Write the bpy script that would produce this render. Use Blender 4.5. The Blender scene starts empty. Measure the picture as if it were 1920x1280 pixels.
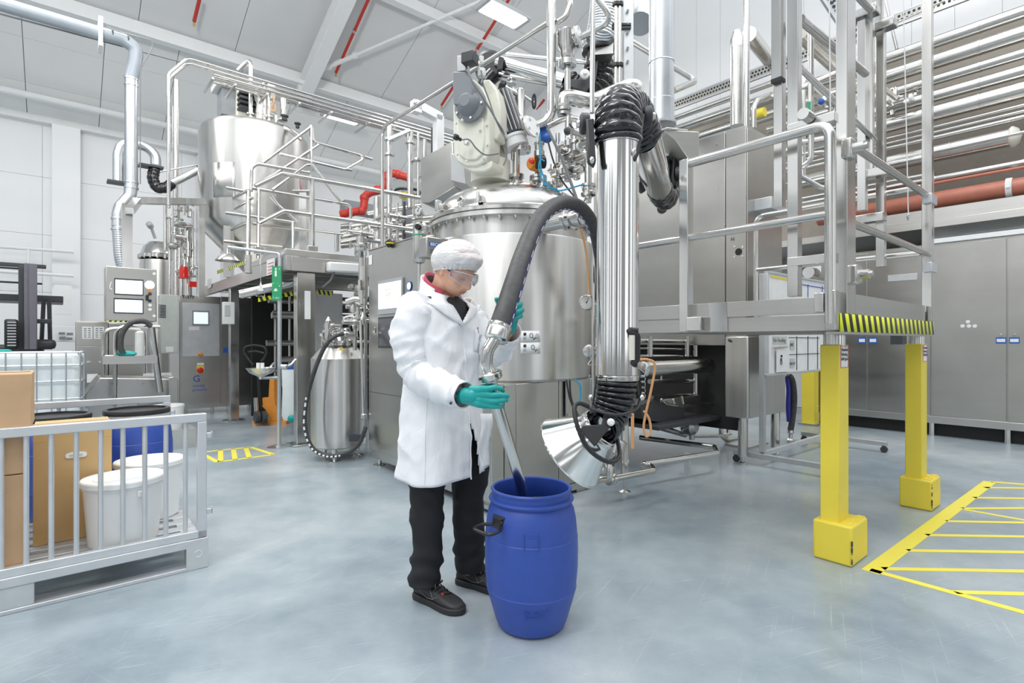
import bpy, bmesh, math, random
from mathutils import Vector, Matrix, Quaternion
R=math.radians
rnd=random.Random(7)
SC=bpy.context.scene
COL=SC.collection
V=Vector
# ---------------------------------------------------------------- camera, world, lights, exposure
F=1003.0; CH=1.24
cam=bpy.data.cameras.new('camera'); cam.sensor_width=36; cam.lens=F/1920*36; cam.clip_end=200; cam.clip_start=.05
camo=bpy.data.objects.new('camera',cam); COL.objects.link(camo)
camo.location=(0,0,CH); camo.rotation_euler=(R(90),0,0); SC.camera=camo
SC.view_settings.view_transform='Standard'; SC.view_settings.look='None'
SC.view_settings.gamma=1; SC.view_settings.use_curve_mapping=False; SC.view_settings.exposure=0.48
w=bpy.data.worlds.new('world'); SC.world=w; w.use_nodes=True
bg=w.node_tree.nodes['Background']; bg.inputs[0].default_value=(.93,.965,1,1); bg.inputs[1].default_value=1.15
# room axes: A runs right-and-away, B runs left-and-away
AX=V((.7637,.6456,0)); BX=V((-.6456,.7637,0)); ZX=V((0,0,1))
RM=Matrix((AX,BX,ZX)).transposed()
def RP(a,b,z): return AX*a+BX*b+V((0,0,z))
def ray(u,v): return V(((u-960)/F,1,(640-v)/F))
def P(u,v,Y): return V((0,0,CH))+ray(u,v)*Y
def G(u,v,z=0): return P(u,v,(CH-z)*F/(v-640))
def PA(u,v,a): r=ray(u,v); return V((0,0,CH))+r*(a/r.dot(AX))
def PB(u,v,b): r=ray(u,v); return V((0,0,CH))+r*(b/r.dot(BX))
def PZ(u,v,z): r=ray(u,v); return V((0,0,CH))+r*((z-CH)/r.z)
def AB(p): return (p.dot(AX),p.dot(BX),p.z)
def lamp(name,loc,sx,sy,power,col=(1,1,1),rot=(0,0,0),target=None):
    l=bpy.data.lights.new(name,'AREA'); l.shape='RECTANGLE'; l.size=sx; l.size_y=sy; l.energy=power; l.color=col
    o=bpy.data.objects.new(name,l); COL.objects.link(o); o.location=loc; o.rotation_euler=rot
    if target is not None: o.rotation_euler=(V(target)-V(loc)).to_track_quat('-Z','Y').to_euler()
    return o
rz=math.atan2(AX.y,AX.x)
lamp('hall_lamp',RP(1.0,5.5,7.6),5,1.2,150,(1,.98,.95),(0,0,rz))
lamp('hall_lamp',RP(-1.5,9.5,7.0),5,1.2,150,(1,.98,.95),(0,0,rz))
lamp('hall_lamp',RP(5.2,1.0,7.5),5,1.2,110,(1,.98,.95),(0,0,rz))
lamp('hall_lamp',RP(-2.5,1.0,7.6),5,1.2,150,(1,.98,.95),(0,0,rz))
lamp('hall_lamp',RP(7.4,9.5,7.6),4,1.2,110,(1,.98,.95),(0,0,rz))
# unseen fill spots added behind the viewer to brighten the roof
def spot(name,loc,target,power,ang,rad=.6):
    l=bpy.data.lights.new(name,'SPOT'); l.energy=power; l.spot_size=R(ang); l.spot_blend=1; l.shadow_soft_size=rad; l.color=(1,.99,.97)
    o=bpy.data.objects.new(name,l); COL.objects.link(o); o.location=loc; o.rotation_euler=(V(target)-V(loc)).to_track_quat('-Z','Y').to_euler(); return o
spot('roof_fill',(-1.5,-1.5,4.3),(-4.5,8,9.3),1500,85)
spot('roof_fill',(2.0,-1.5,4.3),(4.5,8,9.5),700,70)
# ---------------------------------------------------------------- materials
def nodes(name):
    m=bpy.data.materials.new(name); m.use_nodes=True
    n=m.node_tree.nodes; l=m.node_tree.links
    return m,n,l,n['Principled BSDF']
def setp(b,**k):
    for kk,vv in k.items():
        kk={'col':'Base Color','rough':'Roughness','metal':'Metallic','spec':'Specular IOR Level','trans':'Transmission Weight','ior':'IOR','em':'Emission Color','es':'Emission Strength','alpha':'Alpha','coat':'Coat Weight','sheen':'Sheen Weight'}[kk]
        if isinstance(vv,(tuple,list)) and len(vv)==3: vv=(*vv,1)
        b.inputs[kk].default_value=vv
def hexc(h):
    h=h.lstrip('#'); c=[int(h[i:i+2],16)/255 for i in (0,2,4)]
    return tuple(x/12.92 if x<=.04045 else ((x+.055)/1.055)**2.4 for x in c)
def tex(n,l,scale=(1,1,1),ns=4,det=3,rough=.5,coord='Object'):
    tc=n.new('ShaderNodeTexCoord'); mp=n.new('ShaderNodeMapping'); mp.inputs['Scale'].default_value=scale
    l.new(tc.outputs[coord],mp.inputs[0]); nz=n.new('ShaderNodeTexNoise'); nz.inputs['Scale'].default_value=ns; nz.inputs['Detail'].default_value=det; nz.inputs['Roughness'].default_value=rough
    l.new(mp.outputs[0],nz.inputs[0]); return nz
def ramp(n,l,src,stops):
    r=n.new('ShaderNodeValToRGB'); e=r.color_ramp.elements
    while len(e)<len(stops): e.new(.5)
    for i,(p,c) in enumerate(stops):
        e[i].position=p; e[i].color=(*c,1) if len(c)==3 else c
    l.new(src,r.inputs[0]); return r
def bump(n,l,b,src,st=.2,dist=.01):
    bp=n.new('ShaderNodeBump'); bp.inputs['Strength'].default_value=st; bp.inputs['Distance'].default_value=dist
    l.new(src,bp.inputs['Height']); l.new(bp.outputs[0],b.inputs['Normal']); return bp
def plain(name,col,rough=.5,metal=0,var=0,bmp=0,scale=12,**k):
    m,n,l,b=nodes(name)
    if isinstance(col,str): col=hexc(col)
    setp(b,col=col,rough=rough,metal=metal,**k)
    nz=tex(n,l,ns=scale,det=4)
    v=var or .04
    r=ramp(n,l,nz.outputs[0],[(.3,tuple(c*(1-v) for c in col)),(.7,tuple(min(1,c*(1+v)) for c in col))])
    l.new(r.outputs[0],b.inputs['Base Color'])
    if bmp: bump(n,l,b,nz.outputs[0],bmp)
    return m
def steel(name,col=(.72,.71,.69),r0=.22,r1=.38,sc=(30,30,1.2),streak=.08,bmp=.02,cloud=.08,det=5):
    m,n,l,b=nodes(name); setp(b,col=col,metal=1,rough=r0)
    nz=tex(n,l,sc,1,det,.6); cl=tex(n,l,(1,1,1),2.2,4,.6)
    r=ramp(n,l,nz.outputs[0],[(.3,tuple(c*(1-streak) for c in col)),(.7,tuple(min(1,c*(1+streak)) for c in col))])
    c2=ramp(n,l,cl.outputs[0],[(.3,(1-cloud,)*3),(.7,(1,1,1))])
    mx=n.new('ShaderNodeMix'); mx.data_type='RGBA'; mx.blend_type='MULTIPLY'; mx.inputs[0].default_value=1
    l.new(r.outputs[0],mx.inputs[6]); l.new(c2.outputs[0],mx.inputs[7]); l.new(mx.outputs[2],b.inputs['Base Color'])
    mr=n.new('ShaderNodeMapRange'); mr.inputs['To Min'].default_value=r0; mr.inputs['To Max'].default_value=r1
    ad=n.new('ShaderNodeMath'); ad.operation='ADD'; l.new(nz.outputs[0],ad.inputs[0]); l.new(cl.outputs[0],ad.inputs[1])
    mr.inputs['From Min'].default_value=.7; mr.inputs['From Max'].default_value=1.3
    l.new(ad.outputs[0],mr.inputs[0]); l.new(mr.outputs[0],b.inputs['Roughness'])
    if bmp: bump(n,l,b,nz.outputs[0],bmp,.01)
    return m
M={}
M['steel']=steel('brushed_steel',(.64,.63,.61),.16,.25,(20,20,.6),.03,0,.05,3)
M['steel_v']=steel('brushed_vat_steel',(.68,.67,.645),.29,.36,(16,16,.25),.08,0,.05)
_m=M['steel_v']; _n=_m.node_tree.nodes; _t=_n.new('ShaderNodeTangent'); _t.direction_type='RADIAL'; _t.axis='Z'
_b=_n['Principled BSDF']; _m.node_tree.links.new(_t.outputs[0],_b.inputs['Tangent']); _b.inputs['Anisotropic'].default_value=.75; _b.inputs['Anisotropic Rotation'].default_value=.25
M['steel_d']=steel('dull_steel_sheet',(.55,.54,.515),.285,.35,(.6,.6,5),.03,0,.08,2)
M['steel_h']=steel('brushed_steel_horizontal',(.60,.59,.565),.285,.34,(.5,.5,30),.03,0,.05,2)
M['pipe']=steel('pipe_steel',(.68,.67,.65),.14,.24,(8,8,8),.04,.0,.05)
M['chrome']=steel('polished_chrome_tube',(.80,.80,.79),.10,.15,(6,6,1),.02,0,.02)
M['clad']=steel('aluminium_cladding',(.72,.71,.68),.15,.25,(6,6,6),.05,0,.08)
M['galv']=steel('galvanised_duct',(.70,.73,.76),.29,.36,(5,5,5),.05,0,.08)
M['alu']=plain('aluminium_frame',(.66,.68,.70),.38,.55,var=.06,scale=8)
M['alugrey']=plain('grey_aluminium',(.52,.53,.54),.4,.5)
M['white']=plain('white_paint',(.84,.85,.85),.45,0,var=.015)
M['wallw']=plain('white_wall_paint',(.86,.87,.88),.55,0,var=.02,scale=1.2)
M['roofp']=plain('shaded_roof_panel',(.74,.745,.745),.55,0,var=.02,scale=1)  # grey of the main slope carries its shade in the colour
M['roofl']=plain('lit_roof_panel',(.88,.88,.87),.55,0,var=.015,scale=1)  # paler copy paints the stronger light on the lower roof band
M['cream']=plain('cream_machine_paint','#E6E5D8',.35,0,var=.03,bmp=.05,scale=20)
M['offw']=plain('off_white_plastic','#DDE0DC',.4)
M['greybox']=plain('light_grey_enamel','#C4C9C4',.4)
M['grey']=plain('mid_grey_cast_paint','#85898E',.45,0,var=.05)
M['dgrey']=plain('dark_grey_plastic','#3E4043',.45)
M['black']=plain('black_plastic',(.018,.018,.02),.35)
M['rubber']=plain('black_rubber',(.055,.055,.057),.55,0,var=.3,scale=30)
M['dark']=plain('dark_void',(.02,.02,.02),.7)  # near-black; paints the shade in bays, gaps and holes, also dark glass
M['red']=plain('red_pipe_paint','#C23A30',.45,0,var=.08)
M['redp']=plain('red_plastic','#D32D28',.3)
M['terra']=plain('terracotta_red_pipe','#B5705C',.4,0,var=.08)
M['yellow']=plain('yellow_paint','#F0DA4A',.42,0,var=.03,scale=6)
M['yline']=None
M['orange']=plain('orange_paint','#E8963A',.4,0,var=.05)
M['blue']=plain('blue_hdpe','#3452A8',.42,0,var=.04,bmp=.03,scale=30)
M['bluep']=plain('blue_plastic','#2B62B8',.35)
M['green']=plain('green_sign','#2FA06A',.45)
M['teal']=plain('teal_plastic','#1FA79B',.5)
M['brass']=plain('brass_sheet',(.75,.6,.3),.3,1)
M['card']=plain('cardboard','#C6A480',.8,0,var=.06,bmp=.05,scale=8)
M['cardl']=plain('light_cardboard','#CCAC7A',.8,0,var=.04,scale=6)
M['tape']=plain('brown_tape','#D0AE74',.25,0)
M['bucket']=plain('white_bucket_plastic','#EFF1F1',.35,0,var=.01)
M['ibc']=plain('white_translucent_tank','#E8EFF0',.4,0,var=.03)
M['screen']=plain('screen_glass',(.1,.1,.11),.08)
M['ink']=plain('black_ink',(.03,.03,.03),.5)
M['inkblue']=plain('blue_ink',(.04,.08,.5),.5)
M['paper']=plain('white_paper',(.85,.85,.85),.6)
M['cable']=plain('black_cable',(.03,.03,.03),.45)
M['cableg']=plain('grey_cable','#7A7C7E',.45)
M['cablec']=plain('cyan_air_line','#2E9CC4',.4)
M['cableo']=plain('orange_cable','#D8A06C',.45)
def emis(name,col,s):
    m,n,l,b=nodes(name); setp(b,col=col,em=col,es=s,rough=.2); return m
M['lampglow']=emis('lamp_glow',(1,.97,.88),6)
M['scr_w']=emis('lit_screen_white',(.93,.95,.97),.75)
M['scr_b']=emis('lit_screen_blue',(.62,.72,.84),.7)
M['ledred']=plain('red_beacon_glass','#D8271F',.15)
def hazard_mat():
    m,n,l,b=nodes('yellow_black_hazard_stripes'); setp(b,rough=.4)
    tc=n.new('ShaderNodeTexCoord'); mp=n.new('ShaderNodeMapping'); l.new(tc.outputs['UV'],mp.inputs[0])
    sep=n.new('ShaderNodeSeparateXYZ'); l.new(mp.outputs[0],sep.inputs[0])
    ma=n.new('ShaderNodeMath'); ma.operation='MULTIPLY_ADD'; ma.inputs[1].default_value=.42; l.new(sep.outputs[1],ma.inputs[0]); l.new(sep.outputs[0],ma.inputs[2])
    d=n.new('ShaderNodeMath'); d.operation='MULTIPLY'; d.inputs[1].default_value=1/.098; l.new(ma.outputs[0],d.inputs[0])
    fr=n.new('ShaderNodeMath'); fr.operation='FRACT'; l.new(d.outputs[0],fr.inputs[0])
    g=n.new('ShaderNodeMath'); g.operation='GREATER_THAN'; g.inputs[1].default_value=.5; l.new(fr.outputs[0],g.inputs[0])
    mx=n.new('ShaderNodeMix'); mx.data_type='RGBA'; l.new(g.outputs[0],mx.inputs[0]); mx.inputs[6].default_value=(*hexc('#E8EE3A'),1); mx.inputs[7].default_value=(.03,.028,.028,1)
    l.new(mx.outputs[2],b.inputs['Base Color']); return m
M['hazard']=hazard_mat()
def floor_mat():
    m,n,l,b=nodes('blue_grey_floor_coating'); setp(b,coat=.25); b.inputs['Coat Roughness'].default_value=.12
    a=tex(n,l,(1,1,1),.7,8,.62); c=tex(n,l,(1,1,1),5,8,.7); s=tex(n,l,(1,1,1),60,3,.5)
    base=ramp(n,l,a.outputs[0],[(.34,hexc('#7E8D98')),(.5,hexc('#9EABB2')),(.66,hexc('#BAC2C6'))])  # mottled coating; contrast raised to stand in for shadow areas and window reflections
    sp=ramp(n,l,c.outputs[0],[(.3,(.90,.915,.93)),(.6,(1,1,1))])
    mx=n.new('ShaderNodeMix'); mx.data_type='RGBA'; mx.blend_type='MULTIPLY'; mx.inputs[0].default_value=.8
    l.new(base.outputs[0],mx.inputs[6]); l.new(sp.outputs[0],mx.inputs[7])
    # scratches: stretched noise thresholded, two directions
    last=mx.outputs[2]
    for k,(rot,sc,th,colr) in enumerate(((.5,(1.2,34,1),.655,(.36,.39,.42)),(2.1,(1.0,40,1),.66,(.72,.77,.80)),(1.2,(1.6,44,1),.66,(.34,.37,.40)),(2.8,(2.2,60,1),.65,(.70,.75,.78)))):
        tc=n.new('ShaderNodeTexCoord'); r1=n.new('ShaderNodeMapping'); r1.inputs['Rotation'].default_value=(0,0,rot); l.new(tc.outputs['Object'],r1.inputs[0])
        r2=n.new('ShaderNodeMapping'); r2.inputs['Scale'].default_value=sc; r2.inputs['Location'].default_value=(k*7.3,k*3.1,0); l.new(r1.outputs[0],r2.inputs[0])
        nz=n.new('ShaderNodeTexNoise'); nz.inputs['Scale'].default_value=1.6; nz.inputs['Detail'].default_value=5; nz.inputs['Distortion'].default_value=.3; l.new(r2.outputs[0],nz.inputs[0])
        rr=ramp(n,l,nz.outputs[0],[(th-.02,(0,0,0)),(th+.03,((.3,)*3 if colr[0]<.5 else (.17,)*3))])
        mm=n.new('ShaderNodeMix'); mm.data_type='RGBA'; l.new(rr.outputs[0],mm.inputs[0]); l.new(last,mm.inputs[6]); mm.inputs[7].default_value=(*colr,1); last=mm.outputs[2]
    # chips
    vo=tex(n,l,(1,1,1),16,10,.75); rr=ramp(n,l,vo.outputs[0],[(.72,(0,0,0)),(.76,(.45,.45,.45))])
    mm=n.new('ShaderNodeMix'); mm.data_type='RGBA'; l.new(rr.outputs[0],mm.inputs[0]); l.new(last,mm.inputs[6]); mm.inputs[7].default_value=(.2,.21,.21,1)
    l.new(mm.outputs[2],b.inputs['Base Color'])
    mr=n.new('ShaderNodeMapRange'); mr.inputs['To Min'].default_value=.285; mr.inputs['To Max'].default_value=.38; mr.inputs['From Min'].default_value=.3; mr.inputs['From Max'].default_value=.7
    l.new(c.outputs[0],mr.inputs[0]); l.new(mr.outputs[0],b.inputs['Roughness'])
    bump(n,l,b,a.outputs[0],.25,.02); return m
M['floor']=floor_mat()
# ---------------------------------------------------------------- mesh helpers
def wloc(o):
    p=V((0,0,0))
    while o is not None: p=p+o.location; o=o.parent
    return p
def tag(o,label=None,cat=None,group=None,kind=None):
    if label: o['label']=label
    if cat: o['category']=cat
    if group: o['group']=group
    if kind: o['kind']=kind
    return o
def thing(name,label,cat,loc=(0,0,0),group=None):
    o=bpy.data.objects.new(name,None); COL.objects.link(o); o.location=loc; o.empty_display_size=.1
    return tag(o,label,cat,group)
def perp(d):
    d=d.normalized(); h=V((0,0,1)) if abs(d.z)<.95 else V((1,0,0))
    x=d.cross(h).normalized(); return x,d.cross(x).normalized()
class MB:
    def __init__(s): s.v=[]; s.f=[]; s.uv=[]; s.mi=[]; s.m=0
    def add(s,vs,fs,uvs=None):
        o=len(s.v); s.v+= [V(x) for x in vs]
        for k,f in enumerate(fs):
            s.f.append([i+o for i in f]); s.mi.append(s.m); s.uv.append(uvs[k] if uvs else None)
        return s
    def box(s,c,size,rot=None,taper=1):
        rot=RM if rot is None else rot
        if rot=='w': rot=Matrix.Identity(3)
        c=V(c); x,y,z=[k/2 for k in size]; vs=[]
        for sz in (-1,1):
            t=taper if sz>0 else 1
            for sx,sy in ((-1,-1),(1,-1),(1,1),(-1,1)): vs.append(c+rot@V((sx*x*t,sy*y*t,sz*z)))
        return s.add(vs,[(0,3,2,1),(4,5,6,7),(0,1,5,4),(1,2,6,5),(2,3,7,6),(3,0,4,7)])
    def rb(s,a0,a1,b0,b1,z0,z1):
        return s.box(RP((a0+a1)/2,(b0+b1)/2,(z0+z1)/2),(abs(a1-a0),abs(b1-b0),abs(z1-z0)))
    def beam(s,p0,p1,w,h,up=V((0,0,1))):
        p0=V(p0);p1=V(p1); d=(p1-p0); L=d.length; d.normalize()
        x=d.cross(up)
        if x.length<.01: x=d.cross(AX)
        x.normalize(); y=x.cross(d).normalized()
        rot=Matrix((x,y,d)).transposed(); return s.box((p0+p1)/2,(w,h,L),rot)
    def post(s,p,z0,z1,w,h=None,rot=None):
        p=V(p); return s.box((p.x,p.y,(z0+z1)/2),(w,h or w,z1-z0),rot)
    def cyl(s,p0,p1,r,r2=None,n=14,cap=True):
        r2=r if r2 is None else r2
        p0=V(p0);p1=V(p1); x,y=perp(p1-p0); vs=[]
        for p,rr in ((p0,r),(p1,r2)):
            for i in range(n):
                a=2*math.pi*i/n; vs.append(p+x*(rr*math.cos(a))+y*(rr*math.sin(a)))
        fs=[(i,i+n,(i+1)%n+n,(i+1)%n) for i in range(n)]
        if cap: fs+= [tuple(range(n)),tuple(range(2*n-1,n-1,-1))]
        return s.add(vs,fs)
    def lathe(s,o,ax,prof,n=28,cap=True,ang=None):
        o=V(o); ax=V(ax).normalized(); x,y=perp(ax); vs=[]
        for r,h in prof:
            for i in range(n):
                a=2*math.pi*i/n; vs.append(o+ax*h+x*(r*math.cos(a))+y*(r*math.sin(a)))
        fs=[]
        for k in range(len(prof)-1):
            for i in range(n):
                j=(i+1)%n; fs.append((k*n+i,(k+1)*n+i,(k+1)*n+j,k*n+j))
        if cap:
            if prof[0][0]>1e-5: fs.append(tuple(range(n)))
            if prof[-1][0]>1e-5: fs.append(tuple(range(len(prof)*n-1,(len(prof)-1)*n-1,-1)))
        return s.add(vs,fs)
    def tube(s,pts,r,n=10,fil=0,cap=True,rs=None,closed=False,fn=6,prof=None):
        pts=[V(p) for p in pts]
        if fil: pts=fillet(pts,fil,fn)
        P_=[pts[0]]
        for p in pts[1:]:
            if (p-P_[-1]).length>1e-5: P_.append(p)
        pts=P_; m=len(pts)
        T=[]
        for i in range(m):
            if closed: t=(pts[(i+1)%m]-pts[i-1])
            elif i==0: t=pts[1]-pts[0]
            elif i==m-1: t=pts[-1]-pts[-2]
            else: t=(pts[i+1]-pts[i]).normalized()+(pts[i]-pts[i-1]).normalized()
            T.append(t.normalized())
        x,_=perp(T[0]); vs=[]
        for i in range(m):
            x=(x-T[i]*x.dot(T[i])).normalized(); y=T[i].cross(x)
            rr=rs[i] if rs else r
            for k in range(n):
                a=2*math.pi*k/n; vs.append(pts[i]+x*(rr*math.cos(a))+y*(rr*math.sin(a)))
        fs=[]
        for i in range(m if closed else m-1):
            i2=(i+1)%m
            for k in range(n):
                k2=(k+1)%n; fs.append((i*n+k,i*n+k2,i2*n+k2,i2*n+k))
        if cap and not closed: fs+=[tuple(range(n-1,-1,-1)),tuple(range((m-1)*n,m*n))]
        return s.add(vs,fs)
    def prism(s,poly,ext):
        poly=[V(p) for p in poly]; ext=V(ext); n=len(poly); vs=poly+[p+ext for p in poly]
        return s.add(vs,[tuple(range(n-1,-1,-1)),tuple(range(n,2*n))]+[(i,(i+1)%n,(i+1)%n+n,i+n) for i in range(n)])
    def quad(s,a,b,c,d,uv=None): return s.add([a,b,c,d],[(0,1,2,3)],[uv] if uv else None)
    def sph(s,c,r,n=14,m=9,sq=(1,1,1),rot=None):
        c=V(c); vs=[];fs=[]
        rot=rot or Matrix.Identity(3)
        for j in range(1,m):
            t=math.pi*j/m
            for i in range(n):
                a=2*math.pi*i/n; vs.append(c+rot@V((r*sq[0]*math.sin(t)*math.cos(a),r*sq[1]*math.sin(t)*math.sin(a),r*sq[2]*math.cos(t))))
        for j in range(m-2):
            for i in range(n): fs.append((j*n+i,(j+1)*n+i,(j+1)*n+(i+1)%n,j*n+(i+1)%n))
        vs.append(c+rot@V((0,0,r*sq[2]))); vs.append(c-rot@V((0,0,r*sq[2]))); t=len(vs)-2
        for i in range(n): fs.append((t,i,(i+1)%n)); fs.append((t+1,(m-2)*n+(i+1)%n,(m-2)*n+i))
        return s.add(vs,fs)
    def build(s,name,mat,parent=None,label=None,bevel=0,smooth=35,sub=0,kind=None,solid=0):
        off=wloc(parent) if parent is not None else V((0,0,0))
        me=bpy.data.meshes.new(name); me.from_pydata([tuple(v-off) for v in s.v],[],s.f)
        mats=mat if isinstance(mat,(list,tuple)) else [mat]
        for mm in mats: me.materials.append(M[mm] if isinstance(mm,str) else mm)
        if len(mats)>1: me.polygons.foreach_set('material_index',s.mi)
        if any(u for u in s.uv):
            ul=me.uv_layers.new(name='UVMap')
            for p,u in zip(me.polygons,s.uv):
                if u:
                    for li,c in zip(p.loop_indices,u): ul.data[li].uv=c
        bm=bmesh.new(); bm.from_mesh(me)
        if not solid: bmesh.ops.recalc_face_normals(bm,faces=bm.faces)
        bm.to_mesh(me); bm.free()
        me.polygons.foreach_set('use_smooth',[True]*len(me.polygons)); me.set_sharp_from_angle(angle=R(smooth))
        o=bpy.data.objects.new(name,me); COL.objects.link(o); o.parent=parent
        if solid:
            md=o.modifiers.new('thickness','SOLIDIFY'); md.thickness=solid; md.offset=-1
        if sub: md=o.modifiers.new('sub','SUBSURF'); md.levels=sub; md.render_levels=sub
        if bevel:
            md=o.modifiers.new('bevel','BEVEL'); md.width=bevel; md.segments=2; md.limit_method='ANGLE'; md.angle_limit=R(40)
        if label: o['label']=label
        if kind: o['kind']=kind
        return o
def fillet(pts,rad,n=6):
    out=[pts[0]]
    for i in range(1,len(pts)-1):
        p=pts[i]; a=pts[i-1]-p; b=pts[i+1]-p; la,lb=a.length,b.length
        if la<1e-6 or lb<1e-6: continue
        a.normalize(); b.normalize(); c=max(-1,min(1,a.dot(b))); th=math.acos(c)
        if th>math.pi-.03: out.append(p); continue
        d=min(rad/math.tan(th/2),la*.49,lb*.49)
        q0=p+a*d; q2=p+b*d
        for k in range(n+1):
            t=k/n; out.append(q0*(1-t)**2+p*2*t*(1-t)+q2*t*t)
    out.append(pts[-1]); return out
def kids(o): return [c for c in bpy.data.objects if c.parent==o]
def dup(root,loc=None,rz_=None,label=None,group=None):
    r=root.copy(); COL.objects.link(r)
    if loc is not None: r.location=loc
    if rz_ is not None: r.rotation_euler=(0,0,rz_)
    if label: r['label']=label
    if group: r['group']=group
    for ch in kids(root):
        c=ch.copy(); COL.objects.link(c); c.parent=r
        for g in kids(ch):
            d=g.copy(); COL.objects.link(d); d.parent=c
    return r
def catmull(pts,n=8):
    pts=[V(p) for p in pts]; out=[]
    for i in range(len(pts)-1):
        p0=pts[max(i-1,0)];p1=pts[i];p2=pts[i+1];p3=pts[min(i+2,len(pts)-1)]
        for k in range(n):
            t=k/n; out.append(.5*((2*p1)+(p2-p0)*t+(2*p0-5*p1+4*p2-p3)*t*t+(3*p1-p0-3*p2+p3)*t**3))
    out.append(pts[-1]); return out
def text(s,size,loc,xdir,ydir,mat,parent,name='lettering',align='LEFT',ext=.0004,fat=0):
    c=bpy.data.curves.new(name,'FONT'); c.body=s; c.size=size; c.align_x=align; c.extrude=ext; c.offset=fat; c.resolution_u=2
    o=bpy.data.objects.new('tmp_text',c); COL.objects.link(o)
    x=V(xdir).normalized(); z=x.cross(V(ydir)).normalized(); y=z.cross(x)
    dg=bpy.context.evaluated_depsgraph_get(); me=bpy.data.meshes.new_from_object(o.evaluated_get(dg))
    COL.objects.unlink(o); bpy.data.objects.remove(o)
    me.transform(Matrix((x,y,z)).transposed().to_4x4()); me.transform(Matrix.Translation(V(loc)-wloc(parent)))
    me.materials.clear(); me.materials.append(M[mat]); ob=bpy.data.objects.new(name,me); COL.objects.link(ob); ob.parent=parent; return ob
def flange(mb,p,ax,r,t=.02,n=20): 
    p=V(p); ax=V(ax).normalized(); mb.lathe(p-ax*t/2,ax,[(r*.8,-t*.5),(r,0),(r,t*.4),(r*.93,t*.5),(r,t*.6),(r,t),(r*.8,t*1.5)],n)
def bolts(p,ax,R_,n,parent,mat='pipe',r=.008,h=.012,name='bolt'):
    p=V(p); ax=V(ax).normalized(); x,y=perp(ax); first=None
    for i in range(n):
        a=2*math.pi*i/n; q=p+x*(R_*math.cos(a))+y*(R_*math.sin(a))
        mb=MB(); mb.cyl(q,q+ax*h,r,n=6); mb.build(name,mat,parent)
# one mesh thing
def one(name,label,cat,mb,mat,group=None,**k):
    o=mb.build(name,mat,None,**k); return tag(o,label,cat,group)
# ================================================================ the hall
FL=MB(); FL.box(RP(0,5,-.05),(44,34,.1)); tag(FL.build('floor','floor'),'blue-grey coated concrete floor with scratches',kind='structure')
BW=16.1; AW=10.6; EAVE=6.15
def pxa(u,b): return AB(PB(u,640,b))[0]
wl=MB(); wl.rb(-14,AW,BW,BW+.2,0,EAVE); wl=tag(wl.build('wall_left','wallw'),'white panelled wall behind the forklift',kind='structure')
zs=[0,1.15,2.35,3.65,4.95,EAVE]
a=-13.8
while a<AW-.1:
    for i in range(5):
        m=MB(); m.rb(a+.003,min(a+2.7,AW)-.003,BW-.03,BW,zs[i]+.003,zs[i+1]-.003); m.build('wall_panel','wallw',wl)
    a+=2.7
ti=0
for u0,u1 in ((97,139),(372,386)):
    a0=pxa(u0,BW-.35)
    m=MB(); m.rb(a0,a0+.5,BW-.4,BW-.03,0,EAVE-.05); ti+=1; tag(m.build('trim_%d'%ti,'wallw',bevel=.01),'white square column against the panelled wall' if ti==1 else 'white square column beside the big tank',kind='structure')
# eave gutter pipe
m=MB(); m.tube([RP(-13,BW-1.0,EAVE+.25),RP(AW-.1,BW-1.0,EAVE+.25)],.07,10); one('gutter_pipe','white round pipe running along the top of the panelled wall','pipe',m,'white')
m=MB(); m.rb(-14,AW,BW-.25,BW,EAVE-.02,EAVE+.12); ti+=1; tag(m.build('trim_%d'%ti,'white'),'white capping along the wall top',kind='structure')
# roof: steep lower band then main slope
B1=13.0; Z1=7.62; ST=.43
def roofz(b): return Z1+(B1-b)*ST if b<=B1 else Z1-(b-B1)*(Z1-EAVE)/(BW-B1)
ceil=MB()
for x0,x1 in ((BW+.2,B1),(B1,5.0)):
    ceil.prism([RP(-14,x0,roofz(x0)+.06),RP(AW+.2,x0,roofz(x0)+.06),RP(AW+.2,x1,roofz(x1)+.06),RP(-14,x1,roofz(x1)+.06)],V((0,0,.1)))
ceil=tag(ceil.build('ceiling','roofp'),'sloping panelled roof of the hall',kind='structure')
def rpanel(a0,a1,b0,b1,mat,g=.006):
    m=MB(); q=[RP(a0+g,b0+g,roofz(b0+g)),RP(a1-g,b0+g,roofz(b0+g)),RP(a1-g,b1-g,roofz(b1-g)),RP(a0+g,b1-g,roofz(b1-g))]
    m.prism(q,V((0,0,.05))); m.build('roof_panel',mat,ceil)
a=-9.3
while a<AW:
    bs=[B1]
    for b0,b1 in ((10.0,B1-.02),(7.2,10.0),(5.0,7.2)): rpanel(a,min(a+1.75,AW),b0,b1,'roofp')
    a+=1.75
a=-9.3
while a<AW:
    for k in range(3): rpanel(a,min(a+1.25,AW),B1+k*1.03,B1+(k+1)*1.03,'roofl')
    a+=1.25
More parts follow.
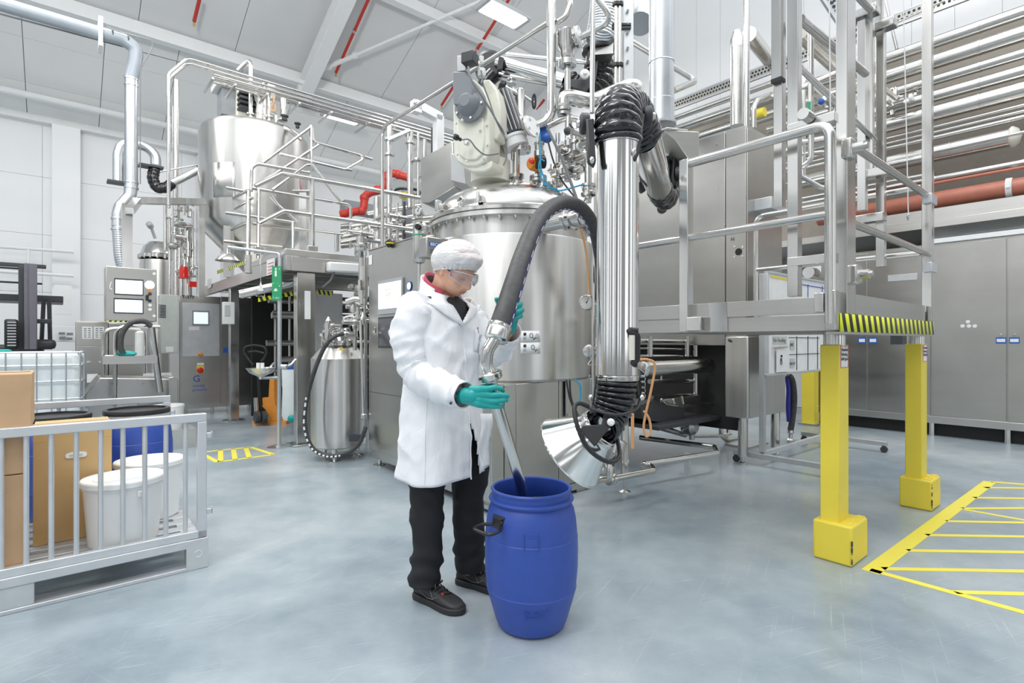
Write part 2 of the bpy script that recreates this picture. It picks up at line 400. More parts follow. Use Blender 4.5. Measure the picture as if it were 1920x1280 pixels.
# purlins and rafter
def purlin(b,drop=.0):
    z=roofz(b)-.04; m=MB()
    m.rb(-14,AW,b-.05,b+.05,z-.26,z); m.rb(-14,AW,b-.14,b+.05,z-.29,z-.26); return m
for k,b in enumerate((B1-.05,10.35,8.1)):
    tag(purlin(b).build('roof_purlin','white'),['white steel purlin along the bend of the roof','white steel purlin under the grey roof panels','uppermost white steel purlin by the hanging lamp'][k],'beam')
ar=AB(PB(572,150,B1-.1))[0]
m=MB()
for o_,w_,h_ in ((-.02,.28,.03),(-.4,.28,.03),(-.2,.02,.38)):
    m.beam(RP(ar,B1+.1,roofz(B1+.1)-.2+o_),RP(ar,5,roofz(5)-.2+o_),w_,h_)
rf=thing('rafter','white steel rafter with a flanged section crossing the purlins','beam',RP(ar,B1,roofz(B1)-.3)); m.build('flanged_beam','white',rf)
m=MB(); m.box(RP(ar,B1-.05,roofz(B1)-.42),(.3,.14,.5)); m.build('end_plate','white',rf)
for k in range(4):
    m=MB(); q=RP(ar-.08+.16*(k%2),B1-.13,roofz(B1)-.5+.2*(k//2)); m.cyl(q,q-BX*.03,.018,n=6); m.build('bolt','white',rf)
def proof(u,v,off=.3):
    r=ray(u,v); # z = CH + r.z Y ; roof z = Z1+(B1-b)ST-off
    Y=(Z1+B1*ST-off-CH)/(r.z+ST*r.dot(BX)); return V((0,0,CH))+r*Y
# tie rod with turnbuckle
p0=proof(590,136,.35); p1=proof(905,0,.35); d=(p1-p0)
tr=thing('tie_rod','white diagonal tie rod with turnbuckles under the roof','rod',p0)
m=MB(); m.cyl(p0-d*.0,p1+d*.25,.035,n=12); m.build('rod','white',tr)
m=MB(); m.cyl(p0+d*.09,p0+d*.25,.055,n=12); m.cyl(p0+d*.08,p0+d*.1,.08,n=12); m.cyl(p0+d*.24,p0+d*.26,.08,n=12); m.build('turnbuckle','white',tr)
m=MB(); m.beam(p0-d*.02,p0+d*.1,.14,.03); m.build('gusset','white',tr)
# sprinkler drops (red pipes along the slope)
for k,(x0,y0,x1,y1) in enumerate(((697,-15,630,136),(960,-10,828,197),(375,-5,364,40),(1020,187,985,238))):
    q0=proof(x0,y0,.32); q1=proof(x1,y1,.32)
    t=thing('sprinkler_pipe',['thin red sprinkler pipe ending beside the tie rod turnbuckle','thin red sprinkler pipe passing behind the hanging lamp','short red sprinkler pipe at the top edge over the big tank','red sprinkler pipe seen behind the valve cluster over the vat'][k],'pipe',q1)
    m=MB(); m.cyl(q0,q1,.035,n=8); m.build('pipe','red',t)
    m=MB(); m.cyl(q1,q1+V((0,0,-.1)),.018,.03,n=8); m.build('sprinkler_head','brass',t)
    if k<2:
        c=q0*.55+q1*.45; m=MB(); m.cyl(c+(q1-q0).normalized()*.03,c-(q1-q0).normalized()*.03,.05,n=10); m.build('clamp','galv',t)
# hanging lamp
def hanglamp(c,dx,L,W,glow,lab,name='hanging_lamp',drop=1.6):
    t=thing(name,lab,'lamp',c)
    dx=V(dx).normalized(); dy=V((0,0,1)).cross(dx).normalized(); rot=Matrix((dx,dy,V((0,0,1)))).transposed()
    m=MB(); m.box(c,(L,W,.1),rot,taper=.8); m.build('housing','alugrey',t,bevel=.01)
    m=MB(); m.box(V(c)-V((0,0,.055)),(L*.8,W*.86,.02),rot); m.build('diffuser',glow,t)
    for s in (-1,1):
        m=MB(); q=V(c)+dx*(s*L*.46); m.box(q-V((0,0,.03)),(.06,W*.9,.08),rot); m.build('end_cap','alugrey',t)
    m=MB(); m.cyl(V(c)+V((0,0,.05)),V(c)+V((0,0,drop)),.008,n=6); m.build('suspension_cable','cableg',t)
    return t
hanglamp(P(943,22,9.2),AX,.95,.42,'lampglow','bright hanging high-bay lamp under the grey roof')
hanglamp(P(640,219,13.4),AX,1.0,.3,'lampglow','small strip lamp glowing behind the overhead pipes','strip_lamp',.25)
# right wall
wr=MB(); wr.rb(AW,AW+.2,-8,BW,0,11.5); wr=tag(wr.build('wall_right','wallw'),'white panelled wall behind the clad pipes',kind='structure')
b=-8.0
while b<BW-.1:
    m=MB(); m.rb(AW-.02,AW,b+.003,min(b+.55,BW)-.003,0.01,11.4); m.build('wall_panel','wallw',wr); b+=.55

# front and side of the hall behind the camera: columns between tall windows, mid-grey plinth
M['backw']=plain('grey_back_wall',(.36,.355,.34),.6,0,var=.05,scale=1)
wf=MB(); wf.rb(-14,AW,-9.2,-9,0,.9); wf=tag(wf.build('wall_front','backw'),'grey hall wall with tall window bays behind the viewer',kind='structure')
a=-14.0; k=0
while a<AW-.1:
    w_=(3.4,2.2,4.6,2.8)[k%4]; m=MB(); m.rb(a,min(a+w_,AW),-9.2,-9,.9,8.5); m.build('wall_pier','backw',wf)
    a+=w_+(2.4,1.4,3.0)[k%3]; k+=1
m=MB(); m.rb(-14,AW,-9.2,-9,6.0,10.5); m.build('wall_band','backw',wf)
ws=MB(); ws.rb(-14.2,-14,-9,BW,0,.9); ws=tag(ws.build('wall_side','backw'),'grey side wall of the hall with window bays',kind='structure')
b=-9.0; k=0
while b<BW-.1:
    w_=(2.2,1.4,3.0)[k%3]; m=MB(); m.rb(-14.2,-14,b,min(b+w_,BW),.9,7); m.build('wall_pier','backw',ws); b+=w_+(1.2,2.0)[k%2]; k+=1
# ================================================================ process vat and its stand
VC=V((-.005,4.75,0)); VR=.725
vat=thing('process_vat','big brushed steel process vat behind the man, with domed bolted lid','vat',VC)
m=MB(); m.lathe(VC,ZX,[(.1,.90),(.5,.91),(VR-.02,.93),(VR,.95),(VR,2.05),(VR-.005,2.062),(.665,2.075)],72,cap=True); m.build('jacket','steel_v',vat)
m=MB(); m.lathe(VC,ZX,[(.665,2.07),(.665,2.20),(VR,2.205),(VR,2.232),(VR-.012,2.236),(VR-.012,2.244),(.7,2.244)],72,cap=False); m.build('lower_flange','steel_v',vat)
m=MB(); pr=[(.7,2.246),(VR,2.248),(VR,2.275),(VR-.03,2.30),(VR-.05,2.302)]
for i in range(13):
    t=i/12*math.pi/2; pr.append(((VR-.06)*math.cos(t)**.8 if i<12 else 0,2.305+.27*math.sin(t)))
m.lathe(VC,ZX,pr,72,cap=False); m.build('lid','steel',vat)
for i in range(36):
    a_=2*math.pi*i/36+.05; c=VC+V((math.cos(a_)*(VR-.028),math.sin(a_)*(VR-.028),2.19))
    m=MB(); m.cyl(c,c+V((0,0,.02)),.014,n=6); m.cyl(c-V((0,0,.012)),c,.008,n=6); m.build('bolt','pipe',vat)
# lid eyes and clips
for ang in (200,232,305,340):
    c=VC+V((math.cos(R(ang))*(VR-.07),math.sin(R(ang))*(VR-.07),2.305)); d=V((math.cos(R(ang)),math.sin(R(ang)),0)); s=d.cross(ZX)
    m=MB(); ring=[c+ZX*(.05+.028*math.sin(t*math.pi/5))+s*(.028*math.cos(t*math.pi/5)) for t in range(10)]
    m.tube(ring,.009,8,closed=True); m.cyl(c,c+ZX*.03,.018); m.build('lifting_eye','pipe',vat)
for ang in (215,250):
    d=V((math.cos(R(ang)),math.sin(R(ang)),0)); c=VC+d*(VR-.05)+ZX*2.33; rot=Matrix((d.cross(ZX),d,ZX)).transposed()
    m=MB(); m.box(c,(.05,.1,.05),rot); m.box(c+d*.05+ZX*.01,(.03,.05,.09),rot); m.build('clamp_lug','pipe',vat,bevel=.006)
# stand
st=thing('machine_stand','steel box stand with panels carrying the process vat','stand',RP(2.9,3.6,0))
m=MB(); m.rb(2.35,3.42,3.02,4.3,.06,.93); m.build('carcass','steel_d',st)
def panelB(a0,a1,z0,z1,name='panel',mat='steel_d',b=3.0,par=st,th=.02):
    m=MB(); m.rb(a0,a1,b,b+th,z0,z1); return m.build(name,mat,par,bevel=.003)
aa=[AB(PB(u,700,3.0))[0] for u in (945.5,968,1048,1110)]
panelB(2.35,aa[0]-.004,.09,.925); panelB(aa[0]+.004,aa[1]-.003,.09,.925); panelB(aa[1],aa[2]-.003,.09,.925,'door'); panelB(aa[2]+.003,3.42,.09,.925,'door')
m=MB(); m.rb(2.35,3.42,3.0,3.3,.03,.085); m.build('skirt','steel_h',st)
for a_ in (2.45,3.25): 
    m=MB(); m.rb(a_,a_+.1,3.02,3.12,0,.05); m.build('foot','steel_d',st)
q=PB(1083,740,2.98)
m=MB(); m.box(q+ZX*0,(.28,.015,.34)); m.build('hatch','steel_d',st,bevel=.004)
for dx in (-1,1):
    for dz in (-1,1):
        m=MB(); c=q+AX*dx*.12+ZX*dz*.15-BX*.008; m.cyl(c,c-BX*.012,.012,n=8); m.build('screw','pipe',st)
# info plates on the vat (curved with it): two stacked pictogram plates
def onvat(u,y,r=VR+.002):
    rr=ray(u,y); d=V((rr.x,rr.y)); c=V((VC.x,VC.y)); 
    A_=d.dot(d);B_=d.dot(c);C_=c.dot(c)-r*r; t=(B_-math.sqrt(B_*B_-A_*C_))/A_; return V((0,0,CH))+rr*t
pl=thing('info_plate','white instruction plates with hose pictograms on the vat front','sign',onvat(994,640))
for k,(y0,y1) in enumerate(((620,641),(642,663))):
    m=MB(); n_=6; vs=[]
    for i in range(n_+1):
        u0=976+(1013-976)*i/n_; vs+=[onvat(u0,y1,VR+.006),onvat(u0,y0,VR+.006)]
    m.add(vs,[(2*i,2*i+2,2*i+3,2*i+1) for i in range(n_)])
    m.build('plate','white',pl,solid=.003)
    f=lambda u,y: onvat(u,y,VR+.0085)
    m=MB(); m.tube([f(984,y0+6+2*math.cos(0))]+[f(984+2*math.sin(t*.63),y0+6-2.3*math.cos(t*.63)) for t in range(10)],.004,6); 
    m.build('pictogram','ink',pl)
    m=MB(); m.tube([f(981,y0+13),f(987,y0+13)],.0016,5); m.tube([f(981,y0+15.5),f(987,y0+15.5)],.0016,5); m.build('pictogram_line','cableg',pl)
    ox=997 if k==0 else 1000
    tk=[f(ox-3,y0+12),f(ox-4,y0+6),f(ox-1,y0+4),f(ox+2,y0+6),f(ox+2,y0+12),f(ox-3,y0+13)]
    m=MB(); m.tube(tk,.0018,5,fil=.01); m.tube([f(ox+1,y0+12),f(ox+5,y0+15)],.0018,5); m.tube([f(ox+3,y0+17),f(ox+8,y0+12)],.003,5); m.build('pictogram_tank','ink',pl)
    if k==0:
        m=MB(); m.tube([f(1005,y0+14),f(1005,y0+6),f(1009,y0+6),f(1009,y0+14),f(1005,y0+14)],.0016,5); m.build('pictogram_drum','ink',pl)
# gauge + valve at vat's right edge
def gauge(c,face,r,par,stem=None,name='dial_gauge'):
    c=V(c); face=V(face).normalized(); x,y=perp(face)
    m=MB(); m.lathe(c-face*.03,face,[(r*.9,0),(r,.006),(r,.05),(r*.88,.055),(r*.88,.045)],24); m.build('case','pipe',par)
    m=MB(); m.lathe(c+face*.008,face,[(r*.88,0),(r*.88,.006)],24); dl=m.build('dial','white',par)
    m=MB(); up=ZX-face*ZX.dot(face); up.normalize(); s=up.cross(face)
    p=c+face*.016; m.beam(p-up*r*.2,p+up*r*.6+s*r*.3,.004,.003); m.cyl(p,p+face*.004,r*.09,n=10); m.build('needle','ink',par)
    m=MB()
    for k in range(11):
        a_=R(-130+26*k); d=up*math.cos(a_)+s*math.sin(a_); m.beam(p+d*r*.66,p+d*r*.8,.003,.002)
    m.build('scale_marks','ink',par)
g=thing('dial_gauge','round steel dial gauge on the right flank of the vat','gauge',P(1100,567,4.0))
gauge(P(1100,567,4.0),V((-.25,-1,.1)),.056,g); m=MB(); q=P(1100,567,4.0); m.tube([q+V((.02,.02,0)),q+V((.09,.03,-.01)),q+V((.11,.12,-.12)),q+V((.11,.28,-.12))],.016,10,fil=.03); m.build('stem','pipe',g)
v_=thing('sample_valve','short capped steel sample valve low on the vat flank','valve',P(1107,658,4.0))
q=P(1105,658,4.0); d=V((-.35,-1,0)).normalized()
m=MB(); m.lathe(q,d,[(.02,-.2),(.02,-.04),(.05,-.035),(.05,-.01),(.042,0)],20); m.build('body','pipe',v_)
m=MB(); m.lathe(q,d,[(.03,0),(.045,.004),(.045,.02),(.03,.024)],20); m.beam(q+d*.028-ZX*.035,q+d*.028+ZX*.035,.008,.008); m.build('cap','steel',v_)
m=MB(); pts=[q+V((.01*math.sin(t),-.02,-.04-.012*t)) for t in range(6)]+[q+V((.05,-.01,-.1)),q+V((.08,0,-.06))]; m.tube(catmull(pts,4),.003,5); m.build('chain','pipe',v_)
m=MB(); m.cyl(q+V((.06,.03,-.2)),q+V((.06,.03,.1)),.012); m.build('drain_pipe','pipe',v_)
# outlet nozzle high on the vat with union, hose couples to it
o0=onvat(1035,418,VR-.05); 
nz=thing('vat_outlet','polished vat outlet pipe with ring union below the lid flange','pipe',o0)
o1=P(1097,405,3.78)
m=MB(); m.cyl(P(1022,421,4.05),P(1070,411,3.88),.055,n=24); m.build('outlet_pipe','pipe',nz)
dd=(P(1097,405,3.78)-P(1060,413,3.92)).normalized(); c=P(1060,413,3.92)
m=MB(); m.lathe(c,dd,[(.055,0),(.075,.005),(.075,.03),(.066,.034),(.066,.05),(.078,.054),(.078,.085),(.06,.09),(.06,.13),(.07,.14),(.07,.17),(.05,.18)],24); m.build('union','pipe',nz)
for k in range(6):
    x,y=perp(dd); a_=k*math.pi/3; p=c+dd*.07+x*(.078*math.cos(a_))+y*(.078*math.sin(a_)); m=MB(); m.cyl(p,p+(x*math.cos(a_)+y*math.sin(a_))*.008,.008,n=8); m.build('bolt','dgrey',nz)
# ---- control cabinet beside the vat (face on a = 2.37)
cb=thing('control_cabinet','tall brushed steel control cabinet with lit touch screen behind the man','cabinet',RP(2.7,4.5,0))
m=MB(); m.rb(2.372,3.0,4.06,5.04,.16,2.15); m.build('body','steel_d',cb,bevel=.006)
m=MB(); m.rb(2.39,3.0,4.1,5.02,.08,.16); m.build('plinth','steel_h',cb)
m=MB(); m.rb(2.365,3.02,4.05,5.05,2.15,2.16); m.build('top_edge','steel_h',cb)
m=MB(); m.rb(2.40,2.95,3.03,4.05,.1,.90); m.build('side_bay','steel_d',cb,bevel=.004)
for b_ in (4.95,4.2):
    m=MB(); q=RP(2.45,b_,0); m.lathe(q,ZX,[(.06,0),(.06,.008),(.02,.02),(.018,.09)],16); m.build('foot','pipe',cb)
A0=2.37
def fa(u,y,o=0): return PA(u,y,A0-o)
def aquad(pts,name,mat,par,o=.003,th=.004):
    m=MB(); q=[fa(u,y,o) for u,y in pts]; m.prism(q,AX*th); return m.build(name,mat,par)
def arect(u0,u1,y0,y1,name,mat,par,o=.01,th=.01,ref=None):
    # rectangle on a=const face from pixel extents (taken at u0 for heights)
    p0=fa(u0,y0); p1=fa(u0,y1); b0=AB(p0)[1]; b1=AB(fa(u1,y0))[1]
    m=MB(); m.rb(A0-o,A0-o+th,min(b0,b1),max(b0,b1),p1.z,p0.z); return m.build(name,mat,par,bevel=.002)
s1=arect(711,757,528,590,'touch_screen','alugrey',cb,.02,.02); arect(713.5,755.5,533,580,'display','scr_w',cb,.023,.004)
p=fa(722,545,.0236)
for i,(dy,s) in enumerate(((0,1),(6,.7),(10,.9),(14,.5))):
    m=MB(); q=fa(727+ (i%2)*3,543+dy,.0245); m.box(q,(.001,.1*s,.006)); m.build('screen_text_line','tape',cb)
arect(711,760,595,652,'window_frame','dgrey',cb,.012,.012); arect(713,760,598,649,'window','screen',cb,.016,.004)
arect(692,698,479,497,'type_label','paper',cb,.004,.004); arect(701,704,614,624,'lock','pipe',cb,.008,.008)
m=MB(); q=fa(767,536,.004); m.lathe(q,-AX,[(.042,0),(.042,.002)],20); m.build('round_sticker','bluep',cb)
m=MB(); m.lathe(q-AX*.002,-AX,[(.033,0),(.033,.002)],20); m.build('sticker_face','scr_b',cb)  # sticker glow is painted on, borrowed from the screen colour
m=MB(); m.rb(2.366,2.372,4.06,5.04,AB(fa(700,735))[2]-.002,AB(fa(700,735))[2]+.002); m.build('door_seam','dgrey',cb)
# sign box with lettering, behind the man's cap
sg=thing('sign_box','steel box with blue-white maker sign and small text behind the hair cap','sign',P(830,470,4.2))
c=P(828,468,4.25); m=MB(); m.box(c,(.35,.12,.16),RM); m.build('box','steel_d',sg,bevel=.01)
fx=AX; cc=P(800,472,4.1)
q0=AB(c); 
m=MB(); m.box(c-BX*.063+ZX*.02,(.3,.006,.036)); m.build('name_plate','bluep',sg)
text('BECOMIX',.036,c-BX*.0675-AX*.145+ZX*.007,AX,ZX,'white',sg,fat=.0006)
text('HOMOGENIZER\nPROCESS UNIT',.02,c-BX*.0675-AX*.145-ZX*.03,AX,ZX,'dgrey',sg)
# filter housing with gauge left of the sign
fh=thing('filter_housing','slim steel filter housing with a dial gauge above the control cabinet','filter',P(786,490,4.25))
c0=P(786,490,4.25); c1=P(786,415,4.25)
m=MB(); m.lathe(c0,ZX,[(.01,-.02),(.04,-.01),(.052,.02),(.052,.27),(.045,.3)],24); m.build('bowl','steel',fh)
m=MB(); m.cyl(c0-ZX*.02,V((c0.x,c0.y,1.5)),.014); m.build('drain_pipe','pipe',fh)
hc=P(782,426,4.2); m=MB(); m.lathe(hc+V((.03,.05,0)),V((-.25,-1,0)),[(.05,-.03),(.052,.03),(.035,.045),(.033,.06)],20); m.build('head','steel',fh)
m=MB(); m.lathe(hc+V((.008,-.02,0)),V((-.25,-1,0)),[(.022,0),(.022,.008)],16); m.build('sight_glass','dark',fh)
m=MB(); m.lathe(P(785,410,4.25),ZX,[(.03,0),(.03,.03),(.045,.03),(.045,.05),(.02,.06),(.02,.08)],16); m.build('fitting','pipe',fh)
gauge(P(784,396,4.2),V((-.1,-1,0)),.034,fh)
m=MB(); m.lathe(P(786,443,4.25),ZX,[(.0535,0),(.0535,.01)],24,cap=False); m.build('green_band','green',fh)
# ================================================================ raised platform on yellow posts
pf=thing('work_platform','raised steel work platform with handrails on yellow-sleeved posts','platform',RP(3.9,1.6,0))
AF=3.02; BF=1.0
m=MB(); m.rb(AF+.01,4.86,BF+.02,2.28,1.345,1.375); m.build('deck_plate','steel_d',pf)
m=MB(); m.rb(AF,AF+.05,BF,2.28,1.297,1.378); m.rb(AF+.05,4.86,2.23,2.28,1.297,1.37); m.rb(4.8,4.86,BF+.02,2.23,1.297,1.37); m.build('edge_beam','steel_h',pf)
bs=[BF,AB(PA(1365,600,AF))[1],AB(PA(1332,600,AF))[1],2.28]
m=MB(); m.rb(AF-.012,AF,bs[0],bs[1]-.0,1.384,1.472); m.build('kick_plate','steel_h',pf,bevel=.002)
m=MB(); m.rb(AF-.012,AF,bs[2],bs[3],1.384,1.472); m.build('kick_plate','steel_h',pf,bevel=.002)
m=MB(); m.rb(AF-.014,AF-.002,bs[1],bs[2],1.30,1.474); m.build('mirror_plate','chrome',pf)
m=MB(); m.rb(AF+.05,4.8,BF+.03,BF+.042,1.384,1.50); m.build('kick_plate','steel_h',pf)
m=MB(); m.rb(4.79,4.8,BF+.03,2.3,1.384,1.46); m.build('kick_plate','steel_h',pf)
# support angle ribs under deck
for b_ in (1.3,1.6,1.9,2.15): m=MB(); m.rb(AF+.05,4.8,b_,b_+.04,1.30,1.345); m.build('deck_joist','steel_h',pf)
# hazard nosing
hz=MB(); L=4.875-AF; z0,z1=1.29,1.384
q=[RP(AF+.0,BF-.006,z0),RP(4.875,BF-.006,z0),RP(4.875,BF-.006,z1),RP(AF,BF-.006,z1)]
hz.quad(*q,uv=[(0,0),(L,0),(L,z1-z0),(0,z1-z0)])
q2=[RP(AF,BF-.006,z1),RP(4.875,BF-.006,z1),RP(4.875,BF+.04,z1+.004),RP(AF,BF+.04,z1+.004)]
hz.quad(*q2,uv=[(0,.094),(L,.094),(L,.14),(0,.14)])
hz.build('hazard_nosing','hazard',pf,solid=.004)
m=MB(); m.rb(AF-.01,4.88,BF+.0,BF+.06,1.278,1.29); m.build('nosing_lip','steel_h',pf)
# yellow posts
for k,(a0,a1,b0,b1,ab,bb) in enumerate(((3.335,3.485,1.105,1.205,(3.31,3.575),(1.035,1.235)),(4.875,5.02,1.065,1.17,(4.845,5.105),(1.0,1.2)))):
    cx=RP((a0+a1)/2,(b0+b1)/2,0)
    m=MB(); m.cyl(cx+ZX*1.2,cx+ZX*1.345,.056,n=24); m.build('column','steel',pf)
    m=MB(); m.rb(a0,a1,b0,b1,.2,1.222); m.build('post_sleeve','yellow',pf,'yellow painted square sleeve',bevel=.006)
    m=MB(); m.rb(ab[0],ab[1],bb[0],bb[1],0,.222); ft=m.build('post_guard','yellow',pf,'yellow concrete guard block with chipped edges',bevel=.012)
    for j in range(9):
        m=MB(); q=RP(ab[0]-.0015,bb[0]-.0015,.02+rnd.random()*.18); s=rnd.uniform(.004,.012); m.box(q,(s*.7,s*.7,s*2.2)); m.build('chip','dgrey',ft)
    for j in range(3):
        m=MB(); m.rb(ab[0]+.02+j*.09,ab[0]+.08+j*.09,bb[0]+.012,bb[0]+.05,.222,.226); m.build('base_tab','yellow',pf)
    # load sign
    m=MB(); sw=.115; sa=a0+.01; m.rb(sa,min(sa+sw,a1-.002),b0-.004,b0,1.222-.13,1.215); sgn=m.build('load_sign','paper',pf,'white load limit sign with red border')
    for (x0,x1,zz0,zz1) in ((sa,sa+sw,1.0915,1.0945),(sa,sa+sw,1.2125,1.2155),(sa,sa+.003,1.092,1.215),(sa+sw-.003,sa+sw,1.092,1.215)):
        m=MB(); m.rb(x0,x1,b0-.0055,b0-.003,zz0,zz1); m.build('sign_border','redp',sgn)
    text('Maximale\nBelasting\n600 kg/m2',.026,RP(sa+.008,b0-.0055,1.185),AX,ZX,'dgrey',pf,name='lettering')
T_=.024
def rail(pts,r=T_,fil=.09,name='handrail',n=14): 
    m=MB(); m.tube(pts,r,n,fil=fil); return m.build(name,'pipe',pf)
ZR=2.345; ZM=1.885
bp=AB(PA(1287,450,AF-.03))[1]  # bracket post b
ac=AF-.035
rail([RP(ac,bp,ZR),RP(ac,BF+.03,ZR),RP(ac,BF+.03,1.33)],.027,.08)
rail([RP(ac,BF+.03,ZM),RP(ac,2.30,ZM)],.022)
# bracket post and mast arm
m=MB(); m.rb(ac-.03,ac+.035,bp-.03,bp+.03,1.30,2.37); m.build('mast_post','steel',pf,bevel=.003)
m=MB(); m.rb(ac-.035,AF+.02,bp-.12,bp-.02,1.305,1.39); m.build('post_bracket','pipe',pf,bevel=.004)
m=MB(); m.rb(ac-.02,ac+.03,BF+.055,BF+.10,1.39,1.49); m.build('rail_bracket','pipe',pf,bevel=.004)
m=MB(); m.rb(ac-.02,ac+.03,BF+.0,BF+.05,1.30,1.50); m.build('rail_bracket','pipe',pf,bevel=.004)
# far side rails on a=4.8
bl=AB(PA(1417,450,4.8))[1]
rail([RP(4.8,bl,1.38),RP(4.8,bl,ZR+.02),RP(4.8,BF+.06,ZR+.02)],.022)
rail([RP(4.8,bl,ZM),RP(4.8,BF+.06,ZM)],.02)
# end side rails on b=1.0
rail([RP(3.2,BF+.03,2.31),RP(4.84,BF+.03,2.31)],.022); rail([RP(3.2,BF+.03,ZM),RP(4.84,BF+.03,ZM)],.022)
m=MB(); m.rb(4.84,4.9,BF+.0,BF+.06,1.38,4.9); m.build('corner_post','steel',pf,bevel=.003)
m=MB(); m.cyl(RP(4.93,BF+.02,1.36),RP(4.93,BF+.02,2.5),.016); m.build('latch_rod','pipe',pf)
for z in (1.78,2.28):
    m=MB(); m.rb(4.80,4.96,BF-.01,BF+.05,z-.035,z+.035); m.build('hinge_block','alu',pf,bevel=.006)
m=MB(); m.rb(3.13,3.26,BF+.0,BF+.055,1.385,5.0); m.build('corner_post','steel',pf,bevel=.003)
# overhead swing gate
gt=thing('swing_gate','tall aluminium overhead swing gate frame standing on the platform','gate',RP(3.6,1.4,1.38))
def gp(u,a,y0,y1,w,nm='gate_post',rot=None):
    q=PA(u,300,a); b_=AB(q)[1]; zt=PA(u,y0,a).z if y0>0 else 5.2; zb=PA(u,y1,a).z
    m=MB(); m.rb(a-w/2,a+w/2,b_-w/2,b_+w/2,zb,zt); m.build(nm,'steel',gt,bevel=.003); return b_
b1_=gp(1490,3.13,0,556,.058); b2_=gp(1462,3.13,0,390,.05); gp(1459,3.10,0,152,.055)
m=MB(); q=PA(1459,152,3.10); m.box(q,(.057,.057,.02)); m.build('end_cap','black',gt)
for u_,y_ in ((1530,230),(1540,486)):
    q=PA(u_,y_,3.13); z=q.z; m=MB(); m.rb(3.10,3.16,BF+.05,b1_+.03,z-.025,z+.025); m.build('cross_bar','steel',gt,bevel=.003)
gp(1617,4.45,40,395,.055); gp(1631,4.5,0,325,.05); gp(1652,4.65,55,500,.055)
gp(1648,4.7,0,60,.05)
for (u0,y0,u1,y1,b_,r_) in ((1501,36,1623,138,1.26,.026),(1606,-10,1632,18,1.26,.024)):
    m=MB(); p0=PB(u0,y0,b_); p1=PB(u1,y1,b_); m.cyl(p0,p1,r_,n=14); m.build('gate_rail','pipe',gt)
m=MB(); m.cyl(PB(1500,127,1.28),PB(1640,262,1.28),.018); m.build('gate_rail','pipe',gt)
for (u,y,a_) in ((1617,28,4.45),(1650,52,4.65),(1640,325,4.5),(1630,410,4.6)):
    q=PA(u,y,a_); m=MB(); m.box(q,(.1,.2,.06)); m.build('bracket','steel',gt,bevel=.006)
for (u,y) in ((1592,280),(1602,515)):
    q=PB(u,y,BF-.01); m=MB(); m.box(q,(.09,.05,.1)); bb_=m.build('pivot_block','steel',gt,bevel=.008); m=MB(); m.cyl(q-BX*.02,q-BX*.07,.026,n=16); m.cyl(q-BX*.05,q-BX*.085,.016,n=6); m.build('pivot_bolt','pipe',bb_)
    q=PA(u-75,y-(2 if y>400 else 60),3.09); m=MB(); m.cyl(q,q-AX*.08,.03,n=16); m.build('buffer','pipe',gt)
for (u0,y0,u1,y1,Y) in ((1555,0,1558,310,3.1),(1694,0,1703,400,3.8)):
    m=MB(); m.cyl(P(u0,y0,Y),P(u1-(0),y1,Y),.0035,n=6); m.build('pull_cord','paper',gt)
    m=MB(); m.lathe(P(u1,y1,Y),-ZX,[(.006,0),(.01,.01),(.01,.03),(.004,.05)],8); m.build('cord_end','pipe',gt)
# inner vertical pipe hoop
m=MB(); m.tube([PA(1520,60,4.2),PA(1521,300,4.2),PA(1505,312,4.2),PA(1470,320,4.2)],.02,12,fil=.1); one('riser_pipe','thin bent steel riser pipe between the gate posts','pipe',m,'pipe')
m=MB(); m.lathe(PA(1520,215,4.2),ZX,[(.021,0),(.021,.09)],12,cap=False); one('pipe_band','green label band wrapped on the thin riser pipe','label',m,'green')
# ================================================================ blue drum, lance, hose
from mathutils import noise as NZ
def drum_mesh(root,c,blue,closed=False):
    m=MB(); pr=[(.0,.004),(.13,.004),(.148,.012),(.158,.035),(.186,.13),(.197,.172),(.1985,.176),(.1965,.181),(.204,.26),(.205,.34),(.203,.4),(.2005,.404),(.2015,.41),(.196,.47),(.188,.51),(.176,.535),(.172,.54),(.1715,.547),(.184,.549),(.187,.556),(.184,.563),(.1715,.565),(.1715,.588),(.176,.59),(.178,.598),(.174,.603),(.168,.603),(.164,.598),(.163,.55),(.18,.51),(.196,.4),(.197,.26),(.18,.13),(.15,.03),(.0,.02)]
    m.lathe(c,ZX,pr,56,cap=False); return m.build('body',blue,root,smooth=25)
def drum_handle(root,c,ang):
    d=V((math.cos(ang),math.sin(ang),0)); s=ZX.cross(d); p=V(c)+d*.188+ZX*.485
    m=MB(); rot=Matrix((s,d,ZX)).transposed(); m.box(p,(.05,.03,.045),rot); m.cyl(p-s*.03,p+s*.03,.014); m.cyl(p-s*.034+ZX*.02,p+s*.034+ZX*.02,.008); hm=m.build('handle_mount','black',root,bevel=.004)
    m=MB(); w=.055; b=p+d*.012-ZX*.012
    m.tube([b+s*.028,b+s*w+d*.03,b+s*w+d*.085-ZX*.005,b-s*w+d*.085-ZX*.005,b-s*w+d*.03,b-s*.028],.0075,10,fil=.03); m.build('handle','black',root)
DC=V((.085,2.36,0))
dr=thing('plastic_drum','open blue plastic drum standing on the floor in front of the man','drum',DC)
drum_mesh(dr,DC,'blue'); drum_handle(dr,DC,R(222)); drum_handle(dr,DC,R(78))
def ondrum(ang,z,r): return DC+V((math.cos(ang)*r,math.sin(ang)*r,z))
m=MB()
for k,(dx,w) in enumerate(((-.03,.0018),(.03,.0018))): 
    a_=R(-92)+dx/.2; m.tube([ondrum(a_,.40,.2055),ondrum(a_,.46,.2)],w,6)
m.tube([ondrum(R(-92)-.15,.398,.2055),ondrum(R(-92)+.15,.398,.2055)],.0018,6); m.tube([ondrum(R(-92)-.08,.45,.2015),ondrum(R(-92)+.08,.45,.2015)],.0015,6); m.build('moulded_mark','blue',dr)
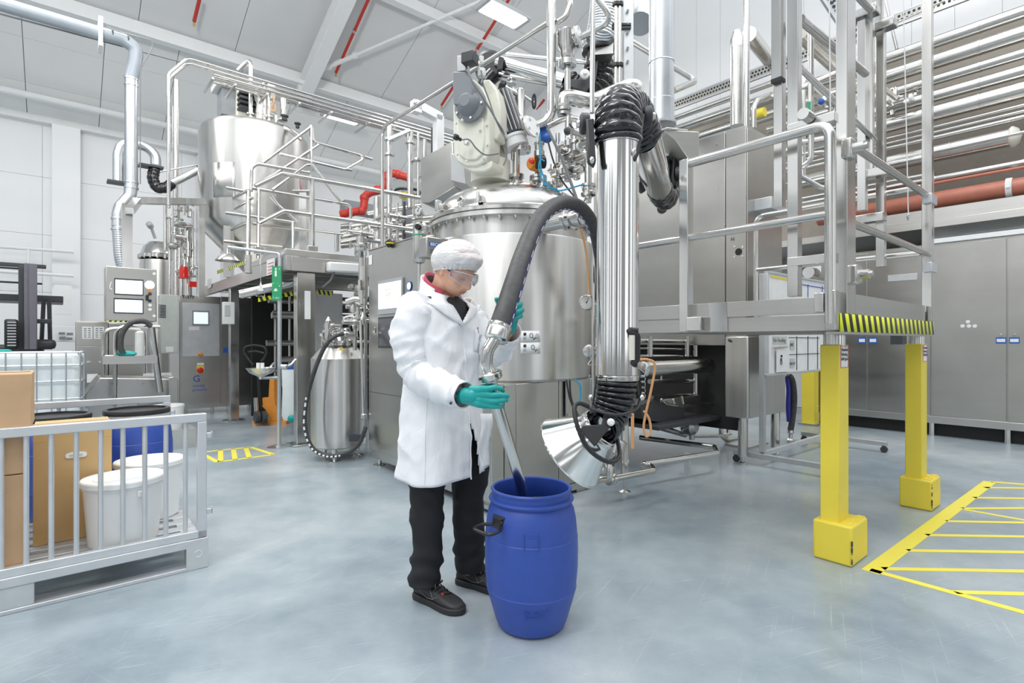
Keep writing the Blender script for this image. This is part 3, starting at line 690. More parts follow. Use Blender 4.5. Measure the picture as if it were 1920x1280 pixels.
text('UN 1H2 / 120',.02,ondrum(R(-102),.125,.19)+V((0,-.003,.003)),V((1,.0,0)),V((0,-.2,1)),'blue',dr,name='moulded_text',ext=.001)
text('TECHNO PAC',.016,ondrum(R(-102),.105,.187)+V((0,-.003,.001)),V((1,.0,0)),V((0,-.2,1)),'blue',dr,name='moulded_text',ext=.001)
# lance
ln=thing('steel_lance','steel dip pipe with ring union held in the lower gloved hand','pipe',P(975,905,2.34))
l0=P(980,925,2.37); l1=P(925,735,2.27); l2=P(916,700,2.255)
m=MB(); m.tube([l0,P(976,905,2.36),l1,P(921,716,2.262)],.0245,20); m.build('dip_pipe','pipe',ln)
ax=(l2-l1).normalized(); uc=P(919,703,2.26)
m=MB(); m.lathe(uc-ax*.012,ax,[(.026,-.02),(.03,-.012),(.044,-.008),(.050,-.002),(.050,.022),(.044,.027),(.03,.03),(.026,.045)],24); m.build('union_nut','pipe',ln)
for k in range(4):
    x,y=perp(ax); a_=k*math.pi/2+.6; m=MB(); p=uc+x*math.cos(a_)*.05+y*math.sin(a_)*.05; m.cyl(p,p+(x*math.cos(a_)+y*math.sin(a_))*.006,.006,n=8); m.build('nut_lug','dgrey',ln)
m=MB(); b=[uc+ax*.03,P(912,680,2.25),P(913,660,2.245),P(925,645,2.25),P(929,634,2.255)]
m.tube([uc+ax*.02,P(911,684,2.25),P(914,657,2.247),P(926,638,2.255),P(931,628,2.262)],.0265,22,fil=.06,fn=8); m.build('elbow_pipe','pipe',ln)
hs=thing('process_hose','thick black rubber hose arching from the vat to the lance','hose',P(1000,420,2.9))
hp=[P(931,632,2.262),P(939,608,2.285),P(950,575,2.34),P(965,528,2.44),P(981,478,2.58),P(1001,428,2.80),P(1019,401,2.98),P(1040,385,3.15),P(1062,380,3.3),P(1085,387,3.45),P(1102,404,3.58),P(1114,428,3.68),P(1122,460,3.76),P(1128,510,3.9),P(1126,560,4.08)]
hc=catmull(hp,8)
m=MB(); m.tube(hc,.0475,24,rs=[.0475-.004*min(1,i/70) for i in range(len(hc))]); m.build('hose','rubber',hs)
d=(hp[1]-hp[0]).normalized(); m=MB(); m.lathe(hp[0]-d*.008,d,[(.026,-.012),(.045,-.006),(.052,0),(.053,.035),(.0505,.045),(.053,.05),(.053,.062),(.048,.066)],28); m.build('ferrule','pipe',hs)
# printed blue-white stripe along the hose (flat print: thin strips)
def strip(pts,off,w,nm,mat,par,dash=None,r=.0478):
    m=MB(); 
    for i in range(1,len(pts)-2):
        if dash and not dash(i): continue
        t=(pts[i+1]-pts[i]).normalized(); side=t.cross(V((0,0,1)));  side=t.cross(V((0,-1,0))).normalized(); 
        def q(p,a_): n_=(side*math.cos(a_)+side.cross(t).normalized()*math.sin(a_)); return p+n_*r
        m.quad(q(pts[i],off),q(pts[i+1],off),q(pts[i+1],off+w),q(pts[i],off+w))
    return m.build(nm,mat,par)
# ---- person
man=thing('person','man in white lab coat, hair cap, goggles and teal gloves bending over the drum','person',V((-.337,2.6,0)))
FW=V((.80,-.60,0)); SL=V((.60,.80,0))
def remesh(o,vox,sm=8,fac=.5):
    r=o.modifiers.new('remesh','REMESH'); r.mode='VOXEL'; r.voxel_size=vox; r.use_smooth_shade=True
    s=o.modifiers.new('smooth','SMOOTH'); s.iterations=sm; s.factor=fac
def limb(m,pts,rs,n=14):
    for i,(p,r) in enumerate(zip(pts,rs)):
        m.sph(p,r,n,9)
        if i: m.cyl(pts[i-1],p,rs[i-1],r,n=n)
def skinm():
    m,n,l,b=nodes('skin'); setp(b,rough=.45,col=hexc('#E3AE92')); b.inputs['Subsurface Weight'].default_value=.12; b.inputs['Subsurface Radius'].default_value=(.02,.008,.004)
    nz=tex(n,l,ns=18,det=5); r=ramp(n,l,nz.outputs[0],[(.3,hexc('#D9A184')),(.7,hexc('#EBBBA0'))]); l.new(r.outputs[0],b.inputs['Base Color']); bump(n,l,b,tex(n,l,ns=220,det=2).outputs[0],.08,.002); return m
M['skin']=skinm()
def coatm():
    m,n,l,b=nodes('white_coat_cotton'); setp(b,rough=.75,col=(.90,.905,.93)); 
    a=tex(n,l,(1,1,.55),9,4,.55); a.inputs['Distortion'].default_value=.8; bump(n,l,b,a.outputs[0],.35,.03); return m
M['coat']=coatm()
M['trouser']=plain('black_trouser_cotton',(.014,.014,.017),.8,0,var=.15,bmp=.4,scale=14)
M['glove']=plain('teal_nitrile_glove','#18A3A0',.32,0,var=.03,bmp=.25,scale=26)
M['shirt']=plain('charcoal_shirt',(.03,.03,.035),.75)
M['pink']=plain('crimson_collar','#B8435C',.7)
M['shoe']=plain('black_shoe_leather',(.03,.03,.032),.5,0,var=.1,bmp=.15,scale=40)
M['sole']=plain('black_sole_rubber',(.025,.025,.027),.6)
M['lens']=None
def netm():
    m,n,l,b=nodes('white_hair_net'); setp(b,rough=.7,col=(.86,.85,.85))
    a=tex(n,l,(1,1,2.4),24,6,.65); a.inputs['Distortion'].default_value=1.4
    h=tex(n,l,(1,1,1),7,3,.5); r=ramp(n,l,h.outputs[0],[(.5,(.93,.92,.92)),(.72,(.84,.73,.73))]); l.new(r.outputs[0],b.inputs['Base Color']); bump(n,l,b,a.outputs[0],.7,.02); return m
M['net']=netm()
# head
HC=P(853,508,2.55)
hf=V((.74,-.50,-.44)).normalized(); hs_=V((0,0,1)).cross(hf).normalized(); hu=hf.cross(hs_).normalized()
def g2(x,s): return math.exp(-.5*(x/s)**2)
def headr(az,el):
    # az: degrees from forward (signed), el: degrees
    ca,sa=math.cos(R(az)),math.sin(R(az)); ce,se=math.cos(R(el)),math.sin(R(el))
    dx,dy,dz=ce*ca,ce*sa,se
    rf=.096 if ca>0 else .104; rs=.079; ru=.118 if se>0 else .116
    if se<0: rs*=1-.20*(-se)**1.0; rf*=1+.04*(-se) if ca>0 else 1-.25*(-se)
    r=1/math.sqrt((dx/rf)**2+(dy/rs)**2+(dz/ru)**2)
    A=abs(az)
    r+=.014*g2(az,20)*g2(el+52,12)               # chin
    r+=.006*g2(A-46,14)*g2(el+42,12)             # jaw corner
    r+=.027*g2(az,7.5-.12*max(0,el+22))*g2(el+19,8)+.012*g2(az,6)*g2(el+6,9)   # nose
    r+=.006*g2(A-9.5,4)*g2(el+23,4)              # nostril wings
    r-=.011*g2(A-20,9)*g2(el+3,7)                # sockets
    r+=.006*g2(A-16,14)*g2(el-10,5)              # brow
    r+=.006*g2(A-40,13)*g2(el+14,9)              # cheekbones
    r+=.0065*g2(az,13)*g2(el+33.5,3)+.0065*g2(az,11)*g2(el+39.5,3.2)
    r-=.005*g2(az,15)*g2(el+36.5,1.3)
    r-=.004*g2(az,12)*g2(el+45,3.5)
    r-=.003*g2(A-17,4)*g2(el+31,9)
    return r
def hpt(az,el,k=1.0,o=0):
    r=headr(az,el)*k+o; ca,sa=math.cos(R(az)),math.sin(R(az)); ce,se=math.cos(R(el)),math.sin(R(el))
    return HC+(hf*(ce*ca)+hs_*(ce*sa)+hu*se)*r
m=MB(); na,ne=120,90; vs=[];fs=[]
for j in range(1,ne):
    for i in range(na): vs.append(hpt(-180+360*i/na,-90+180*j/ne))
for j in range(ne-2):
    for i in range(na): fs.append((j*na+i,j*na+(i+1)%na,(j+1)*na+(i+1)%na,(j+1)*na+i))
vs.append(hpt(0,-90)); vs.append(hpt(0,90))
for i in range(na): fs.append((len(vs)-2,(i+1)%na,i)); fs.append((len(vs)-1,(ne-2)*na+i,(ne-2)*na+(i+1)%na))
m.add(vs,fs)
TC=V((-.337,2.6,0))
nb=TC+V((0,0,1.47))-FW*.02; neck1=HC-hu*.06-hf*.03
limb(m,[neck1,(neck1+nb)/2+FW*.004,nb],[.062,.058,.066])
Lsh=TC+SL*.165+ZX*1.39; Rsh=TC-SL*.165+ZX*1.39
Rel=P(783,700,2.42); Rwr=P(868,741,2.225); Lel=P(925,662,2.64); Lwr=P(957,613,2.425)
limb(m,[nb,TC+ZX*1.36,TC+ZX*1.2,TC+ZX*1.0,TC+ZX*.9],[.066,.10,.105,.11,.11])
limb(m,[Lsh,Lel,Lwr],[.05,.038,.027]); limb(m,[Rsh,Rel,Rwr],[.05,.038,.027]); limb(m,[Lsh,TC+ZX*1.38,Rsh],[.05,.08,.05])
hipL=TC+SL*.09+ZX*.88; hipR=TC-SL*.09+ZX*.88
ankR=V((-.425,2.545,.10)); ankL=V((-.225,2.70,.10)); knR=V((-.405,2.535,.50)); knL=V((-.215,2.68,.50))
limb(m,[hipL,knL,ankL],[.07,.05,.038]); limb(m,[hipR,knR,ankR],[.07,.05,.038])
# ears
for s in (1,-1):
    e=HC+hs_*(s*.077)-hu*.01-hf*.008; m.sph(e,.028,14,9,(.55,.28,1.0),Matrix((hf,hs_,hu)).transposed())
body=m.build('body','skin',man); remesh(body,.0034,3,.4)
# lips, brows, eyelids as thin children
m=MB(); 
for el,wd in ((-34.2,11),(-39,10)):
    pts=[hpt(a_,el-(.9 if el<-36 else -.6)*(1-(a_/13)**2),1,-.0015) for a_ in range(-12,13,2)]; m.tube(pts,.004,8,rs=[.0012+.0035*(1-(a_/12.5)**2)**.5 for a_ in range(-12,13,2)])
M['lip']=plain('lip_skin','#C58577',.4); m.build('lips','lip',body)
m=MB()
for s in (1,-1):
    pts=[hpt(s*(11+k*3.2),9+2.2*math.sin(k*.6),1,.001) for k in range(6)]; m.tube(pts,.003,6)
M['brow']=plain('grey_brown_hair','#4A3B33',.8); m.build('eyebrows','brow',body)
m=MB()
for s in (1,-1): m.sph(hpt(s*20,-2.5,1,-.006),.0135,14,9)
m.build('eyelids','skin',body)
m=MB()
for s in (1,-1): m.tube([hpt(s*(12+k*3),-5.5-(1.5*math.sin(k*.6)),1,.0035+.003*math.sin(k*.6)) for k in range(6)],.0011,5)
m.build('eyelashes','brow',body)
# hair net (puffy cap)
m=MB(); na,ne=96,40; vs=[];fs=[]
def capel(az):  # lower edge elevation of the cap around the head
    A=abs(az); return 26-14*g2(180-A,60)-40*(1-g2(A,75)) 
for j in range(ne+1):
    for i in range(na):
        az=-180+360*i/na; e0=capel(az); el=e0+(90-e0)*j/ne; t=j/ne
        puff=.006+.030*math.sin(min(1,t*1.6)*math.pi*.5)*(1) 
        puff+=.02*g2(az,40)*math.sin(min(1,t*2.2)*math.pi)*1.0 + .012*(1 if abs(az)>90 else abs(az)/90)*math.sin(min(1,t*1.5)*math.pi)
        q=hpt(az,max(el,-30),1,0); 
        p=HC+(q-HC).normalized()*(min((q-HC).length,.125)+puff)
        nzv=NZ.fractal(p*22,1.0,2.0,4)*.0045+ (.004*math.sin(az*.9+3*math.sin(az*.13)) if j<6 else 0)
        p+= (p-HC).normalized()*nzv; vs.append(p)
for j in range(ne):
    for i in range(na): fs.append((j*na+i,j*na+(i+1)%na,(j+1)*na+(i+1)%na,(j+1)*na+i))
m.add(vs,fs); net=m.build('hair_cap','net',man,smooth=60,solid=.002)
m=MB(); m.tube([vs[i]+(vs[i]-HC).normalized()*.001 for i in range(0,na,1)],.005,8,closed=True,rs=[.0045+.0015*math.sin(i*1.7) for i in range(na)]); m.build('elastic_hem','net',net)
# safety goggles
gl,n_,l_,b_=nodes('clear_goggle_lens'); setp(b_,col=(.86,.86,.93),rough=.05,trans=.9,ior=1.25); b_.inputs['Alpha'].default_value=.55; M['lens']=gl
go=MB(); vs=[];fs=[]; W_=19
for i in range(W_+1):
    az=-66+132*i/W_
    for k in range(7):
        el=-13+24*k/6; top=8 if k==6 else 0
        r=.112+.012*g2(az,26)-.0*k+.006*math.sin(math.pi*k/6); 
        if abs(az)>45: r-=.02*(abs(az)-45)/21
        e2=el*(1-.25*g2(abs(az)-66,14)); 
        if k==0: e2+=7*g2(az,7)
        vs.append(HC+(hf*(math.cos(R(e2))*math.cos(R(az)))+hs_*(math.cos(R(e2))*math.sin(R(az)))*.86+hu*math.sin(R(e2)))*r+hf*.002)
for i in range(W_):
    for k in range(6): fs.append((i*7+k,(i+1)*7+k,(i+1)*7+k+1,i*7+k+1))
go.add(vs,fs); gg=go.build('goggles','lens',man,smooth=60,solid=.002)
M['fr']=plain('smoked_clear_plastic','#B9BAC6',.15)
m=MB()
m.tube([vs[i*7+6] for i in range(W_+1)],.0028,8); m.tube([vs[i*7] for i in range(W_+1)],.0022,8); m.tube([vs[k] for k in range(7)],.003,8); m.tube([vs[W_*7+k] for k in range(7)],.003,8); m.build('goggle_rim','fr',gg)
m=MB()
for s,i in ((-1,0),(1,W_)): m.tube([vs[i*7+4],HC+hs_*(s*.088)+hf*.01+hu*.012,HC+hs_*(s*.08)-hf*.035+hu*.005],.003,6)
m.build('temple_arm','dgrey',gg)
# coat body : rings
def ring(z):
    t=[(0.60,.218,.178,0,-.0),(.70,.212,.172,0,0),(.85,.203,.163,0,0),(1.0,.195,.152,0,0),(1.1,.19,.145,0,0),(1.22,.196,.143,0,.0),(1.33,.205,.138,0,.0),(1.40,.205,.125,0,-.005),(1.44,.18,.108,0,-.01),(1.475,.135,.09,0,-.012),(1.505,.088,.08,0,-.008),(1.53,.078,.076,0,.0)]
    for i in range(len(t)-1):
        if z<=t[i+1][0]:
            k=(z-t[i][0])/(t[i+1][0]-t[i][0]); k=max(0,k); return [t[i][j]+(t[i+1][j]-t[i][j])*k for j in range(5)]
    return list(t[-1])
def coatpt(phi,z,o=0):
    _,w,d,cx,cf=ring(z); e=2.3; c,s=math.cos(phi),math.sin(phi)
    rr=1/((abs(c)**e+abs(s)**e)**(1/e)); 
    low=max(0,(1.08-z)/.48); 
    r=1+low*(.035*math.sin(5*phi+.8)+.02*math.sin(9*phi+2)) + .02*math.sin(3*phi+z*9)*(1-abs(z-1.15)*1.2)
    p=TC+FW*(d*c*rr*r+cf+o*c)+SL*(w*s*rr*r+o*s)+ZX*z
    q=NZ.noise(V((p.x*7,p.y*7,p.z*4.5+math.sin(phi)*1.2)))*.011+NZ.noise(p*17)*.005
    fo=1-abs(NZ.noise(V((p.x*5+3,p.y*5,p.z*(2.2 if z<1.05 else 6)+math.sin(phi+z*4)*.7)))*2); fo=max(0,fo)**4*.009
    fo+=.010*max(0,1-abs(NZ.noise(V((p.x*3.2+p.z*2.2,p.y*3.2-p.z*1.5,p.z*3+9)))*2.2))**6
    if z>1.42: q*=.3; fo*=.2
    if z>1.40: p=p-ZX*((z-1.40)/.13*.075*(.5+.5*c)*(1 if c>-.6 else .6))
    return p+(FW*c+SL*s)*(q+fo)
PHN=112; zz=[.60+.0135*i for i in range(70)]
zz=[z for z in zz if z<=1.53]
PHI0=R(-6)   # centre front
def vopen(z): return 0 if z<1.315 else (.02+ .62*((z-1.315)/.15)**.9)*1.0
m=MB(); vs=[];fs=[]
for j,z in enumerate(zz):
    for i in range(PHN): 
        ph=2*math.pi*i/PHN; zt=z
        if j<3: zt=z+.012*math.sin(ph*2+1)
        vs.append(coatpt(ph,zt) if j else coatpt(ph,.60)+ZX*.012*math.sin(ph*2+1))
for j in range(len(zz)-1):
    for i in range(PHN):
        ph=2*math.pi*(i+.5)/PHN; dphi=(ph-PHI0+math.pi)%(2*math.pi)-math.pi
        zc=(zz[j]+zz[j+1])/2
        if -vopen(zc)*.62<dphi<vopen(zc): continue
        if zc<.86 and 0.0<(dphi-.10)<.06+.25*(.86-zc)/.26: continue
        fs.append((j*PHN+i,j*PHN+(i+1)%PHN,(j+1)*PHN+(i+1)%PHN,(j+1)*PHN+i))
m.add(vs,fs); coat=m.build('lab_coat','coat',man,smooth=70,solid=.004)
# lapels
for sgn,nm in ((-1,'lapel'),(1,'lapel')):
    outer=[];inner=[]; ks=[1.315,1.335,1.36,1.385,1.41,1.435,1.46,1.485,1.505,1.52]
    wd=[.0,.14,.27,.38,.47,.62,.42,.55,.75,.7]
    vs=[];fs=[]
    for z,wv in zip(ks,wd):
        po=vopen(z) if z<1.47 else vopen(1.47)
        for t in range(5):
            ph=PHI0+sgn*(po*(.62 if sgn<0 else 1)-.07+(wv+.05)*t/4); vs.append(coatpt(ph,min(z,1.528),.006+.005*math.sin(math.pi*t/4)+(.005 if z>1.44 else 0)))
    for j in range(len(ks)-1):
        for t in range(4): fs.append((j*5+t,j*5+t+1,(j+1)*5+t+1,(j+1)*5+t))
    m=MB(); m.add(vs,fs); m.build(nm,'coat',coat,smooth=70,solid=.004)
# front edge, seams, pocket
m=MB(); m.tube([coatpt(PHI0+.09,z,.003) for z in zz[:53]],.0035,6); m.build('front_edge','coat',coat)
m=MB(); m.tube([coatpt(R(-62),z,.001) for z in zz[:40]],.002,5); m.build('side_seam','coat',coat)
m=MB(); pk=[(R(22),1.30),(R(48),1.30),(R(48),1.20),(R(22),1.20)]
vs=[coatpt(R(20+26*i/5),1.19+.11*j/5,.004) for j in range(6) for i in range(6)]; m.add(vs,[(j*6+i,j*6+i+1,j*6+i+7,j*6+i+6) for j in range(5) for i in range(5)]); m.build('chest_pocket','coat',coat,smooth=70,solid=.003)
c=coatpt(R(34),1.255,.009); x_=FW.cross(ZX); 
m=MB(); rr=[c+SL*(.016*math.cos(t*.524))+ZX*(.016*math.sin(t*.524))+FW*.002 for t in range(12)]; m.tube(rr,.0011,5,closed=True); m.tube([c-SL*.012+FW*.003,c+ZX*.012+FW*.003,c+SL*.012+FW*.003],.001,5); m.build('embroidered_emblem','cableg',coat)
m=MB(); m.cyl(coatpt(R(30),1.31,.004),coatpt(R(30),1.31,.004)+V((.004,-.002,-.028)),.0022,n=6); m.build('pen_clip','ink',coat)
# shirt inside
m=MB(); vs=[];fs=[]
zs2=[1.25+.02*i for i in range(11)]
for z in zs2:
    for i in range(48):
        ph=2*math.pi*i/48;  _,w,d,cx,cf=ring(z); vs.append(TC+FW*((d-.012)*math.cos(ph)+cf)+SL*((w-.03)*math.sin(ph))+ZX*z)
for j in range(len(zs2)-1):
    for i in range(48): fs.append((j*48+i,j*48+(i+1)%48,(j+1)*48+(i+1)%48,(j+1)*48+i))
m.add(vs,fs); sh=m.build('shirt','shirt',man,smooth=70)
# crimson inner collar standing up at neck sides/back
def collar(nm,mat,z0,z1,r0,r1,a0,a1,th,par,lean=.0):
    vs=[];fs=[]; N=30
    for j in range(4):
        z=z0+(z1-z0)*j/3; r=r0+(r1-r0)*j/3
        for i in range(N+1):
            ph=a0+(a1-a0)*i/N; f_=g2((ph-math.pi),1.2)
            vs.append(nb+FW*(r*math.cos(ph)+lean*j/3)+SL*(r*math.sin(ph))+ZX*(z-1.47+ .018*f_*j/3-.085*(.5+.5*math.cos(ph))-.012*(1-f_)))
    for j in range(3):
        for i in range(N): fs.append((j*(N+1)+i,j*(N+1)+i+1,(j+1)*(N+1)+i+1,(j+1)*(N+1)+i))
    m=MB(); m.add(vs,fs); return m.build(nm,mat,par,smooth=70,solid=th)
collar('shirt_collar','pink',1.45,1.565,.088,.082,R(40),R(322),.006,sh,.012)
collar('inner_collar','shirt',1.45,1.55,.08,.074,R(25),R(335),.004,sh,.012)
collar('coat_collar','coat',1.45,1.555,.104,.096,R(62),R(298),.006,coat,.006)
# sleeves
def sleeve(pts,rs,nm,n=40,cuff=None,seed=0):
    pp=catmull(pts,14); L=len(pp); rr=[]
    for i in range(L):
        t=i/(L-1)*(len(rs)-1); k=min(int(t),len(rs)-2); rr.append(rs[k]+(rs[k+1]-rs[k])*(t-k))
    x,_=perp(pp[1]-pp[0]); vs=[];fs=[]
    for i in range(L):
        t=(pp[min(i+1,L-1)]-pp[max(i-1,0)]).normalized(); x=(x-t*x.dot(t)).normalized(); y=t.cross(x)
        for k in range(n):
            a_=2*math.pi*k/n; d=x*math.cos(a_)+y*math.sin(a_); p=pp[i]+d*rr[i]
            w=NZ.noise(V((p.x*9+seed,p.y*9,p.z*9)))*.012+NZ.noise(p*22)*.004+.005*math.sin(i*.9+2*math.sin(a_)+a_)*math.exp(-((i/L-.52)/.18)**2)+.013*max(0,1-abs(NZ.noise(V((p.x*6+i*.09+seed,p.y*6,p.z*6-i*.05)))*2.3))**4
            if i>L-4: w*=.3
            vs.append(p+d*w)
    for i in range(L-1):
        for k in range(n): fs.append((i*n+k,i*n+(k+1)%n,(i+1)*n+(k+1)%n,(i+1)*n+k))
    m=MB(); m.add(vs,fs); o=m.build(nm,'coat',coat,smooth=70,solid=.004)
    m=MB(); ri=[vs[(L-1)*n+k] for k in range(n)]; m.tube(ri,.003,6,closed=True); m.build('cuff_hem','coat',o); return o,vs[(L-4)*n:(L-3)*n]
Rs0=TC-SL*.135+ZX*1.425-FW*.012
so,cv=sleeve([Rs0,TC-SL*.195+ZX*1.36,(TC-SL*.215+ZX*1.23),Rel+ZX*.01-V((.005,0,0)),Rel.lerp(Rwr,.5)+V((0,0,-.012)),Rwr+V((.004,-.004,.002))],[.064,.077,.077,.073,.066,.056],'sleeve')
for k in (24,27,30):
    c=cv[(k)%40]; 
cd=(Rwr-Rel).normalized()
for k,(u,v) in enumerate(((863,729),(854,742),(845,756))):
    m=MB(); c=P(u,v,2.158+k*.012); m.cyl(c,c+V((.0,.012,0)),.0055,n=10); m.build('snap_button','dgrey',so)
Ls0=TC+SL*.135+ZX*1.425-FW*.005
sleeve([Ls0,TC+SL*.19+ZX*1.36,Lsh.lerp(Lel,.6)+SL*.02,Lel,Lel.lerp(Lwr,.55),Lwr.lerp(Lel,.10)],[.062,.074,.07,.066,.062,.060],'sleeve',seed=5)
# flap of the open coat front beside the drum
m=MB(); vs=[]
for j in range(9):
    for i in range(5):
        vs.append(P(900+ (22-j*.9)*i/4+ (3*math.sin(j)),775+j*13.5-(i*3 if j==8 else 0),2.42+.03*i/4+.006*math.sin(i*2+j)))
m.add(vs,[(j*5+i,j*5+i+1,j*5+i+6,j*5+i+5) for j in range(8) for i in range(4)]); m.build('coat_flap','coat',coat,smooth=70,solid=.004)
# trousers
def leg(pts,rs,nm,seed):
    pp=catmull(pts,20); L=len(pp); n=40; vs=[];fs=[]
    for i in range(L):
        t=i/(L-1); tt=t*(len(rs)-1); k=min(int(tt),len(rs)-2); r=rs[k]+(rs[k+1]-rs[k])*(tt-k)
        for q in range(n):
            a_=2*math.pi*q/n; d=V((math.cos(a_),math.sin(a_),0)); p=pp[i]+d*r
            w=NZ.noise(V((p.x*6+seed,p.y*6,p.z*6)))*.012+.008*max(0,1-abs(NZ.noise(V((p.x*5+seed+p.z*3,p.y*5,p.z*8))))*2.2)**3
            w+=.006*math.sin(p.z*70+3*math.sin(a_+seed)+seed)*math.exp(-((p.z-.17)/.10)**2)+.005*math.sin(p.z*52+2*a_)*math.exp(-((p.z-.47)/.07)**2)
            w+=.006*abs(math.cos((a_-R(-37))))**6
            vs.append(p+d*w)
    for i in range(L-1):
        for q in range(n): fs.append((i*n+q,i*n+(q+1)%n,(i+1)*n+(q+1)%n,(i+1)*n+q))
    m=MB(); m.add(vs,fs); o=m.build(nm,'trouser',man,smooth=70,solid=.004); return o
tro=leg([hipR+ZX*.06,V((-.402,2.545,.62)),knR,V((-.405,2.55,.28)),V((-.415,2.55,.09))],[.08,.083,.072,.066,.062],'trouser_leg',0)
leg([hipL+ZX*.06,V((-.212,2.68,.62)),knL,V((-.215,2.695,.28)),V((-.215,2.71,.09))],[.08,.085,.076,.07,.066],'trouser_leg',4)
# shoes
def shoe(heel,toe):
    h=V(heel);t=V(toe); L=(t-h).length; d=(t-h).normalized(); s=ZX.cross(d); 
    sec=[(-.005,.018,.05,.02),(.0,.03,.085,.0),(.06,.034,.098,0),(.12,.036,.09,0),(.17,.045,.075,0),(.22,.05,.062,0),(.262,.045,.052,0),(.288,.03,.042,0),(.3,.012,.03,0)]
    k=L/.30; vs=[];fs=[];n=20
    def rg(x,w,z1,z0,z_lo):
        o=[]
        for i in range(n):
            a_=2*math.pi*i/n; c,s_=math.cos(a_),math.sin(a_); 
            zz_=(z_lo+z1)/2+(z1-z_lo)/2*(abs(s_)**.8)*(1 if s_>0 else -1); ww=w*(abs(c)**.7)*(1 if c>0 else -1)
            o.append(h+d*x*k+s*ww*(1-.12*max(0,s_))+ZX*zz_)
        return o
    for x,w,z1,_ in sec: vs+=rg(x,w,z1,_,.02)
    for j in range(len(sec)-1):
        for i in range(n): fs.append((j*n+i,j*n+(i+1)%n,(j+1)*n+(i+1)%n,(j+1)*n+i))
    fs.append(tuple(range(n))); fs.append(tuple(range(len(vs)-1,len(vs)-n-1,-1)))
    m=MB(); m.add(vs,fs); o=m.build('shoe','shoe',man,smooth=60,sub=2)
    m=MB(); out=[]
    for x,w in ((-.012,.012),(-.006,.026),(.01,.036),(.06,.04),(.12,.041),(.17,.049),(.22,.055),(.262,.051),(.29,.036),(.306,.018),(.31,.004)): out.append((x*k,w))
    poly=[h+d*x+s*w for x,w in out]+[h+d*x-s*w for x,w in reversed(out)]
    m.prism(poly,ZX*.03); m.build('sole','sole',o,bevel=.006)
    for j in range(4):
        x=.125+j*.024; z=.094-j*.0085; m=MB(); c=h+d*x*k+ZX*z
        m.tube([c-s*.03-ZX*.012,c-s*.015+ZX*.003,c+s*.015+d*.012+ZX*.003,c+s*.03+d*.012-ZX*.014],.003,6); m.build('lace','black',o)
    m=MB(); c=h+d*.15*k+ZX*.098; m.tube(catmull([c,c+s*.02+ZX*.012,c+s*.035-d*.01,c+s*.012+ZX*.004,c-s*.02+ZX*.012,c-s*.036+d*.012-ZX*.01,c],5),.0024,6); m.build('lace_bow','black',o)
    m=MB(); c=h+d*.195*k-s*.022+ZX*.072; m.box(c,(.012,.003,.01),Matrix((d,s,ZX)).transposed()); m.build('red_tag','redp',o)
    m=MB(); m.tube([h+d*x*k-s*(w+.001)+ZX*z for x,w,z in ((.03,.028,.07),(.07,.034,.05),(.11,.04,.04),(.15,.044,.045),(.175,.04,.06))],.0015,5); m.tube([h+d*x*k-s*(w+.001)+ZX*z for x,w,z in ((.12,.03,.08),(.135,.036,.062),(.15,.042,.045))],.0015,5); m.build('piping','cableg',o)
shoe((-.462,2.60,0),(-.225,2.432,0)); shoe((-.275,2.755,0),(-.02,2.625,0))
# gloves (hands with five fingers each)
def glove(build,nm='glove'):
    m=MB(); build(m); o=m.build(nm,'glove',man); remesh(o,.0022,5,.5); return o
def rh(m):
    Y0=2.195
    q=lambda u,v,dy=0: P(u,v,Y0+dy)
    # palm/back of hand
    limb(m,[q(873,742,.02),q(886,742,.008)],[.035,.034])
    for (u0,v0,u1,v1) in ((885,731,914,729),(885,738,917,741),(885,746,916,752),(885,752,911,760)):
        limb(m,[q(u0,v0,.006),q((u0+u1)/2,(v0+v1)/2,-.006),q(u1,v1,-.004)],[.0195,.0185,.0138])
    fing=(((914,729),(928,726,-.001),(938,728,.010),(943,732,.03)),((917,741),(934,740,-.004),(947,741,.006),(952,742,.018)),((916,752),(932,752,-.004),(944,750,.004),(950,750,.014)),((911,760),(925,762,0),(937,762,.006),(942,762,.014)))
    for k,f_ in enumerate(fing):
        pts=[q(f_[0][0],f_[0][1],-.004)]+[q(a,b_,c) for a,b_,c in f_[1:]]
        limb(m,pts,[.0128,.0118,.0108,.0095] if k<3 else [.0115,.0105,.0095,.0085])
    limb(m,[q(884,734,.03),q(905,726,.075),q(925,722,.115),q(938,727,.10)],[.016,.0135,.0125,.0105])  # thumb behind lance
    # glove cuff
    limb(m,[q(866,742,.03),q(874,742,.02)],[.030,.0305])
glove(rh)
def lh(m):
    Y0=2.40
    q=lambda u,v,dy=0: P(u,v-(9 if v<606 and u>940 else 0),Y0+dy)
    limb(m,[q(958,611,.015),q(962,598,.02)],[.027,.03])
    for (u1,v1) in ((962,573),(968,581),(969,590),(966,599)):
        limb(m,[q(961,600,.02),q(u1,v1,.022)],[.020,.0145])
    fing=(((964,571,.018),(968,568,-.02),(960,571,-.06),(954,576,-.082)),((970,580,.018),(975,579,-.025),(966,582,-.068),(957,586,-.088)),((971,590,.018),(978,590,-.02),(968,594,-.066),(956,597,-.084)),((968,599,.016),(976,601,-.02),(967,605,-.06),(956,607,-.078)))
    for k,f_ in enumerate(fing):
        limb(m,[q(*x) for x in f_],[.0145,.0135,.012,.0105] if k<3 else [.013,.012,.011,.0095])
    limb(m,[q(958,600,.02),q(946,585,.035),q(936,570,.0),q(931,561,-.022)],[.017,.0145,.0125,.0105])
    limb(m,[q(957,616,.022),q(957,608,.014)],[.027,.028])
glove(lh)
# wristwatch strap glimpse at left cuff
m=MB(); m.tube([Lwr+V((.028*math.cos(t),.0,.028*math.sin(t))) for t in [k*.5 for k in range(13)]],.004,6); m.build('wrist_strap','black',man)
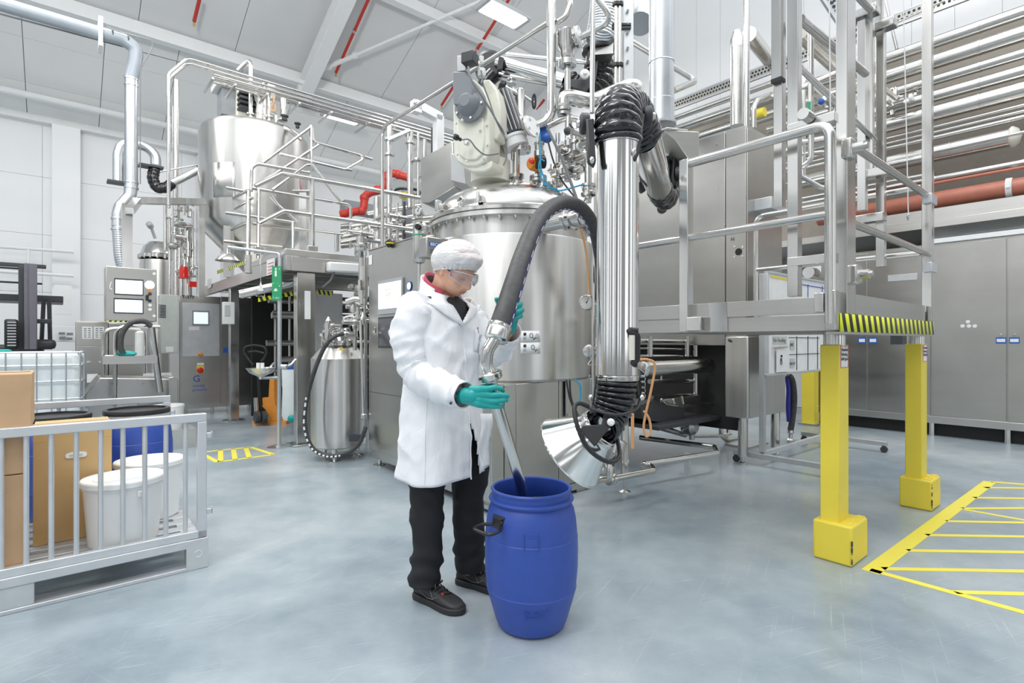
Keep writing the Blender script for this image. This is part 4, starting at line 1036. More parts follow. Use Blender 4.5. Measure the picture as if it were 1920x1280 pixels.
# hose print
def hstrip(i0,i1,a0,a1,mat,nm,lift=.0006):
    m=MB()
    for i in range(i0,i1):
        for (j,k) in ((i,i+1),):
            t=(hc[j+1]-hc[j]).normalized(); nview=(V((0,0,CH))-hc[j]); nview=(nview-t*nview.dot(t)).normalized(); sd=t.cross(nview).normalized()
            t2=(hc[min(k+1,len(hc)-1)]-hc[k]).normalized() if k+1<len(hc) else t; nv2=(V((0,0,CH))-hc[k]); nv2=(nv2-t2*nv2.dot(t2)).normalized(); sd2=t2.cross(nv2).normalized()
            r1=.0475-.004*min(1,j/70)+lift; r2=.0475-.004*min(1,k/70)+lift
            f=lambda p,n_,s_,r,a_: p+(n_*math.cos(a_)+s_*math.sin(a_))*r
            m.quad(f(hc[j],nview,sd,r1,a0),f(hc[k],nv2,sd2,r2,a0),f(hc[k],nv2,sd2,r2,a1),f(hc[j],nview,sd,r1,a1))
    return m.build(nm,mat,hs)
M['hoseblue']=plain('violet_blue_print','#3A3A9A',.5)
hstrip(2,92,R(46),R(76),'hoseblue','blue_stripe')
for i in range(3,90,4): hstrip(i,i+2,R(54),R(64),'paper','white_print',.0011)
# ================================================================ extraction arm
def hosem():
    m,n,l,b=nodes('black_vinyl_duct'); setp(b,rough=.16,col=(.014,.014,.016),coat=.4)
    a=tex(n,l,(1,1,1),34,2,.5); bump(n,l,b,a.outputs[0],.2,.006); return m
M['duct']=hosem()
def corrugated(pts,r,rings,name,par,mat='duct',amp=.10,n=44,rend=None,tw=1.0,sub=8):
    pp=catmull(pts,24); L=len(pp); cum=[0]
    for i in range(1,L): cum.append(cum[-1]+(pp[i]-pp[i-1]).length)
    N=rings*sub; q=[];j=0
    for k in range(N+1):
        s=cum[-1]*k/N
        while j<L-2 and cum[j+1]<s: j+=1
        t=(s-cum[j])/max(1e-6,cum[j+1]-cum[j]); q.append(pp[j].lerp(pp[j+1],min(1,t)))
    T=[(q[min(i+1,N)]-q[max(i-1,0)]).normalized() for i in range(N+1)]
    x,_=perp(T[0]); vs=[];fs=[]
    for i in range(N+1):
        x=(x-T[i]*x.dot(T[i])).normalized(); y=T[i].cross(x)
        rr=r if rend is None else r+(rend-r)*i/N
        c=math.cos(2*math.pi*i/sub); prof=abs(math.sin(math.pi*i/sub))
        for k in range(n):
            a_=2*math.pi*k/n
            w=1-amp*(1-prof)**1.3*(1+.1*math.sin(a_*5+(i//sub)*2.4)) - .035*tw*prof*(.5+.5*math.sin(a_*11+(i//sub)*math.pi+.8*math.sin(2*math.pi*i/sub)))
            vs.append(q[i]+(x*math.cos(a_)+y*math.sin(a_))*rr*w)
    for i in range(N):
        for k in range(n): fs.append((i*n+k,i*n+(k+1)%n,(i+1)*n+(k+1)%n,(i+1)*n+k))
    m=MB(); m.add(vs,fs); return m.build(name,mat,par,smooth=75)
YA=2.12
ta=P(1159,268,YA); tb=P(1157,702,YA)
arm=thing('fume_extractor','polished extraction arm with black corrugated joints, hanging in front of the vat','duct',ta)
m=MB(); m.cyl(ta,tb,.0815,n=64); m.build('front_tube','chrome',arm)
m=MB(); m.lathe(ta-ZX*.012,ZX,[(.0835,0),(.085,.002),(.085,.022),(.0825,.024)],48,cap=False); m.build('clamp_band','pipe',arm)
m=MB(); m.lathe(tb-ZX*.022,ZX,[(.0835,0),(.0855,.002),(.0855,.018),(.0825,.02)],48,cap=False); m.build('clamp_band','pipe',arm)
# upper elbow hose: rises from the tube and turns back towards the mast
l2a=P(1204,256,2.50); l2b=P(1236,352,3.40); ld=(l2b-l2a).normalized()
corrugated([P(1159,270,YA),P(1159,238,YA),P(1161,212,YA+.04),P(1170,203,YA+.15),P(1185,213,YA+.27),l2a+ld*.02],.096,21,'upper_joint_hose',arm,amp=.12)
m=MB(); m.cyl(l2a,l2b,.077,n=48); m.build('middle_tube','chrome',arm)
m=MB(); o_=V((.055,0,.075)); m.cyl(l2a+o_+ld*.02,l2b+o_*.9-ld*.1,.022,n=20); o2=V((.10,0,.03)); m.build('spring_tube','chrome',arm)
m=MB(); m.cyl(l2a+o_+ld*.018,l2a+o_+ld*.021,.018,n=16); m.build('spring_tube_bore','dark',arm)
m=MB(); m.tube([l2a-V((.08,0,-.0))+ld*.25,l2b-V((.095,0,.02))],.008,8); m.build('spring_rod','pipe',arm)
# lower elbow to the mast collar
mb_=P(1250,318,3.66)
corrugated([l2b-ld*.01,P(1240,362,3.50),P(1248,370,3.60),P(1252,352,3.68),P(1250,330,3.69),P(1248,295,3.69)],.084,9,'lower_joint_hose',arm,amp=.10)
m=MB(); m.lathe(P(1248,306,3.69),ZX,[(.078,0),(.078,.07),(.082,.072),(.082,.10),(.105,.10),(.105,.17),(.08,.175)],32); m.build('swivel_collar','dgrey',arm)
m=MB(); m.lathe(P(1248,300,3.69),ZX,[(.081,0),(.083,.004),(.083,.055),(.08,.06)],32,cap=False); m.build('steel_collar','pipe',arm)
# joint brackets and pivots
def plate(pts,ext,name,mat='black',bev=.006,par=arm):
    m=MB(); m.prism([P(*p) for p in pts],V(ext)); return m.build(name,mat,par,bevel=bev)
def pivot(c,d,r,par=arm,mat='dgrey'):
    d=V(d).normalized(); m=MB(); m.lathe(V(c),d,[(r*.9,0),(r,.006),(r,.03),(r*.8,.036)],24); o=m.build('pivot_disc',mat,par)
    m=MB(); m.lathe(V(c)+d*.036,d,[(.012,0),(.016,.002),(.016,.008),(.012,.014)],12); m.build('pivot_bolt','pipe',o)
plate([(1099,222,2.10),(1114,221,2.10),(1115,270,2.08),(1118,300,2.05),(1116,310,2.05),(1103,300,2.05),(1102,270,2.07)],(0,.045,0),'side_bracket')
plate([(1199,206,2.14),(1210,214,2.14),(1205,246,2.10),(1201,282,2.06),(1192,303,2.05),(1175,290,2.05),(1176,270,2.05),(1190,266,2.07)],(.0,.045,0),'side_bracket')
for u,v,Y in ((1110,300,2.045),(1189,284,2.045)):
    m=MB(); c=P(u,v,Y); m.sph(c,.011,10,6,(.8,.5,1.3)); m.build('cap_screw','pipe',arm)
pivot(P(1104,232,2.16),(-1,0,0),.042); pivot(P(1206,219,2.2),(1,-.15,0),.042)
plate([(1215,248,2.4),(1222,252,2.4),(1243,330,3.0),(1236,332,3.0)],(.02,.03,0),'link_rod','alugrey')
plate([(1259,274,3.55),(1270,280,3.55),(1276,322,3.55),(1277,345,3.55),(1268,352,3.5),(1262,330,3.5),(1264,300,3.55)],(0,.05,0),'side_bracket')
pivot(P(1268,325,3.52),(1,-.5,0),.042)
plate([(1195,336,3.2),(1203,343,3.2),(1212,356,3.2),(1205,360,3.2),(1198,352,3.2)],(0,.05,0),'side_bracket')
# mast duct and mounting plate
mast=thing('mast_duct','tall shiny round duct rising out of the frame from the arm bracket','duct',P(1240,236,3.69))
m=MB(); q=P(1240,236,3.69); m.lathe(q,ZX,[(.098,0),(.1,.004),(.1,.02),(.088,.024),(.088,.17),(.083,.175),(.083,3.2)],48); m.build('duct','galv',mast)
m=MB(); m.lathe(P(1240,120,3.69),ZX,[(.084,0),(.0865,.004),(.084,.008)],48,cap=False); m.build('duct_seam','galv',mast)
br=thing('mast_bracket','folded steel bracket plate carrying the arm and mast duct','bracket',P(1270,262,3.5))
m=MB(); m.prism([P(*q,3.40) for q in ((1246,243),(1311,247),(1311,292),(1302,298),(1290,297),(1266,262),(1250,250))],V((.0,.30,0))); m.build('side_plate','steel_h',br,bevel=.004)
pz=P(1248,244,3.4).z
poly=[V((p.x,p.y,pz)) for p in (P(1196,240,3.9),P(1262,240,4.0),P(1300,243,3.7),P(1290,243,3.42),P(1250,243,3.38),P(1212,243,3.5))]; m=MB(); m.prism(poly,ZX*.012); m.build('top_plate','steel_h',br,bevel=.003)
# lower hose and hood
na_=P(1117,809,2.07); axd=V((-.62,.33,-.60)).normalized()
corrugated([P(1156,702,YA),P(1155,725,YA),P(1152,750,YA),P(1144,776,YA),P(1131,795,2.1),na_-axd*.02],.086,12,'lower_hose',arm,amp=.14,rend=.077)
hd=thing('extraction_hood','flared polished cone hood at the end of the extraction arm','hood',na_)
m=MB(); m.lathe(na_-axd*.03,axd,[(.078,0),(.081,.002),(.081,.03),(.083,.04),(.158,.165),(.161,.165),(.161,.170),(.157,.170),(.08,.045),(.075,.0)],64,cap=False); m.build('cone','chrome',hd,smooth=25)
m=MB(); m.lathe(na_-axd*.02,axd,[(.0815,0),(.084,.003),(.084,.016),(.0815,.019)],48,cap=False); m.build('clamp_band','pipe',hd)
m=MB(); lp=[P(1103,762,2.02),P(1085,756,2.0),P(1077,766,1.98),P(1083,800,1.95),P(1101,838,1.94),P(1127,860,1.95),P(1148,866,1.98),P(1161,855,2.03),P(1159,832,2.08),P(1150,800,2.12)]
m.tube(catmull(lp,8),.0085,12); m.build('handle_ring','black',hd)
m=MB(); lp=[P(1103,764,2.02),P(1140,776,1.98),P(1170,776,2.0),P(1195,764,2.06),P(1201,742,2.12)]; m.tube(catmull(lp,8),.006,10); m.build('handle_bar','black',hd)
m=MB(); m.prism([P(1134,772,2.0),P(1151,773,2.0),P(1153,790,1.98),P(1115,838,1.96),P(1088,806,1.97),P(1092,798,1.98),P(1128,796,1.99)],V((0,.012,0))); m.build('joint_plate','black',hd,bevel=.003)
m=MB(); m.lathe(P(1145,791,1.975),V((0,-1,0)),[(.014,0),(.014,.006),(.008,.012)],16); m.build('pivot_bolt','white',hd)
# grab handle and lever at tube foot
m=MB(); m.tube([P(1197,619,2.04),P(1176,617,2.05),P(1174,682,2.06),P(1194,684,2.06)],.010,10,fil=.02); m.tube([P(1175,620,2.05),P(1196,626,2.04),P(1195,678,2.05),P(1176,681,2.06)],.011,10,fil=.02); m.build('grab_handle','black',arm)
m=MB(); m.cyl(P(1185,628,2.04),P(1185,674,2.05),.012); m.build('handle_grip','cream',arm)
plate([(1188,690,2.08),(1194,692,2.08),(1201,742,2.1),(1196,748,2.1),(1189,720,2.09)],(0,.012,0),'side_lever')
plate([(1118,705,2.03),(1121,705,2.03),(1114,760,2.03),(1110,760,2.03)],(0,.012,0),'side_lever')
for u,v in ((1203,745),(1108,745)): m=MB(); m.sph(P(u,v,2.06),.012,12,8); m.build('knob','pipe',arm)
m=MB(); m.tube([P(1198,690,2.1)]+[P(1206+4*math.cos(t*1.2),700+t*2.0+4*math.sin(t*1.2),2.12) for t in range(24)],.0018,5); m.build('spring_coil','pipe',arm)
# orange cable loop behind the arm
def cable(name,lab,pts,r,mat,n=8): 
    m=MB(); m.tube(catmull([V(p) for p in pts],8),r,n); return one(name,lab,'cable',m,mat)
cable('power_cable','thin orange cable looping beside the lower joint of the arm',[P(1196,674,2.6),P(1215,674,2.6),P(1228,684,2.6),P(1222,725,2.6),P(1212,770,2.6),P(1207,800,2.6),P(1212,818,2.6),P(1220,808,2.6),P(1217,785,2.6),P(1207,770,2.6)],.006,'cableo')
cable('hanging_strap','short tan strap hanging under the arm beside the pipe foot',[P(1186,775,2.6),P(1186,840,2.6)],.008,'cableo')
for k,(pts,mt,lb) in enumerate((([P(1062,712,4.0),P(1068,745,4.0),P(1078,770,4.0),P(1092,800,3.9)],'cable','black cable hanging below the vat beside the stand seam'),([P(1068,712,4.0),P(1072,750,4.0),P(1090,790,3.9)],'cable','second black cable hanging below the vat'),([P(1078,712,4.0),P(1087,722,4.0),P(1088,745,4.0),P(1082,760,4.0)],'cablec','cyan air line curling below the vat'))):
    cable('hanging_cable',lb,pts,.007,mt)
# ================================================================ gearbox and motor on the lid
GD=V((-.42,-.9,0)).normalized()  # facing direction of its front plate
gs=GD.cross(ZX); 
gy=4.45
def gq(u,v,Y=gy): return P(u,v,Y)
gb=thing('gearbox_drive','cream painted gearbox drive with grey input cap standing on the vat lid','motor',P(893,330,4.6))
def gpoly(pts,Y,depth,name,mat,bev,par=gb):
    base=P(893,250,Y); out=[]
    for u,v in pts:
        r=ray(u,v); t=(base-V((0,0,CH))).dot(GD)/r.dot(GD); out.append(V((0,0,CH))+r*t)
    m=MB(); m.prism(out,-GD*depth); return m.build(name,mat,par,bevel=bev), out
hs_pts=[(849,185),(853,160),(870,150),(888,148),(905,165),(915,190),(917,225),(918,262),(917,290),(910,303),(893,312),(873,312),(857,303),(850,290),(849,250)]
gpoly(hs_pts,4.32,.2,'housing','cream',.015)
gpoly([(857,222),(905,220),(908,260),(905,288),(893,299),(873,300),(860,290),(856,262)],4.30,.06,'front_cover','cream',.01)
gpoly([(905,150),(917,148),(932,170),(938,200),(938,250),(932,262),(917,262)],4.42,.14,'rear_housing','cream',.012)
gpoly([(862,300),(880,308),(905,308),(922,300),(922,314),(908,322),(884,322),(868,314)],4.34,.25,'base_casting','cream',.012)
c=P(893,296,4.5)
m=MB(); m.lathe(P(926,296,4.55),V((.75,-.66,0)),[(.12,-.1),(.13,-.02),(.155,-.015),(.155,.02),(.10,.03)],36); fl=m.build('round_flange','cream',gb)
m=MB(); m.lathe(P(920,300,4.6),ZX,[(.17,-.2),(.17,-.02),(.13,0)],32); m.build('pedestal','cream',gb)
# grey cap
gc=P(880,195,4.28)
m=MB(); m.lathe(gc,GD,[(.135,-.03),(.14,-.02),(.14,0),(.13,.006),(.1,.012),(.085,.05),(.05,.075),(.045,.08)],40); cap=m.build('input_cap','grey',gb)
for k in range(5):
    x,y=perp(GD); a_=k*2*math.pi/5+.5; p=gc+x*math.cos(a_)*.12+y*math.sin(a_)*.12; m=MB(); m.cyl(p,p+GD*.022,.011,n=6); m.build('bolt','pipe',cap)
tb_,_=gpoly([(848,134),(872,134),(886,158),(886,180),(872,197),(850,196)],4.18,.10,'terminal_box','grey',.008)
gpoly([(857,104),(873,104),(873,132),(857,134)],4.2,.06,'cable_gland','alugrey',.004)
m=MB(); m.box(P(881,111,4.2),(.105,.10,.085),Matrix((gs,GD,ZX)).transposed()); m.build('sensor_box','dgrey',gb,bevel=.006)
m=MB(); m.lathe(P(903,132,4.25),ZX,[(.0,-.06),(.03,-.05),(.035,-.02),(.03,.01),(.01,.02)],16); m.cyl(P(903,118,4.25),P(903,106,4.25),.018); m.build('breather','offw',gb)
# bolts and louvres on housing
for u,v in ((856,232),(858,290),(876,303),(907,298),(914,272),(913,235),(868,226),(900,244)):
    p=P(u,v,4.28); m=MB(); m.cyl(p,p+GD*.02,.010,n=6); m.build('bolt','cream',gb)
for k in range(7):
    m=MB(); p=P(929,186+k*6.5,4.4); m.beam(p-V((.015,0,.0)),p+V((.02,0,.012)),.01,.02); m.build('louvre','dgrey',gb)
m=MB(); q=P(864,262,4.26); m.lathe(q,V((-.7,-.7,.15)),[(.014,0),(.014,.03),(.024,.035),(.024,.065),(.012,.07)],12); m.build('oil_level_plug','black',gb)
m=MB(); m.lathe(P(876,268,4.26),GD,[(.022,-.01),(.022,.02),(.016,.026)],14); m.build('sight_glass','pipe',gb)
cable('sensor_cable','grey cable drooping from the gearbox oil plug',[P(866,262,4.2),P(880,262,4.18),P(893,278,4.2),P(910,290,4.25),P(935,288,4.3)],.006,'cableg')
cable('sensor_cable','grey cable running down the gearbox side from the dark sensor box',[P(878,125,4.15),P(884,150,4.12),P(905,182,4.15),P(925,215,4.2),P(940,245,4.25),P(950,262,4.25)],.008,'cableg')
cable('sensor_cable','thin grey cable from the white breather down to the valves',[P(902,132,4.2),P(907,160,4.2),P(918,190,4.22),P(928,220,4.2),P(945,250,4.25),P(950,290,4.3),P(944,310,4.3)],.006,'cableg')
# finned motor
md_=V((.45,-.45,-.2)).normalized(); mc=P(940,222,4.9); ma=V((.30,.55,.35)).normalized()
m=MB(); m.cyl(P(934,176,4.55),P(962,258,4.55),.10,n=28); mt_=m.build('motor_body','dgrey',gb)
ax_=(P(962,258,4.55)-P(934,176,4.55)).normalized(); x,y=perp(ax_); L_=(P(962,258,4.55)-P(934,176,4.55)).length
for k in range(20):
    a_=2*math.pi*k/20; d=x*math.cos(a_)+y*math.sin(a_); p=P(934,176,4.55)+d*.108; m=MB(); m.beam(p+ax_*.02,p+ax_*(L_-.02),.008,.03,up=d); m.build('cooling_fin','alugrey',mt_)
m=MB(); m.lathe(P(962,258,4.55),ax_,[(.12,0),(.12,.02),(.11,.025),(.11,.09),(.06,.1)],28); m.build('fan_cowl','white',gb)
# ================================================================ aluminium pallet cage, front left
CR=RP(.62,3.34,0)
a1=.62; b0=3.34; BD=1.3; a_l=-1.15; ZT=.845
cg=thing('pallet_cage','low aluminium pallet cage with round bars holding boxes and buckets','cage',CR)
def rbp(par,name,mat,*v,bev=.004,label=None): m=MB(); m.rb(*v); return m.build(name,mat,par,bevel=bev,label=label)
for b_ in (b0,b0+BD-.04):
    rbp(cg,'top_rail','alu',a_l,a1,b_,b_+.04,ZT-.045,ZT); rbp(cg,'lower_rail','alu',a_l,a1,b_,b_+.04,.165,.205); rbp(cg,'base_rail','alu',a_l,a1,b_-.01,b_+.05,.12,.165); rbp(cg,'runner','alu',a_l,a1,b_-.01,b_+.06,0,.02)
    rbp(cg,'corner_post','alu',a1-.045,a1,b_,b_+.04,.165,ZT-.045); rbp(cg,'foot_block','alu',a1-.10,a1+.005,b_-.012,b_+.06,.0,.165); 
    for z in (.30,.72): rbp(cg,'hook_plate','alu',a1,a1+.03,b_+.005,b_+.035,z-.014,z+.014,bev=.002); rbp(cg,'hook_tab','alu',a1+.022,a1+.028,b_+.005,b_+.035,z-.014,z+.022,bev=.001)
    us=[347.5,311,271.5,230.5,189,143,96,49,2] if b_==b0 else None
    av=[AB(PB(u,900,b0+.02))[0] for u in us] if us else [a1-.045-.145*k for k in range(1,11)]
    for a_ in av: m=MB(); m.cyl(RP(a_,b_+.02,.2),RP(a_,b_+.02,ZT-.04),.0115,n=12); m.build('bar','alu',cg)
    for a_ in (-.16,-.95): rbp(cg,'foot_block','alu',a_-.06,a_+.07,b_-.005,b_+.05,.02,.12)
    a_l2=a_l
rbp(cg,'side_beam','alu',a1-.10,a1-.02,b0,b0+BD,.12,.165)
for k in range(9): rbp(cg,'deck_slat','alu',a_l,a1-.02,b0+.06+k*.135,b0+.06+k*.135+.075,.15,.168,bev=.002)
m=MB(); ctr=RP(a1+.006-.05,b0-.0125,.085); m.tube([ctr+AX*(.018*math.cos(t*.45))+ZX*(.018*math.sin(t*.45)) for t in range(-5,7)],.0015,5); m.build('weld_mark','white',cg)
# boxes
def carton(name,lab,a0_,a1_,b0_,b1_,z0,z1,mat,grp=None,tape=True,handle=False):
    t=thing(name,lab,'box',RP((a0_+a1_)/2,(b0_+b1_)/2,z0),grp)
    rbp(t,'carton',mat,a0_,a1_,b0_,b1_,z0,z1,bev=.004)
    m=MB(); m.rb(a0_+.01,a1_-.01,b0_+(b1_-b0_)/2-.002,b0_+(b1_-b0_)/2+.002,z1,z1+.002); m.build('flap_seam','dgrey',t)
    if tape:
        for (x0,x1,zz0,zz1) in ((a0_+.0,a0_+.045,z1-.075,z1+.001),(a1_-.045,a1_,z1-.075,z1+.001),(a0_,a0_+.045,z0,z0+.06),(a1_-.045,a1_,z0,z0+.06)):
            m=MB(); m.rb(x0,x1,b0_-.001,b0_,zz0,zz1); m.build('tape_end','tape',t)
        m=MB(); m.rb(a0_,a1_,(b0_+b1_)/2-.025,(b0_+b1_)/2+.025,z1,z1+.0015); m.build('tape_strip','tape',t)
    if handle:
        c=RP((a0_+a1_)/2+.01,b0_-.002,z0+(z1-z0)*.74); m=MB(); 
        pts=[c+AX*x+ZX*z for x,z in [(-.036,-.014),(.036,-.014),(.044,-.008),(.046,0),(.044,.008),(.036,.014),(.02,.017),(-.02,.017),(-.036,.014),(-.044,.008),(-.046,0),(-.044,-.008)]]
        m.prism(pts,-BX*.004); h=m.build('handle_insert','white',t); m=MB(); m.box(c-BX*.005,(.056,.002,.011)); m.build('handle_hole','greybox',h)
    return t
carton('carton','tall kraft carton with taped edges and white plastic handle insert',-.107,.223,3.74,4.06,.17,.786,'cardl',handle=True)
carton('carton','lowest kraft carton of the stack at the left picture edge',-.52,-.12,3.385,3.72,.17,.62,'card','stacked kraft cartons',tape=False)
carton('carton','middle flat kraft carton of the stack at the left picture edge',-.52,-.12,3.385,3.72,.624,.83,'card','stacked kraft cartons',tape=False)
carton('carton','topmost kraft carton of the stack rising above the cage rail',-.515,-.10,3.37,3.73,.834,1.09,'card','stacked kraft cartons',tape=False)
for z_ in (.35,.42): m=MB(); m.rb(-.4,-.33,3.384,3.386,z_,z_+.004); one('carton_mark','short black print line on the lowest carton' if z_<.4 else 'upper short black print line on the lowest carton','mark',m,'ink')
# buckets
def bucket(c,r,h,lab,grp,name='bucket',lid=True,mat='bucket'):
    c=V(c); t=thing(name,lab,'bucket',c,grp)
    m=MB(); m.lathe(c,ZX,[(r*.80,0),(r*.82,.005),(r*.93,h*.86),(r*.95,h*.86+.002),(r*.95,h*.9),(r*.93,h*.92),(r*.93,h-.02)]+([(r*.9,h-.02)] if lid else [(r*.90,h-.02),(r*.78,.01),(0,.01)]),48); m.build('pail',mat,t,smooth=30)
    if lid:
        m=MB(); m.lathe(c,ZX,[(r*.94,h-.03),(r*1.0,h-.03),(r*1.0,h-.006),(r*.98,h),(r*.9,h),(r*.88,h-.006),(r*.72,h-.006),(r*.70,h-.001),(0,h-.001)],48,cap=False); m.build('lid',mat,t,smooth=30)
        for k in (0,1):
            d=V((math.cos(2.6+k*math.pi),math.sin(2.6+k*math.pi),0)); m=MB(); m.box(c+d*(r*.97)+ZX*(h*.80),(.03,.02,.03),Matrix((d.cross(ZX),d,ZX)).transposed()); m.build('handle_lug',mat,t,bevel=.003)
    return t
bucket(RP(.265,3.56,.17),.19,.345,'nearer white plastic bucket with lid inside the cage','white lidded buckets','bucket')
bucket(RP(.425,3.97,.17),.185,.345,'farther white plastic bucket with lid beside the blue drum','white lidded buckets','bucket')
def cdrum(c,lab):
    t=thing('lidded_drum',lab,'drum',c,'blue drums with black lids'); drum_mesh(t,V(c),'blue')
    m=MB(); m.lathe(V(c),ZX,[(.183,.585),(.190,.587),(.190,.612),(.186,.618),(.165,.62),(.163,.606),(0,.606)],48,cap=False); m.build('lid','black',t)
    m=MB(); m.lathe(V(c),ZX,[(.178,.557),(.192,.56),(.192,.585),(.178,.588)],48,cap=False); m.build('clamp_ring','alu',t)
    drum_handle(t,V(c),R(222)); return t
cdrum(RP(.40,4.40,.17),'blue drum with black lid beside the white buckets in the cage'); cdrum(RP(-.03,4.36,.17),'blue drum with black lid hidden behind the taped carton')
# ================================================================ IBC tote behind
ib=thing('liquid_tote','white caged liquid tote on the far side of the aluminium cage','container',RP(-.3,7.6,0))
ia0,ia1,ib0,ib1=-1.1,AB(PB(157,700,7.1))[0],7.1,8.2
rbp(ib,'tank','ibc',ia0+.03,ia1-.03,ib0+.03,ib1-.03,.18,1.13,bev=.06)
m=MB(); m.lathe(RP(ia0+.62,ib0+.45,1.13),ZX,[(.1,0),(.1,.02),(.08,.03)],24); m.build('fill_cap','teal',ib)
for z in (.3,.48,.66,.84,1.0,1.13):
    m=MB(); m.tube([RP(ia0,ib0,z),RP(ia1,ib0,z),RP(ia1,ib1,z)],.010,8,fil=.05); m.build('cage_tube','galv',ib)
n_=11
for k in range(n_+1):
    a_=ia0+.03+(ia1-ia0-.06)*k/n_; m=MB(); m.cyl(RP(a_,ib0-.008,.15),RP(a_,ib0-.008,1.13),.008,n=8); m.build('cage_bar','galv',ib)
for k in range(1,8): m=MB(); b_=ib0+(ib1-ib0)*k/8; m.cyl(RP(ia1+.008,b_,.15),RP(ia1+.008,b_,1.13),.008,n=8); m.build('cage_bar','galv',ib)
rbp(ib,'pallet_base','galv',ia0,ia1,ib0,ib1,.0,.15)
# ================================================================ forklift
M['fork']=plain('grey_violet_mast_steel','#6C6B74',.45)
fk=thing('forklift','dark forklift with tall twin mast standing before the white wall','forklift',P(60,640,8.6)*1)
def fbox(u0,u1,y0,y1,Y,dep,name,mat,bev=.01):
    p0=P(u0,y0,Y); p1=P(u1,y1,Y); m=MB(); c=(p0+p1)/2+BX*dep/2; m.box(c,(abs(p1.x-p0.x)/.7637*.85,dep,abs(p0.z-p1.z)),RM); return m.build(name,mat,fk,bevel=bev)
fbox(47,55,493,655,8.5,.12,'mast_channel','fork'); fbox(57,67,494,655,8.5,.12,'mast_channel','fork'); fbox(36,43,498,655,8.6,.1,'mast_channel','dgrey')
fbox(-20,66,492,499,8.6,.1,'mast_cross_head','dgrey'); fbox(-20,50,500,503,8.7,.1,'overhead_guard','dgrey'); fbox(-20,60,527,530,8.7,.1,'guard_bar','dgrey'); fbox(-10,95,552,564,8.9,.9,'overhead_guard','dgrey')
fbox(12,29,598,655,8.3,.25,'battery_hose_stack','black',.03); fbox(66,98,636,655,8.8,.5,'bonnet','dgrey',.06); fbox(-30,60,646,720,8.8,.8,'chassis','dgrey',.05)
for u0,u1 in ((82,78),(92,94)): m=MB(); m.cyl(P(u0,560,9),P(u1,640,9),.03,n=8); m.build('guard_pillar','dgrey',fk)
for k in range(9): m=MB(); q=P(22,604+k*5.4,8.25); m.box(q,(.1,.03,.02)); m.build('rib','alugrey',fk)
fbox(70,92,598,606,8.7,.15,'mirror_bar','dgrey')
for u_ in (10,55): m=MB(); q=P(u_,705,8.6); q.z=.25; m.cyl(q-BX*.1,q+BX*.1,.25,n=28); m.build('wheel','rubber',fk)
# white handrail at the wall
m=MB(); 
for y0,y1 in ((462,472),(508,517)): m.tube([PB(-20,y0-1,15.4),PB(138,y1,15.4)],.035,8)
m.cyl(PB(53,465,15.4),PB(53,513,15.4),.03)
one('wall_handrail','white two-bar handrail running before the white wall','handrail',m,'white')
# white switch box near pillar
sb_=thing('switch_box','small white junction box with four sockets beside the forklift','box',P(121,620,11))
m=MB(); m.box(P(121,626,11),(.5,.15,.32)); m.build('box','white',sb_,bevel=.01)
for u,v in ((116,625),(131,626),(117,634),(130,635)): m=MB(); m.box(P(u,v,10.85),(.1,.04,.05)); m.build('socket','grey',sb_)
m=MB(); m.box(P(118,562,11),(.28,.12,.6)); one('distribution_board','pale distribution box above the small junction box','box',m,'white')
# ================================================================ left background cabinets
LB=10.4
def frontcab(name,lab,u0,u1,yt,b_,dep,z0,mat,cat='cabinet',zt=None):
    pl_=PB(u0,yt,b_); pr_=PB(u1,yt,b_); a0_=AB(pl_)[0]; a1_=AB(pr_)[0]; z1=zt or pl_.z
    t=thing(name,lab,cat,RP((a0_+a1_)/2,b_+dep/2,0)); rbp(t,'body',mat,a0_,a1_,b_,b_+dep,z0,z1,bev=.005); return t,a0_,a1_,z1
def brect(par,b_,u0,u1,y0,y1,name,mat,o=.01,th=.01,bev=.002):
    p0=PB(u0,y0,b_); p1=PB(u1,y1,b_); p2=PB(u0,y1,b_); m=MB(); m.rb(AB(p0)[0],AB(p1)[0],b_-o,b_-o+th,p2.z,p0.z); return m.build(name,mat,par,bevel=bev)
c1,ca0,ca1,cz=frontcab('switchgear_cabinet','two-door steel switchgear cabinet with small touch screen left of the mezzanine post',336,490,553,LB,.8,.2,'steel_d')
brect(c1,LB,337,412,556,757,'door','steel_d',.02,.018); brect(c1,LB,414,489,556,757,'door','steel_d',.02,.018)
brect(c1,LB,341,411,567,668,'window_panel','alu',.03,.01); sc_=brect(c1,LB,360,391,582,609,'screen_bezel','grey',.05,.02); brect(c1,LB,362,389,585,607,'display','scr_b',.054,.005)
brect(c1,LB,353,373,612,619,'name_label','paper',.034,.003); brect(c1,LB,369,382,680,685,'small_label','paper',.024,.003)
q=PB(375.5,664,LB-.03); m=MB(); m.lathe(q,-BX,[(.035,0),(.035,.03),(.02,.05)],14); m.build('emergency_knob','orange',c1)
brect(c1,LB,368,382,686,700,'switch_plate','yellow',.03,.01); q=PB(375,694,LB-.035); m=MB(); m.lathe(q,-BX,[(.05,0),(.05,.03),(.03,.04)],14); m.build('main_switch','redp',c1)
text('T-377',.075,PB(341,559,LB-.024),AX,ZX,'ink',c1,name='lettering',fat=.002)
text('G',.16,PB(361,716,LB-.024),AX,ZX,'inkblue',c1); text('mixing\nprocess',.07,PB(361,719,LB-.024)-ZX*.06,AX,ZX,'inkblue',c1)
brect(c1,LB,418,429,652,661,'display','bluep',.03,.01)
rbp(c1,'plinth','steel_h',ca0,ca1,LB+.02,LB+.1,.10,.2)
for u in (350,400,430,470): a_=AB(PB(u,700,LB))[0]; m=MB(); m.cyl(RP(a_,LB+.1,0),RP(a_,LB+.1,.12),.03); m.build('foot','pipe',c1)
wb=thing('vented_box','light grey vented controller box on the left flank of the switchgear','box',PB(318,610,LB-.3))
